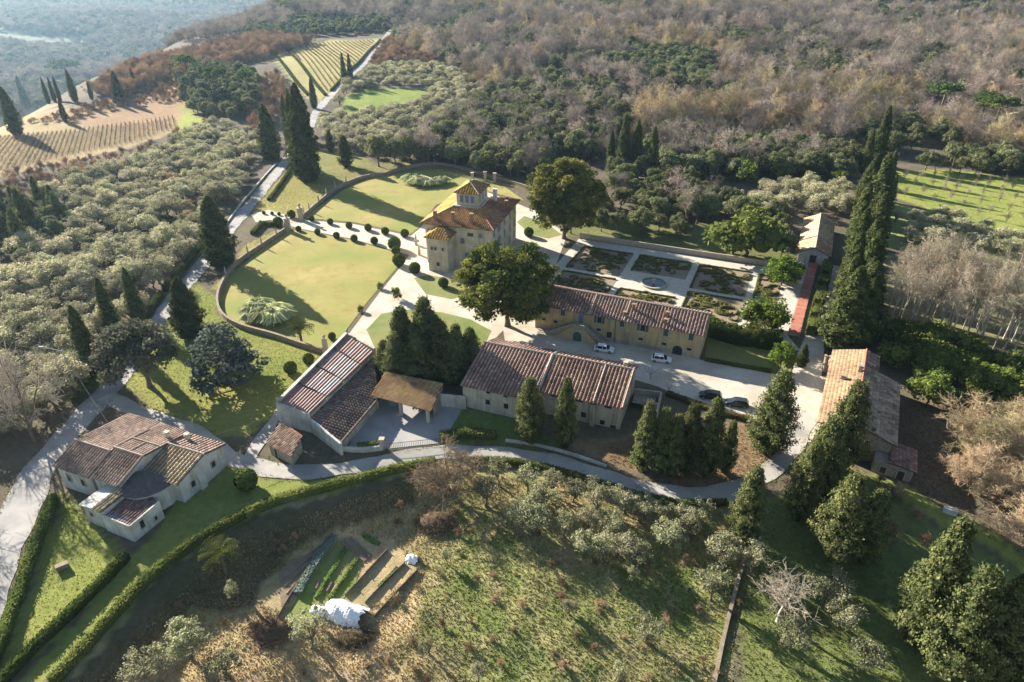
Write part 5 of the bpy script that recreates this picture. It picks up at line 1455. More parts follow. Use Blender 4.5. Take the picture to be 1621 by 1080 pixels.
tree_px('palm_tree', (1192, 548), 515, 'small palm standing against the tall dark hedge', 'palm')

# ------------------------------------------------------------------ curved garden wall with finials, gate piers
def curved_wall(label, px, h, finial_from, n_fin, side=0):
    pts = [p[:2] for p in resample(Gs(*px), 2.2)]
    w = thing('garden_wall', label, 'wall', (*pts[len(pts) // 2], hz(*pts[len(pts) // 2])))
    tops = [hz(*p) + h for p in pts]
    wall_line(w, pts, -.4, tops, .42, WALLST)
    mb = MB()
    for i in range(len(pts) - 1):
        A = np.array(pts[i]); B = np.array(pts[i + 1]); t = unit(B - A); n = np.array([-t[1], t[0]]) * .27
        mb.prism([tuple(A - n), tuple(B - n), tuple(B + n), tuple(A + n)], [tops[i] + .002, tops[i + 1] + .002] * 1 + [tops[i + 1] + .002, tops[i] + .002], [tops[i] + .12, tops[i + 1] + .12, tops[i + 1] + .12, tops[i] + .12])
    mb.build('coping', WALLST, w)
    idx = np.linspace(finial_from[0] * (len(pts) - 1), finial_from[1] * (len(pts) - 1), n_fin) if n_fin else []
    fm = MB(); fm.lathe([(.26, 0), (.26, .3), (.15, .42), (.24, .8), (.15, 1.6), (.04, 2.1)], (0, 0, 0), 8); fme = fm.mesh('finial', PIERST)
    for q in idx:
        p = pts[int(q)]; o = link('finial', fme); o.location = (p[0], p[1], hz(*p) + h + .1); o.parent = w; o.matrix_parent_inverse = world_of(w).inverted()
    return w
curved_wall('curved stone wall round the near lawn with a row of finials', [(456, 364), (415, 391), (374, 420), (352, 453), (345, 480), (354, 503), (383, 520), (433, 534), (474, 548), (512, 560)], 1.1, (.03, .42), 6)
curved_wall('curved stone wall round the far lawn beyond the gate', [(479, 346), (505, 323), (536, 299), (575, 283), (607, 278)], 1.1, (.05, .7), 6)
curved_wall('low wall behind the far lawn at the foot of the wood', [(607, 278), (660, 264), (700, 262), (760, 276), (845, 302)], 1.0, (0, 0), 0)
for lab, px in (('near gate pier with urn where the villa drive enters', (457, 366)), ('far gate pier with urn where the villa drive enters', (477, 349))):
    x, y = G(*px); p = thing('gate_pier', lab, 'pier', (x, y, 0), 0, 'gate piers of the villa drive')
    mb = MB(); mb.box((x, y, 1.8), (1, 0, 0), (0, 1, 0), 1.3, 4.2, 1.3); mb.box((x, y, 4.0), (1, 0, 0), (0, 1, 0), 1.7, .3, 1.7); mb.build('shaft', PIERST, p)
    mb = MB(); mb.lathe([(.4, 0), (.25, .3), (.5, .8), (.55, 1.0), (.15, 1.3)], (x, y, 4.15), 12); mb.build('urn', PIERST, p)
for lab, px in (('left statue pedestal at the villa end of the drive', (659, 388)), ('right statue pedestal at the villa end of the drive', (664, 404))):
    x, y = G(*px); p = thing('statue', lab, 'statue', (x, y, 0), 0, 'statues by the villa')
    mb = MB(); mb.box((x, y, .7), (1, 0, 0), (0, 1, 0), .7, 1.5, .7); mb.box((x, y, 1.5), (1, 0, 0), (0, 1, 0), .9, .15, .9); mb.build('pedestal', PIERST, p)
    mb = MB(); mb.lathe([(.28, 0), (.30, .5), (.22, .8), (.30, 1.15), (.12, 1.32), (.16, 1.45), (.14, 1.62), (.03, 1.7)], (x, y, 1.57), 10); mb.build('figure', PIERST, p)
x, y = G(516, 556); p = thing('gate_pier', 'stone pier with urn where the curved wall meets the glasshouse', 'pier', (x, y, 0))
mb = MB(); mb.box((x, y, 1.4), (1, 0, 0), (0, 1, 0), .9, 3.2, .9); mb.build('shaft', PIERST, p)
mb = MB(); mb.lathe([(.3, 0), (.2, .25), (.42, .7), (.1, 1.0)], (x, y, 3.0), 10); mb.build('urn', PIERST, p)
for i, px in enumerate([(748, 288), (768, 287), (783, 289)]):
    x, y = G(*px); p = thing('back_gate_pier', '%s stone pier of the gate behind the villa, from the left' % ORD[i], 'pier', (x, y, hz(x, y)), 0, 'piers behind the villa')
    mb = MB(); mb.box((x, y, 1.5), (1, 0, 0), (0, 1, 0), 1.0, 3.4, 1.0); mb.box((x, y, 3.25), (1, 0, 0), (0, 1, 0), 1.3, .2, 1.3); mb.build('shaft', PIERST, p)

# clipped balls along the drive
FAR = [(494, 347), (523, 352), (553, 358), (583, 362), (610, 368), (641, 372)]; NEAR = [(473, 363), (503, 368), (533, 374), (561, 379), (593, 383)]
for i, q in enumerate(FAR): tree_px('box_ball', (q[0], q[1] + 3), 0, '%s clipped box ball from the gate on the far side of the villa drive' % ORD[i], 'topiary', 'box balls lining the villa drive', h=1.75 + .14 * i)
for i, q in enumerate(NEAR): tree_px('box_ball', (q[0], q[1] + 3), 0, '%s clipped box ball from the gate on the near side of the villa drive' % ORD[i], 'topiary', 'box balls lining the villa drive', h=1.7 + .12 * i)
for q, h, lab in (((625, 394), 3.6, 'largest clipped ball at the corner of the near lawn and the drive'), ((627, 402), 2.4, 'middle clipped ball of the trio at the lawn corner'), ((632, 420), 3.4, 'lowest clipped ball of the trio at the lawn corner'), ((657, 432), 3.0, 'clipped ball on the green island in front of the villa tower'),
                  ((702, 454), 2.6, 'low rounded shrub on the green island near the great tree'), ((837, 374), 2.8, 'clipped ball at the right side of the villa'), ((392, 772), 3.5, 'single clipped ball beside the lane below the chapel house'), ((441, 358), 3.0, 'rounded bush against the near gate pier'), ((462, 345), 2.6, 'rounded bush against the far gate pier'), ((461, 590), 2.6, 'rounded shrub by the curved wall above the glasshouse'), ((489, 575), 2.3, 'clipped ball beside the glasshouse parapet'), ((526, 537), 1.7, 'small ball topiary at the head of the glasshouse')):
    tree_px('box_ball', q, 0, lab, 'topiary', h=h)
for i, q in enumerate([(418, 339), (431, 340), (442, 341)]): tree_px('box_ball', q, 0, '%s small ball outside the gate on the upper side, from the road' % ORD[i], 'topiary', 'small balls outside the gate', h=1.1)
for i, q in enumerate([(413, 354), (422, 355), (430, 357)]): tree_px('box_ball', q, 0, '%s small ball outside the gate on the lower side, from the road' % ORD[i], 'topiary', 'small balls outside the gate', h=1.1)
for q, h, lab in (((602, 458), 1.9, 'small potted shrub on the lawn edge of the drive'), ((571, 494), 1.7, 'small shrub on the lawn edge near the glasshouse')): tree_px('laurel_bush', q, 0, lab, 'shrub', h=h)
tree_px('laurel_bush', (630, 474), 0, 'dark little evergreen standing in the gravel drive', 'shrub', h=3.6, wide=.7)

# hedges along lanes and roads
hedge('long clipped hedge on the lawn side of the main road', Gs((88, 792), (62, 858), (28, 955), (-5, 1045), (-30, 1100)), 1.3, 1.5, (.075, .10, .028), (.25, .255, .085))
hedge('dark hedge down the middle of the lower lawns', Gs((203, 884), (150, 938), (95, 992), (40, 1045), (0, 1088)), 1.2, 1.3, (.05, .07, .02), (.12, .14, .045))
hedge('clipped hedge along the top of the bank, upper half', Gs((268, 893), (240, 916), (213, 943)), 1.25, 1.35, (.08, .105, .03), (.26, .26, .09))
hedge('clipped hedge along the top of the bank, lower half', Gs((214, 942), (165, 997), (125, 1040), (85, 1085)), 1.25, 1.35, (.08, .105, .03), (.26, .26, .09))
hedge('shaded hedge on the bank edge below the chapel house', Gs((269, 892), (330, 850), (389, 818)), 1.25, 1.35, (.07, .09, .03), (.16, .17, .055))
hedge('long hedge on the bank edge below the lane', Gs((388, 819), (448, 794), (540, 769), (640, 744), (690, 735)), 1.3, 1.35, (.085, .105, .03), (.27, .265, .09))
hedge('low hedge on the lower edge of the lane above the olives', Gs((735, 731), (800, 732), (860, 742), (930, 762), (1000, 784), (1080, 800), (1150, 798)), 1.1, .9, (.07, .09, .03), (.16, .17, .055))
hedge('hedge beside the upper road below the olive grove, lower stretch', Gs((120, 640), (165, 588), (210, 530), (255, 470)), 1.6, 1.5, (.055, .07, .025), (.13, .14, .05))
hedge('hedge beside the upper road below the olive grove, upper stretch', Gs((262, 462), (308, 405), (350, 345)), 1.5, 1.4, (.055, .07, .025), (.13, .14, .05))
hedge('hedge on the garden side of the road by the gate', Gs((400, 372), (416, 357), (432, 358)), 1.3, 1.2)
hedge('hedge on the garden side of the road above the gate', Gs((426, 318), (445, 292), (462, 268)), 1.1, 1.0)
hedge('clipped hedge behind the yard gate', Gs((698, 697), (740, 690), (785, 693)), 1.8, 1.4, (.075, .10, .03), (.25, .255, .085))
hedge('short hedge on the yard wall by the lane', Gs((566, 712), (600, 708)), 1.0, 1.2, (.075, .10, .03), (.25, .255, .085))
hedge('dark hedge along the courtyard edge behind the black cars', Gs((1055, 625), (1120, 648), (1190, 668)), 1.2, .8, (.09, .085, .035), (.18, .16, .07))

# kerb wall of the road, yard walls, low walls
kw = thing('road_wall', 'low pale wall on the outer edge of the road beside the villa gate', 'wall', (*G(395, 310), hz(*G(395, 310))))
rp = [p[:2] for p in resample(Gs((357, 358), (385, 320), (415, 285), (438, 260)), 3)]
wall_line(kw, rp, -.3, [hz(*p) + .55 for p in rp], .4, WHITEP)
yw2 = thing('yard_front_wall', 'low wall along the lane in front of the sunken yard', 'wall', (*G(575, 716), 0))
rp = [p[:2] for p in resample(Gs((543, 714), (575, 716), (606, 712)), 3)]
wall_line(yw2, rp, -.6, [hz(*p) + 1.0 for p in rp], .4, WHITEP)
x, y = G(606, 711); p = thing('yard_gate_pier', 'pale square pier at the left end of the yard gate', 'pier', (x, y, hz(x, y))); mb = MB(); mb.box((x, y, hz(x, y) + 1.0), (1, 0, 0), (0, 1, 0), .7, 2.4, .7); mb.box((x, y, hz(x, y) + 2.27), (1, 0, 0), (0, 1, 0), .95, .14, .95); mb.build('shaft', PIERST, p)
A = np.array(G(612, 712)); B = np.array(G(697, 703)); ft = thing('yard_gate', 'long iron gate across the entrance of the sunken yard', 'gate', (*((A + B) / 2), 0)); n = 30
fm = MB(); fm.tube((0, 0, 0), (0, 0, 1.35), .03, .03, 4); fme = fm.mesh('bar', IRON)
for i in range(n + 1):
    q = A + (B - A) * i / n; o = link('bar', fme); o.location = (q[0], q[1], hz(*q)); o.parent = ft; o.matrix_parent_inverse = world_of(ft).inverted()
for zz in (.15, 1.25):
    mb = MB(); mb.tube((*A, hz(*A) + zz), (*B, hz(*B) + zz), .04, .04, 4); mb.build('rail', IRON, ft)
lw2 = thing('lane_wall', 'low pale kerb wall above the lane in front of the barn', 'wall', (*G(860, 707), hz(*G(860, 707))))
rp = [p[:2] for p in resample(Gs((800, 699), (850, 706), (910, 722), (960, 740)), 3)]
wall_line(lw2, rp, -.4, [hz(*p) + .5 for p in rp], .35, WHITEP)
dw = thing('dry_stone_wall', 'low dry wall running down beside the orchard at lower right', 'wall', (*G(1150, 980), hz(*G(1150, 980))))
rp = [p[:2] for p in resample(Gs((1178, 885), (1160, 950), (1143, 1020), (1128, 1095)), 3)]
wall_line(dw, rp, -.3, [hz(*p) + .45 for p in rp], .5, WALLST)

# ------------------------------------------------------------------ cars
def car(label, px, deg, paint, estate=False):
    x, y = G(*px); z = hz(x, y) + .05
    c = thing('parked_car', label, 'car', (x, y, z), R(deg), 'cars in the courtyard')
    def loft(stations, mat, name, parent=c):
        m = MB(); N = len(stations[0][1])
        V = [(sx, yy, zz) for sx, ring in stations for yy, zz in ring]
        Fc = [(i * N + j, i * N + (j + 1) % N, (i + 1) * N + (j + 1) % N, (i + 1) * N + j) for i in range(len(stations) - 1) for j in range(N)]
        Fc += [tuple(range(N - 1, -1, -1)), tuple((len(stations) - 1) * N + j for j in range(N))]
        m.add(V, Fc); me = m.mesh(name, mat, smooth=False); return link(name, me, parent)
    def ring(hw, z0, z1): return [(-hw * .94, z0), (hw * .94, z0), (hw, z0 + .18), (hw, z1 - .16), (hw * .90, z1), (-hw * .90, z1), (-hw, z1 - .16), (-hw, z0 + .18)]
    body = loft([(-2.1, ring(.72, .42, .72)), (-2.0, ring(.82, .28, .86)), (-1.4, ring(.88, .24, .94)), (.6, ring(.88, .22, .96)), (1.3, ring(.87, .24, .90)), (1.95, ring(.80, .28, .76)), (2.12, ring(.68, .40, .62))], paint, 'body')
    def cab(hw, z0, z1, t): return [(-hw, z0), (hw, z0), (hw * t, z1), (-hw * t, z1)]
    e = -2.0 if estate else -1.75
    cabin = loft([(e, cab(.80, .9, .95, .95)), (e + .35, cab(.82, .9, 1.40, .80)), (-.2, cab(.83, .9, 1.47, .78)), (.45, cab(.82, .9, 1.42, .78)), (1.15, cab(.80, .9, .97, .92))], CARGLASS, 'windows')
    loft([(e + .33, [(-.66, 1.40), (.66, 1.40), (.64, 1.45), (-.64, 1.45)]), (-.2, [(-.66, 1.47), (.66, 1.47), (.64, 1.52), (-.64, 1.52)]), (.47, [(-.65, 1.42), (.65, 1.42), (.63, 1.47), (-.63, 1.47)])], paint, 'roof')
    for sx in (e + .36, -.25, .5):
        m = MB()
        for s in (-1, 1): m.tube((sx + (.1 if sx > 0 else 0), s * .84, .92), (sx, s * .66, 1.44), .05, .05, 4)
        link('pillars', m.mesh('pillars', paint), c)
    wm = MB(); wm.tube((0, -.11, 0), (0, .11, 0), .33, .33, 14); wme = wm.mesh('tyre', TYRE)
    rm = MB(); rm.tube((0, -.125, 0), (0, .125, 0), .2, .2, 10); rme = rm.mesh('rim', RIM)
    for sx in (-1.32, 1.30):
        for s in (-1, 1):
            w = link('wheel', wme, c); w.location = (sx, s * .80, .30); r_ = link('rim', rme, w)
    for s in (-1, 1):
        m = MB(); m.box((1.99, s * .58, .66), (1, 0, 0), (0, 1, 0), .16, .14, .32); link('headlight', m.mesh('headlight', LAMP), c)
        m = MB(); m.box((-2.02, s * .62, .72), (1, 0, 0), (0, 1, 0), .14, .2, .26); link('tail_light', m.mesh('tail_light', TAIL), c)
        m = MB(); m.box((.72, s * .98, 1.0), (1, 0, 0), (0, 1, 0), .12, .14, .2); link('wing_mirror', m.mesh('wing_mirror', paint), c)
    return c
CARW = surf('white_paint', (.78, .78, .78), (.82, .82, .82), .5, .3, spec=.5); CARB = surf('black_paint', (.012, .012, .015), (.02, .02, .022), .5, .25, spec=.5); CARG = surf('dark_grey_paint', (.03, .032, .036), (.04, .042, .048), .5, .25, spec=.5)
CARGLASS = surf('car_glass', (.012, .014, .018), (.02, .022, .028), .5, .08, spec=.6); TYRE = surf('tyre', (.02, .02, .02), (.03, .03, .03), 3, .9); RIM = surf('rim', (.4, .4, .42), (.5, .5, .52), 2, .35, metallic=.8)
LAMP = surf('lamp_glass', (.6, .6, .6), (.7, .7, .7), 1, .15, spec=.6); TAIL = surf('tail_glass', (.35, .02, .02), (.4, .03, .03), 1, .2, spec=.6)
car('white hatchback parked by the farmhouse door, nearer the stair', (956, 556), -16, CARW)
car('white hatchback parked below the arched farmhouse doorway', (1046, 572), -14, CARW)
car('black estate car parked nearer the barn on the courtyard edge', (1124, 630), 166, CARB, True)
car('dark grey car parked nearer the big conifer on the courtyard edge', (1166, 642), 166, CARG, True)

# ------------------------------------------------------------------ utility pole and wires
x, y = G(121, 614); po = thing('utility_pole', 'pale concrete utility pole with lamp arm beside the olive grove', 'pole', (x, y, 0))
mb = MB(); mb.tube((x, y, -.3), (x, y, 8.6), .17, .10, 8); mb.build('shaft', CONCP, po)
mb = MB(); mb.tube((x, y, 8.3), (x - 4.2, y + .8, 8.9), .06, .05, 6); mb.build('arm', CONCP, po); mb = MB(); mb.box((x - 4.3, y + .8, 8.85), (1, 0, 0), (0, 1, 0), .8, .14, .3); mb.build('lamp_head', CONCP, po)
def wire(label, a, b_, sag):
    a = np.array(a); b_ = np.array(b_); m = MB(); pr = a
    for i in range(1, 15):
        f = i / 14; q = a + (b_ - a) * f - np.array([0, 0, sag * 4 * f * (1 - f)]); m.tube(tuple(pr), tuple(q), .022, .022, 4); pr = q
    tag(m.build('overhead_wire', IRON), label, 'wire')
wire('thin wire from the utility pole to the chapel house', (x, y, 8.5), GZ(170, 668, 5.2), .6)
wire('thin wire from the utility pole over the olive grove', (x, y, 8.5), GZ(-40, 560, 9), .8)
wire('thin wire from the chapel house to the glasshouse', GZ(300, 700, 5.0), GZ(470, 640, 5.0), .5)

# ------------------------------------------------------------------ kitchen garden
def bed(name, px, mat, rows=0, lab=None):
    poly = Gs(*px); sheet(name, poly, mat, .05, step=1.2)
    if rows:
        t = thing('seed_bed', lab, 'bed', (*poly[0], hz(*poly[0])))
        A, B, C, D = [np.array(p) for p in poly]
        for r_ in range(rows):
            f = (r_ + .5) / rows; a = A + (B - A) * f; b_ = D + (C - D) * f; m = MB(); k = 10
            for i in range(k):
                q0 = a + (b_ - a) * i / k; q1 = a + (b_ - a) * (i + 1.05) / k; m.tube((*q0, hz(*q0) + .06), (*q1, hz(*q1) + .06), .17, .17, 6, False)
            m.build('ridge', SOIL, t)
bed('planting_bed', [(441, 903), (510, 861), (507, 879), (445, 962)], SOIL)
t = thing('seed_bed', 'long brown ridged seed bed at the left of the kitchen garden', 'bed', (*G(470, 910), hz(*G(470, 910))))
for i in range(5):
    m = MB(); a = np.array(G(444 + i * 3.2, 905 + i * 12)); b_ = np.array(G(511 - i * .5, 862 + i * 4)); k = 12
    for j in range(k):
        q0 = a + (b_ - a) * j / k; q1 = a + (b_ - a) * (j + 1.05) / k; m.tube((*q0, hz(*q0) + .05), (*q1, hz(*q1) + .05), .16, .16, 6, False)
    m.build('ridge', SOIL, t)
bed('planting_bed', [(536, 857), (558, 850), (589, 879), (576, 890)], SOIL, 5, 'ridged brown seed bed at the top of the kitchen garden')
bed('planting_bed', [(501, 917), (540, 926), (530, 940), (496, 932)], SOIL, 4, 'small ridged seed bed in the green plot of the kitchen garden')
GREENP = surf('green_plot', (.15, .21, .04), (.26, .31, .07), .7, .95, .7, 6, c3=(.28, .26, .10), s3=.15)
sheet('vegetable_plot', Gs((534, 856), (575, 890), (560, 930), (520, 975), (450, 985), (475, 940)), GREENP, .04, step=1.2)
hedge('silvery row of artichokes along the kitchen garden path', Gs((530, 851), (512, 875), (492, 905), (471, 942)), 1.1, .7, (.22, .27, .21), (.36, .42, .34), 40, .16, 'artichoke_row', 'plant row', None, LEAF)
for i_, (q0, q1, lab) in enumerate((((548, 868), (500, 948), 'leafy green vegetable row nearest the artichokes'), ((566, 884), (522, 950), 'leafy green vegetable row in the middle of the plot'), ((600, 862), (575, 848), 'row of bushy greens at the top of the kitchen garden'), ((600, 930), (630, 900), 'row of low greens between the board edgings'))):
    hedge(lab, Gs(q0, q1), .6, .35, (.13, .19, .05), (.30, .36, .14), 30, .13, 'vegetable_row', 'plant row', 'rows of the kitchen garden', LEAF)
def board_fence(label, px, h=.45, th=.08):
    pts = [p[:2] for p in resample(Gs(*px), 2.0)]; f = thing('board_edging', label, 'fence', (*pts[0], hz(*pts[0])))
    for i in range(len(pts) - 1):
        A = np.array(pts[i]); B = np.array(pts[i + 1]); t = unit(B - A); n = np.array([-t[1], t[0]]) * th / 2; m = MB()
        m.prism([tuple(A - n), tuple(B - t * .03 - n), tuple(B - t * .03 + n), tuple(A + n)], hz(*A) - .1, hz(*A) + h + .04 * math.sin(i * 2.1)); m.build('board', WOODP, f)
        m = MB(); m.box((*A, hz(*A) + h * .5), (1, 0, 0), (0, 1, 0), .09, h + .3, .09); m.build('post', WOODP, f)
board_fence('dark board edging left of the artichoke row', [(514, 860), (480, 912), (440, 978)])
board_fence('board edging down the middle of the kitchen garden', [(613, 872), (580, 908), (546, 944)])
board_fence('upper of two board edgings right of the white tent', [(641, 893), (608, 924), (578, 956)])
board_fence('lower of two board edgings right of the white tent', [(661, 904), (625, 942), (592, 978)])
def tent(label, px, w, d_, h, rot, seed):
    x, y = G(*px); z = hz(x, y); rg = np.random.default_rng(seed); N = 15
    V = []; Fc = []
    for i in range(N):
        for j in range(N):
            a = i / (N - 1) * 2 - 1; b_ = j / (N - 1) * 2 - 1
            hh = h * max(0, 1 - abs(b_) ** 1.5) ** .8 * (1 - .45 * abs(a) ** 3) * (1 + .1 * math.sin(a * 7 + b_ * 5)) + .012 * rg.normal()
            u = a * w / 2 * (1 + .08 * rg.normal() * (abs(a) > .9)); v = b_ * d_ / 2 * (1 + .1 * rg.normal() * (abs(b_) > .9))
            V.append((x + u * math.cos(rot) - v * math.sin(rot), y + u * math.sin(rot) + v * math.cos(rot), z + max(hh, .02)))
    for i in range(N - 1):
        for j in range(N - 1): Fc.append((i * N + j, (i + 1) * N + j, (i + 1) * N + j + 1, i * N + j + 1))
    n0 = len(V); V += [(a, b_, c - .04) for a, b_, c in V]; Fc += [tuple(n0 + k for k in f[::-1]) for f in Fc]
    m = MB(); m.add(V, Fc); tag(m.build('plastic_tunnel', WHITEC), label, 'tunnel')
tent('large white plastic tunnel at the foot of the kitchen garden', (546, 972), 5.6, 3.6, 1.7, -.35, 3)
tent('small white plastic cover left of the large tunnel', (505, 968), 2.2, 1.6, .9, -.3, 4)
tent('small white plastic cover at the top corner of the kitchen garden', (653, 886), 1.8, 1.6, .9, -.3, 5)
tree_px('palm_tree', (357, 905), 868, 'small shaggy palm on the shaded slope left of the kitchen garden', 'palm')
mb = MB(); x, y = G(100, 900); mb.box((x, y, .3), (.8, .6, 0), (-.6, .8, 0), 1.5, .9, .7); mb.box((x, y, .8), (.8, .6, 0), (-.6, .8, 0), 1.6, .1, .8); tag(mb.build('stone_block', WALLST), 'dark stone block on the triangular lawn by the road', 'stone')
x, y = G(1268, 268 + 541); 
mb = MB(); x, y = G(1503, 812); mb.box((x, y, hz(x, y) + .4), (.85, -.5, 0), (.5, .85, 0), 1.9, .9, .8); tag(mb.build('stone_trough', WHITEP), 'pale stone trough on the grass strip at the right', 'trough')
# brush heap
def heap(label, px, r_, h, seed):
    x, y = G(*px); rg = np.random.default_rng(seed); n = 500; a = rg.random(n) * 6.28; q = r_ * np.sqrt(rg.random(n)); P0 = np.stack([q * np.cos(a), q * np.sin(a) * .7, h * (1 - (q / r_) ** 2) * rg.random(n)], 1)
    dr = unit(rg.normal(size=(n, 3)) * (1, 1, .35)); V, Q = thin_quads(P0, P0 + dr * rg.uniform(.6, 1.6, (n, 1)), np.full(n, .035)); C = np.repeat(np.tile(rg.uniform(.6, 1.3, (n, 1)) * np.array([(.30, .22, .14)]), (2, 1)), 4, 0)
    A = merge((V, Q, C), spheroid(0, 0, 0, r_ * .85, r_ * .6, h * .7, (.13, .10, .065), 12, 6))
    o = link('brush_heap', np_mesh('brush_heap', A[0], A[1], [TWIG], A[2])); o.location = (x, y, hz(x, y)); tag(o, label, 'brush heap')
heap('big heap of brown brushwood below the spreading bare tree', (692, 828), 3.6, 2.0, 31); heap('brown brush heap beside the white tunnel', (560, 1010), 2.6, 1.2, 32); heap('low heap of dark prunings left of the kitchen garden', (425, 1000), 3.2, 1.1, 33)

# ------------------------------------------------------------------ vineyards
def vine_row(label, a, b_, group, seed):
    rg = np.random.default_rng(seed); a = np.array(a); b_ = np.array(b_); L = float(np.linalg.norm(b_ - a)); n = int(L * 9)
    f = rg.random(n); P0 = a + (b_ - a) * f[:, None]; z = height(P0[:, 0], P0[:, 1]); P0 = np.column_stack([P0, z + rg.uniform(.2, .9, n)])
    D = rg.normal(size=(n, 3)) * (.35, .35, .45) + (0, 0, .25); V, Q = thin_quads(P0, P0 + D, np.full(n, .035)); k = rg.random((n, 1)); C = np.array((.20, .135, .09)) * (1 - k) + np.array((.34, .25, .16)) * k
    m = int(L / 4) + 1; PP = a + (b_ - a) * np.linspace(0, 1, m)[:, None]; zz = height(PP[:, 0], PP[:, 1]); B0 = np.column_stack([PP, zz - .1]); B1 = np.column_stack([PP, zz + 1.5]); V2, Q2 = thin_quads(B0, B1, np.full(m, .05))
    A = merge((V, Q, np.repeat(np.concatenate([C, C]), 4, 0)), (V2, Q2, np.tile((.30, .26, .2), (len(V2), 1))))
    o0 = np.array([a[0], a[1], hz(*a)]); o = link('vine_row', np_mesh('vine_row', A[0] - o0, A[1], [TWIG], A[2])); o.location = o0.tolist(); tag(o, label, 'vines', group)
def clip_rows(poly, dirv, step):
    d_ = unit(np.array(dirv, float)); n = np.array([-d_[1], d_[0]]); P = np.array(poly); c = P.mean(0); e = (P - c) @ n; out = []
    for s in np.arange(e.min() + step / 2, e.max(), step):
        ts = []
        for i in range(len(P)):
            e1, e2 = e[i], e[(i + 1) % len(P)]
            if (e1 - s) * (e2 - s) < 0: f = (s - e1) / (e2 - e1); ts.append(float(((P[i] + (P[(i + 1) % len(P)] - P[i]) * f) - c) @ d_))
        if len(ts) >= 2 and max(ts) - min(ts) > 6: out.append((c + n * s + d_ * min(ts), c + n * s + d_ * max(ts)))
    return out
lv = Gs((-30, 225), (120, 207), (275, 185), (280, 200), (200, 228), (80, 255), (-30, 280)); ldir = np.array(G(98, 215)) - np.array(G(84, 250))
for i, (a, b_) in enumerate(clip_rows(lv, ldir, 1.9)): vine_row('row of bare vines in the tawny vineyard at the far left', a, b_, 'vine rows of the left vineyard', 900 + i)
tv = Gs((450, 70), (596, 63), (556, 110), (516, 148)); tdir2 = np.array(G(482, 108)) - np.array(G(455, 74))
for i, (a, b_) in enumerate(clip_rows(tv, tdir2, 3.2)): vine_row('row of bare vines in the hilltop vineyard beside the road', a, b_, 'vine rows of the hilltop vineyard', 960 + i)
hedge('dark hedge on the left edge of the hilltop vineyard', Gs((446, 70), (480, 108), (515, 152)), 1.3, 1.3)
hedge('dark hedge between the grass strip and the hilltop slope', Gs((425, 72), (455, 112), (488, 152)), 1.3, 1.3)
hedge('dark hedge beside the hilltop road', Gs((602, 64), (568, 100), (524, 145)), 1.2, 1.2)
# ------------------------------------------------------------------ individual trees
T = tree_px
T('great_magnolia', (803, 516), 376, 'great spreading evergreen between the farmhouse and the villa', 'tree', wide=1.12, variant=0)
T('great_magnolia', (893, 378), 246, 'great round evergreen to the right of the villa', 'tree', wide=1.0, variant=1)
T('road_oak', (238, 612), 514, 'grey-green evergreen oak at the fork of road and lane', 'tree', wide=1.05)
T('blue_cedar', (362, 606), 514, 'blue-grey cedar on the lawn inside the road fork', 'tree', wide=1.1)
CY = [((489, 288), 132, 1.35, 'tallest cypress by the road above the villa gate'), ((476, 280), 148, 1.2, 'left twin of the tallest cypress by the road'), ((430, 252), 165, 1.9, 'broad dark cypress on the left of the upper road'), ((457, 222), 150, 1.0, 'slim cypress behind the broad one on the upper road'), ((466, 218), 140, 1.0, 'slim tall cypress right of the upper road pair'), ((498, 172), 121, 1.1, 'lone cypress at the foot of the hilltop vineyard'), ((546, 134), 83, .9, 'left of two cypresses at the hilltop vineyard corner'), ((556, 133), 84, .9, 'right of two cypresses at the hilltop vineyard corner'),
      ((352, 420), 311, 2.1, 'broad dark cypress by the road at the near lawn'), ((186, 542), 440, 1.1, 'middle cypress of three in the olive grove edge'), ((222, 512), 424, 1.25, 'upper cypress of three in the olive grove edge'), ((148, 588), 484, 1.35, 'lower cypress of three in the olive grove edge'), ((303, 532), 440, 2.2, 'broad cypress on the verge above the cedar'),
      ((28, 214), 138, 1.5, 'tall dark cypress at the left edge above the vineyard'), ((46, 180), 120, 1.0, 'slim cypress behind the left edge cypress'), ((78, 165), 122, .8, 'first of three thin cypresses on the crest'), ((88, 163), 122, .8, 'second of three thin cypresses on the crest'), ((96, 162), 120, .8, 'third of three thin cypresses on the crest'), ((120, 162), 110, 1.1, 'dark cypress right of the three thin ones on the crest'), ((146, 158), 128, 1.0, 'short cypress on the crest beside the brown thicket'), ((104, 193), 155, 1.2, 'squat cypress on the vineyard edge'), ((214, 140), 108, 1.3, 'cypress at the top of the tawny slope'), ((190, 158), 112, 1.6, 'bushy cypress in the scrub on the tawny slope'), ((186, 165), 136, 1.6, 'low bushy cypress below the scrub'),
      ((965, 275), 205, .9, 'tall dark conifer in the park behind the garden'), ((985, 270), 180, 1.1, 'tallest dark conifer in the park behind the garden'), ((1005, 272), 190, 1.1, 'dark conifer right of the tallest one in the park'), ((1030, 280), 200, 1.2, 'broad dark conifer in the park')]
for b_, ty, wd, lab in CY: T('cypress', b_, ty, lab, 'cypress', wide=wd)
r_a = np.array(G(1322, 556)); r_b = np.array(G(1366, 318)); n = 19
for i in range(n):
    f = (i / (n - 1)) ** 1.25; q = r_a + (r_b - r_a) * f; side = (i % 2) * 3.4 - 1.7; nrm = unit(np.array([(r_b - r_a)[1], -(r_b - r_a)[0]]))
    q = q + nrm * (side + 2.0 + RNG.uniform(-.5, .5))
    tree('cypress', q[0], q[1], RNG.uniform(13, 20), '%s cypress from the near end of the tall row beside the terracotta walk' % ORD[i], 'cypress', 'tall cypress row right of the garden', wide=RNG.uniform(1.6, 2.2))
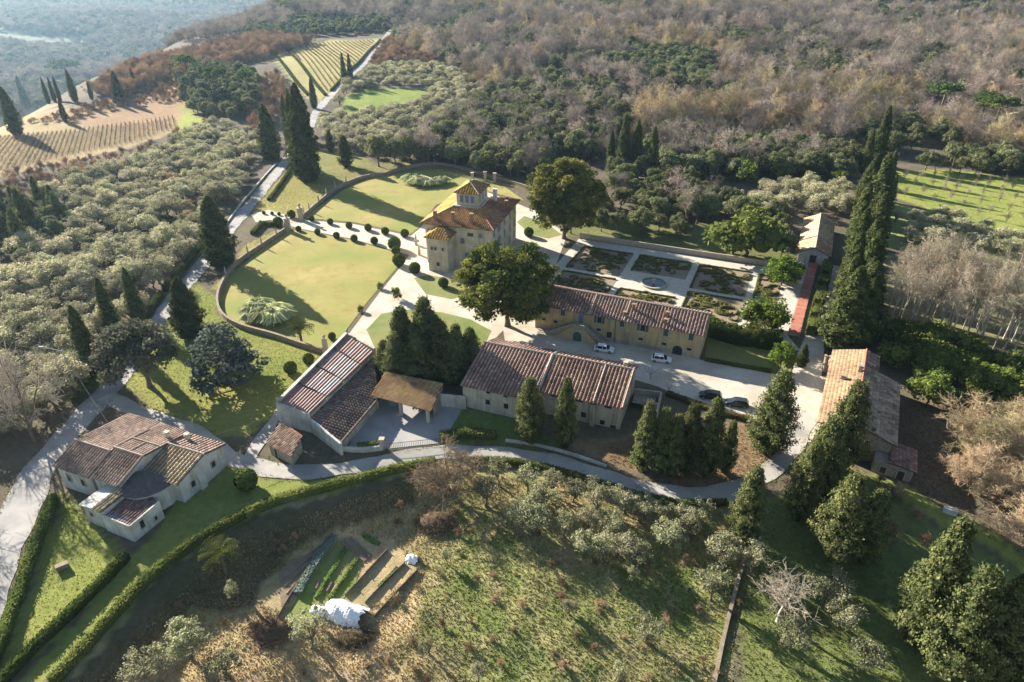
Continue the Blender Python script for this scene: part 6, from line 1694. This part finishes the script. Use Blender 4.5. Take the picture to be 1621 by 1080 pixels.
for i, (b_, ty) in enumerate([((1385, 262), 168), ((1366, 275), 205), ((1402, 300), 236), ((1408, 320), 275)]):
    T('cypress', b_, ty, ['tall pointed cypress at the far end of the garden row', 'slim cypress left of the pointed one at the far end', 'cypress at the field corner behind the row', 'shorter cypress at the edge of the green field'][i], 'cypress', wide=1.2)
BC = [((612, 592), 538, 1.25, 'leftmost conifer of the clump behind the cart shed'), ((642, 594), 484, 1.05, 'left tall conifer of the clump behind the cart shed'), ((678, 592), 470, 1.0, 'tallest conifer of the clump behind the cart shed'), ((664, 606), 520, 1.2, 'front conifer of the clump behind the cart shed'), ((700, 604), 505, 1.1, 'middle right conifer of the clump behind the cart shed'), ((725, 600), 512, .85, 'slim conifer of the clump nearest the barn'), ((746, 598), 518, 1.0, 'rightmost conifer of the clump touching the barn roof'), ((716, 606), 530, 1.1, 'low front conifer at the right of the clump'), ((630, 604), 530, 1.2, 'low front conifer at the left of the clump'), ((690, 588), 495, 1.1, 'hidden back conifer of the clump'),
      ((838, 698), 596, .85, 'left conifer in front of the barn'), ((894, 708), 597, .62, 'slim right conifer in front of the barn'),
      ((1018, 742), 634, .75, 'first conifer from the left on the brown bank below the courtyard'), ((1042, 748), 645, .7, 'second conifer from the left on the brown bank'), ((1062, 752), 655, .7, 'third conifer from the left on the brown bank'), ((1083, 748), 638, .8, 'fourth conifer from the left on the brown bank'), ((1116, 752), 630, .8, 'fifth conifer from the left on the brown bank'), ((1146, 748), 666, .7, 'sixth conifer from the left on the brown bank'),
      ((1214, 716), 586, .95, 'big broad conifer at the end of the courtyard'), ((1322, 745), 602, .85, 'big conifer against the stone barn'), ((1284, 800), 660, .9, 'conifer between lane and stone barn'), ((1262, 822), 700, .75, 'lower conifer beside the lane bend'), ((1172, 862), 738, .85, 'dense rounded conifer at the bend of the lane'), ((1318, 880), 752, 1.0, 'broad conifer below the stone barn'), ((1360, 885), 775, .9, 'right half of the conifer pair below the stone barn'), ((1444, 1015), 820, .7, 'tall broad conifer in the lower right group, upper one'), ((1492, 1062), 896, .85, 'broad conifer in the lower right group, middle one'), ((1548, 1070), 908, .8, 'broad conifer in the lower right group, right one'), ((1600, 1085), 935, .9, 'conifer at the right edge of the lower right group')]
for b_, ty, wd, lab in BC: T('broad_conifer', b_, ty, lab, 'conifer', wide=wd)
for i in range(11):
    q = G(RNG.uniform(-20, 100), RNG.uniform(330, 395)); tree('broad_conifer', q[0], q[1], RNG.uniform(9, 13), 'dark conifer in the shaded hollow at the left edge', 'conifer', 'dark conifers in the left hollow', wide=.75)

T('broad_conifer', (548, 264), 214, 'dark spreading conifer at the back corner of the far lawn', 'conifer', wide=1.3)
T('broad_conifer', (524, 240), 205, 'dark conifer between the tall cypress and the back olives', 'conifer', wide=1.0)
# olives standing in the orchard below the lane
OL = [(790, 768), (836, 778), (874, 782), (908, 795), (944, 803), (988, 812), (1020, 820), (1046, 828), (1080, 832), (1108, 838), (825, 828), (846, 846), (894, 852), (924, 884), (954, 888), (978, 880), (1008, 900), (1000, 925), (860, 812), (930, 835), (965, 845), (1055, 870), (1142, 895), (1125, 950), (1092, 848), (1250, 1030), (1327, 992), (1363, 1062), (1302, 955), (302, 1040), (362, 1070), (232, 1085), (496, 1022), (680, 1036), (370, 950), (757, 1078), (1022, 1015), (900, 975), (708, 893), (980, 1078), (1190, 905), (770, 800)]
for i, q in enumerate(OL):
    small = q in ((680, 1036), (370, 950), (757, 1078), (900, 975), (708, 893), (1000, 925), (980, 1078))
    front = q[1] > 860
    tree_px('olive_tree', q, 0, ('small thin olive on the open dry slope' if small else 'silvery olive in the foreground orchard' if front else 'silvery olive in the rows just below the lane'), 'olive tree', 'olives of the lower orchard', h=(3.3 if small else RNG.uniform(5.0, 6.6) if q[0] > 1100 or q[0] < 520 else RNG.uniform(4.4, 5.8)), wide=1.05 if not small else .8)
T('tan_thicket', (715, 778), 725, 'spreading bare tan-brown tree on the bank below the lane', 'tree', h=7.5, wide=1.3)
T('poplar', (1232, 985), 915, 'pale leafless tree among the olives at the lower right', 'tree', h=8.0, wide=2.6)
T('pollard', (1030, 600), 575, 'pollarded bare tree by the barn corner', 'tree', wide=1.1); T('pollard', (1058, 622), 600, 'pollarded bare tree on the courtyard edge', 'tree', wide=1.2)
T('bare_tree', (55, 700), 575, 'big grey leafless tree beside the road at the left', 'tree', wide=1.0); T('bare_tree', (5, 650), 560, 'leafless tree at the left edge of the picture', 'tree', wide=1.0)
tree('bare_tree', -84, 74, 11, 'leafless roadside tree at the lower left edge', 'tree'); 
T('laurel_bush', (1180, 408), 330, 'large bright green bush behind the formal garden', 'shrub', wide=1.25); T('laurel_bush', (1160, 402), 350, 'lower bright green bush behind the formal garden', 'shrub', wide=1.2)
for i, q in enumerate([(405, 500), (416, 497), (428, 496), (440, 500), (448, 506), (436, 510), (420, 508), (398, 508), (410, 488 + 4)]):
    tree_px('pampas_grass', (q[0], q[1]), 0, 'tuft of pale pampas grass on the near lawn', 'grass', 'pampas clump on the near lawn', h=RNG.uniform(2.6, 3.6), wide=1.35)
for i, q in enumerate([(652, 288), (664, 292), (676, 294), (690, 293), (700, 290)]):
    tree_px('pampas_grass', q, 0, 'tuft of pale pampas grass on the far lawn', 'grass', 'pampas clump on the far lawn', h=RNG.uniform(2.6, 3.4), wide=1.6)
T('palm_tree', (478, 545), 512, 'small palm beside the curved wall', 'palm'); 

# ------------------------------------------------------------------ groves and woods
ROADS = []
for line, w in ((main_road, 4.2), (lower_road, 4)):
    Pl = [np.array(p[:2]) for p in line]
    for i in range(len(Pl) - 1):
        t = unit(Pl[i + 1] - Pl[i]); n = np.array([-t[1], t[0]]) * 4.0
        ROADS.append([tuple(Pl[i] - n), tuple(Pl[i + 1] - n), tuple(Pl[i + 1] + n), tuple(Pl[i] + n)])
CAMP = np.array([0, 0])
def grove(kind, poly, step, hmin, hmax, name, label, cat, group, individuals, wide=1.0, splitdist=230, jit=.4, stuff_name=None, stuff_label=None, ang=.35, avoid=()):
    pts = scatter(poly, step, jit, list(avoid) + ROADS, ang)
    pts.sort(key=lambda p: p[0] ** 2 + p[1] ** 2)
    for (x, y) in pts[:individuals]:
        tree(kind, x, y, RNG.uniform(hmin, hmax), label, cat, group, wide * RNG.uniform(.9, 1.12), split=math.hypot(x, y) < splitdist, name=name)
    rest = pts[individuals:]
    if rest: stuff_forest(stuff_name or 'undergrowth', stuff_label or 'more of the ' + group, rest, kind, hmin, hmax, wide)
    return len(pts)

g_left = Gs((-40, 430), (30, 395), (100, 385), (120, 330), (60, 312), (120, 292), (215, 268), (290, 222), (335, 200), (425, 222), (412, 262), (356, 335), (300, 410), (215, 505), (150, 595), (100, 640), (40, 690), (-40, 720))
N1 = grove('grove_olive', g_left, 6.0, 4.0, 7.4, 'olive_tree', 'grey-green olive in the dense grove left of the road', 'olive tree', 'olives of the left grove', 150, 1.25, stuff_name='olive_grove', stuff_label='far part of the dense olive grove left of the road')
grove('brown_thicket', Gs((230, 300), (330, 250), (400, 235), (390, 290), (330, 350), (280, 380)), 15, 3.5, 5, 'brown_thicket', 'brown leafless bush among the grey olives', 'shrub', 'brown bushes in the left grove', 40)
grove('brown_thicket', Gs((-30, 290), (90, 265), (230, 238), (290, 208), (330, 195), (300, 215), (215, 268), (120, 292), (60, 312), (-30, 330)), 4.6, 2, 3.6, 'brown_thicket', 'low brown bush between the left vineyard and the olive grove', 'shrub', 'brown bushes below the left vineyard', 80, 1.2, 50, stuff_name='brown_scrub', stuff_label='brown scrub below the left vineyard')
grove('brown_thicket', Gs((-20, 212), (110, 196), (200, 168), (285, 160), (300, 120), (240, 125), (170, 160), (60, 192)), 4.2, 1.2, 2.8, 'brown_thicket', 'low tawny bush on the slope above the left vineyard', 'shrub', 'tawny bushes above the left vineyard', 60, 1.5, 50, stuff_name='brown_scrub', stuff_label='tawny scrub above the left vineyard')
grove('holm_oak', Gs((-30, 320), (60, 318), (118, 335), (118, 385), (30, 410), (-30, 425)), 6, 4, 7, 'holm_oak', 'dark evergreen bush in the shaded hollow at the left edge', 'tree', 'evergreens of the left hollow', 40, 1.0)
grove('brown_thicket', Gs((598, 88), (618, 58), (640, 62), (705, 106), (640, 104), (590, 110)), 5, 3, 6, 'brown_thicket', 'brown leafless scrub beside the top of the hilltop road', 'shrub', 'scrub beside the hilltop road', 45, 1.3, 50)
g_back = Gs((500, 215), (518, 185), (545, 145), (585, 112), (620, 100), (740, 120), (775, 150), (700, 215), (640, 245), (580, 250), (530, 245))
grove('grove_olive', g_back, 6.2, 4.0, 6.6, 'olive_tree', 'grey olive on the slope behind the far lawn', 'olive tree', 'olives behind the far lawn', 55, 1.25, avoid=[ZONES['clearing']], stuff_name='olive_grove', stuff_label='upper part of the olive slope behind the far lawn')
g_rt = Gs((1410, 345), (1500, 345), (1650, 392), (1650, 425), (1420, 385))
grove('grove_olive', g_rt, 5.2, 3.5, 4.8, 'olive_tree', 'pale olive on the strip below the green field', 'olive tree', 'olives below the green field', 30, 1.35, stuff_name='olive_strip', stuff_label='far olives of the strip below the green field')
grove('grove_olive', Gs((1090, 330), (1250, 300), (1345, 305), (1330, 345), (1258, 345), (1110, 350)), 5.5, 5, 6.8, 'olive_tree', 'pale tall olive between the park and the cypress row', 'olive tree', 'olives behind the lemon house', 30, 1.1, stuff_name='olive_grove', stuff_label='olives behind the lemon house')
grove('bare_tree', Gs((1425, 278), (1500, 275), (1650, 300), (1650, 380), (1560, 350), (1430, 312)), 7.5, 2.6, 3.8, 'young_tree', 'young leafless tree in the bright green field', 'tree', 'young trees of the green field', 70, .8, 100, .12)
holm1 = Gs((560, 268), (640, 248), (700, 205), (770, 160), (860, 130), (960, 150), (1000, 190), (960, 262), (905, 255), (850, 285), (820, 290), (700, 262), (640, 262))
grove('holm_oak', holm1, 6.2, 7, 12, 'holm_oak', 'dark grey-green evergreen oak in the wood behind the villa', 'tree', 'evergreen oaks behind the villa', 100, 1.0, 235, stuff_name='evergreen_wood', stuff_label='far part of the evergreen wood behind the villa')
grove('bare_tree', holm1, 13, 9, 14, 'bare_tree', 'leafless grey-brown tree rising out of the evergreen wood behind the villa', 'tree', 'leafless trees in the evergreen wood', 45, 1.1, 50, .5, stuff_name='bare_wood', stuff_label='leafless trees rising out of the far evergreen wood')
park = Gs((900, 372), (940, 320), (960, 278), (1060, 270), (1130, 330), (1255, 360), (1262, 405), (1240, 412), (1140, 400), (1010, 378), (930, 366))
grove('holm_oak', park, 7.0, 6, 10, 'park_tree', 'dark evergreen tree in the shaded park behind the garden', 'tree', 'park trees behind the garden', 60, .95, 260, avoid=[Gs((1090, 392), (1120, 365), (1215, 372), (1230, 418), (1130, 405))])
for i, q in enumerate([(1068, 335), (1085, 352), (1110, 345), (975, 310), (1125, 330)]): T('bare_tree', q, 0, ['grey leafless tree at the centre of the park', 'second leafless tree at the centre of the park', 'leafless tree nearest the bright bushes', 'leafless tree beside the dark conifers', 'leafless tree by the pale olives'][i], 'tree', h=[12, 10, 9, 10, 9][i], wide=1.1)
T('bare_tree', (962, 272), 195, 'rust-brown slender leafless tree among the dark conifers', 'tree', wide=.5)
grove('bare_tree', Gs((1050, 255), (1130, 228), (1350, 248), (1345, 285), (1200, 285), (1060, 292)), 14, 8, 13, 'bare_tree', 'leafless tree among the evergreens at the edge of the brown wood', 'tree', 'leafless trees along the wood edge', 40, 1.1, 50, .5)
grove('laurel_bush', Gs((1050, 262), (1130, 235), (1350, 255), (1345, 290), (1060, 296)), 13, 5, 9, 'evergreen_shrub', 'brighter green evergreen at the edge of the brown wood', 'shrub', 'bright evergreens along the wood edge', 40, 1.0, 50, .5)
grove('holm_oak', Gs((1050, 255), (1130, 228), (1350, 248), (1345, 285), (1200, 285), (1060, 292)), 6, 7, 10, 'holm_oak', 'dark evergreen oak along the front of the brown wood', 'tree', 'evergreen oaks along the wood edge', 40, 1.05, 200, stuff_name='evergreen_wood', stuff_label='evergreen oaks in the front of the brown wood')
grove('holm_oak', Gs((1430, 268), (1520, 248), (1660, 255), (1660, 285), (1500, 275)), 6, 6, 9, 'holm_oak', 'dark evergreen oak at the far edge of the green field', 'tree', 'evergreen oaks beyond the green field', 40, 1.05, 200, stuff_name='evergreen_wood', stuff_label='evergreen oaks beyond the green field')
def wood_poly(*px): return [(x, min(y, 2400)) for x, y in Gs(*px)]
grove('holm_oak', wood_poly((985, 75), (1130, 92), (1120, 150), (1010, 145)), 7, 7, 11, 'holm_oak', 'dark evergreen oak in the patch within the brown wood', 'tree', 'evergreen patch in the brown wood', 25, 1.2, 100, stuff_name='evergreen_wood', stuff_label='dark evergreen patch within the brown wood')
grove('holm_oak', wood_poly((385, 60), (600, 52), (625, 45), (700, 70), (640, 35), (500, 30), (390, 45)), 8, 6, 10, 'holm_oak', 'dark evergreen oak behind the hilltop vineyard', 'tree', 'evergreen oaks behind the hilltop vineyard', 40, 1.1, 100, stuff_name='evergreen_wood', stuff_label='evergreen wood behind the hilltop vineyard')
grove('holm_oak', wood_poly((700, 22), (1000, 6), (1000, -2), (700, 4)), 11, 8, 12, 'holm_oak', '', '', '', 0, 1.3, stuff_name='evergreen_wood', stuff_label='green belt of trees at the top of the picture')
grove('holm_oak', wood_poly((1160, 14), (1320, 8), (1330, -4), (1160, 2)), 11, 8, 12, 'holm_oak', '', '', '', 0, 1.3, stuff_name='evergreen_wood', stuff_label='dark green belt beyond the brown wood')
holes = [wood_poly((1462, 200), (1508, 200), (1502, 160), (1466, 160)), wood_poly((1540, 228), (1595, 228), (1585, 180), (1538, 180)), wood_poly((985, 75), (1130, 92), (1120, 150), (1010, 145)), ZONES['far_clearing'], ZONES['top_vineyard'], ZONES['clearing']]
bw = wood_poly((612, 68), (700, 108), (775, 145), (870, 120), (985, 145), (1005, 190), (1012, 262), (1060, 250), (1140, 215), (1350, 240), (1440, 255), (1520, 240), (1640, 248), (1900, 240), (1950, -12), (460, -12), (455, 28), (640, 40))
bwp = scatter(bw, 9.2, .46, holes + ROADS)
bwp.sort(key=lambda p: p[0] ** 2 + p[1] ** 2)
bxy = np.array(bwp); pn = vnoise(bxy[:, 0], bxy[:, 1], 42, 31) * .6 + vnoise(bxy[:, 0], bxy[:, 1], 17, 32) * .4
rg9 = random.Random(5); kinds = {'bare_tree': [], 'holm_oak': [], 'tan_thicket': []}
cnt = 0
for p, q in zip(bwp, pn):
    k = 'holm_oak' if q + rg9.gauss(0, .08) > .605 else 'tan_thicket' if q + rg9.gauss(0, .14) < .36 else 'bare_tree'
    if cnt < 240:
        cnt += 1
        tree(k, p[0], p[1], rg9.uniform(9, 15) if k != 'holm_oak' else rg9.uniform(7, 11), {'bare_tree': 'leafless mauve-brown tree near the front of the big wood', 'holm_oak': 'dark evergreen oak near the front of the big leafless wood', 'tan_thicket': 'leafless tan tree near the front of the big wood'}[k], 'tree', 'trees at the front of the big wood', 1.2 if k == 'bare_tree' else 1.0, split=False, name={'tan_thicket': 'bare_tree'}.get(k, k))
    else: kinds[k].append(p)
stuff_forest('bare_wood', 'mass of leafless mauve-brown trees filling the hillside', kinds['bare_tree'], 'bare_tree', 10, 16, 1.2)
stuff_forest('bare_wood', 'leafless tan trees scattered through the hillside wood', kinds['tan_thicket'], 'tan_thicket', 7, 12, 1.05)
stuff_forest('evergreen_wood', 'dark evergreens scattered through the leafless hillside wood', kinds['holm_oak'], 'holm_oak', 8, 13, 1.0)
for i, (b_, ty, lab) in enumerate([((1482, 192), 125, 'flat-topped umbrella pine standing above the brown wood'), ((1565, 220), 145, 'umbrella pine at the right above the green field'), ((1545, 205), 140, 'smaller umbrella pine beside the right one'), ((1560, 85), 52, 'distant umbrella pine on the skyline side of the wood'), ((1520, 90), 62, 'left distant umbrella pine'), ((1590, 95), 68, 'right distant umbrella pine'), ((1430, 60), 25, 'distant pine in the upper wood'), ((110, 140), 92, 'dark umbrella pine on the left crest')]):
    T('umbrella_pine', b_, ty, lab, 'pine', wide=1.9 if b_[0] == 110 else 1.3)
# crest scrub and pines on the left hill
grove('brown_thicket', wood_poly((140, 150), (200, 112), (300, 85), (420, 60), (500, 68), (420, 95), (340, 112), (240, 138), (190, 160)), 4.6, 4, 7, 'brown_thicket', 'rust-brown leafless scrub tree on the crest of the left hill', 'shrub', 'brown scrub on the left crest', 150, 1.2, 50, stuff_name='brown_scrub', stuff_label='rust-brown scrub on the far crest')
grove('bare_tree', wood_poly((150, 120), (300, 70), (470, 42), (470, 30), (280, 55), (130, 105)), 7, 7, 10, 'bare_tree', '', '', '', 0, 1.1, stuff_name='bare_wood', stuff_label='leafless trees falling away behind the left crest')
grove('brown_thicket', Gs((400, 130), (440, 120), (470, 160), (440, 200), (400, 215), (390, 170)), 5.5, 3, 5, 'brown_thicket', 'brown scrub bush on the slope left of the hilltop road', 'shrub', 'brown scrub by the hilltop road', 40, 1.1, 50)
grove('holm_oak', Gs((285, 135), (320, 108), (400, 118), (418, 150), (390, 190), (320, 192), (295, 170)), 6.5, 6, 9, 'holm_oak', 'dark evergreen tree in the clump on the left hill', 'tree', 'evergreen clump on the left hill', 60, 1.0, 50)
for i, (b_, ty) in enumerate([((305, 155), 80), ((350, 170), 100), ((395, 165), 105)]): T('umbrella_pine', b_, ty, '%s pine from the left in the clump on the left hill' % ORD[i], 'pine', wide=.9)
# valley
LV = [(-1500, 850), (-520, 540), (-420, 700), (-400, 1200), (-430, 1800), (-520, 2600), (-600, 3600), (-2900, 4000), (-2500, 2600), (-1900, 1700)]
lvp = [p for p in scatter(LV, 15.5, .5) if np.interp(p[1], CREST_Y, CREST_X) - p[0] > 35 and not ((vnoise(np.array([p[0]]), np.array([p[1]]), 210, 9)[0] * .6 + vnoise(np.array([p[0]]), np.array([p[1]]), 90, 11)[0] * .4) > .78)]
rg9.shuffle(lvp)
h1 = int(len(lvp) * .55)
stuff_forest('valley_wood', 'hazy leafless wood in the valley at the upper left', lvp[:h1], 'bare_tree', 12, 19, 1.5)
stuff_forest('valley_wood', 'hazy evergreen trees in the valley at the upper left', lvp[h1:], 'holm_oak', 10, 17, 1.3)
# right-hand trees
grove('poplar', Gs((1388, 500), (1400, 470), (1480, 455), (1660, 520), (1660, 600), (1540, 570), (1400, 525)), 3.9, 12, 17, 'poplar', 'tall pale-stemmed leafless tree in the stand right of the cypress row', 'tree', 'pale leafless stand on the right', 70, 1.0, 300, .42)
grove('laurel_bush', Gs((1385, 530), (1470, 540), (1660, 610), (1660, 690), (1520, 650), (1452, 640), (1440, 600), (1395, 570)), 4.2, 3.5, 7, 'evergreen_shrub', 'dark green shrub in the thicket right of the stone barn', 'shrub', 'shrubs right of the stone barn', 80, 1.1, 300)
grove('tan_thicket', Gs((1505, 720), (1560, 670), (1660, 650), (1660, 870), (1590, 840), (1530, 790)), 5.5, 5.5, 8, 'bare_bush', 'tan leafless bush in the scrub at the right edge', 'shrub', 'tan scrub at the right edge', 40, 1.1, 300)
grove('laurel_bush', Gs((985, 735), (1060, 762), (1150, 770), (1150, 752), (1000, 715)), 3.6, 1.5, 2.6, 'evergreen_shrub', 'low dark shrub under the conifers on the brown bank', 'shrub', 'shrubs on the brown bank', 40, 1.1, 300)
grove('laurel_bush', Gs((860, 718), (940, 735), (940, 715), (870, 700)), 3.2, 1.0, 1.8, 'evergreen_shrub', 'low shrub at the foot of the barn conifers', 'shrub', 'shrubs below the barn', 20, 1.1, 300)
grove('brown_thicket', Gs((1385, 760), (1430, 790), (1520, 850), (1480, 870), (1400, 850)), 4.5, 1.5, 2.6, 'brown_thicket', 'low brown scrub below the stone barn', 'shrub', 'scrub below the stone barn', 30, 1.2, 300)

stuff_forest('low_scrub', 'low brown scrub scattered over the dry orchard slope', scatter(VIEW_FRONT, 4.2, .5, [VEG]), 'brown_thicket', .5, 1.3, 1.3)
# ------------------------------------------------------------------ haze
b = MB()
b.prism([(-6480, -330), (6480, -330), (6480, 8950), (-6480, 8950)], float(Z.min()) - 1.0, max(float(Z.max()) + 22, CAM_H + 4))
hm, t, o_ = _new('haze_air')
pv = nd(t, 'ShaderNodeVolumePrincipled')
pv.inputs['Color'].default_value = (.50, .76, 1.0, 1)
pv.inputs['Density'].default_value = 0.000065
pv.inputs['Anisotropy'].default_value = 0.45
t.links.new(pv.outputs[0], o_.inputs['Volume'])
hazeo = b.build('haze', hm)
tag(hazeo, 'pale blue haze over the far valley', 'haze', kind='stuff')
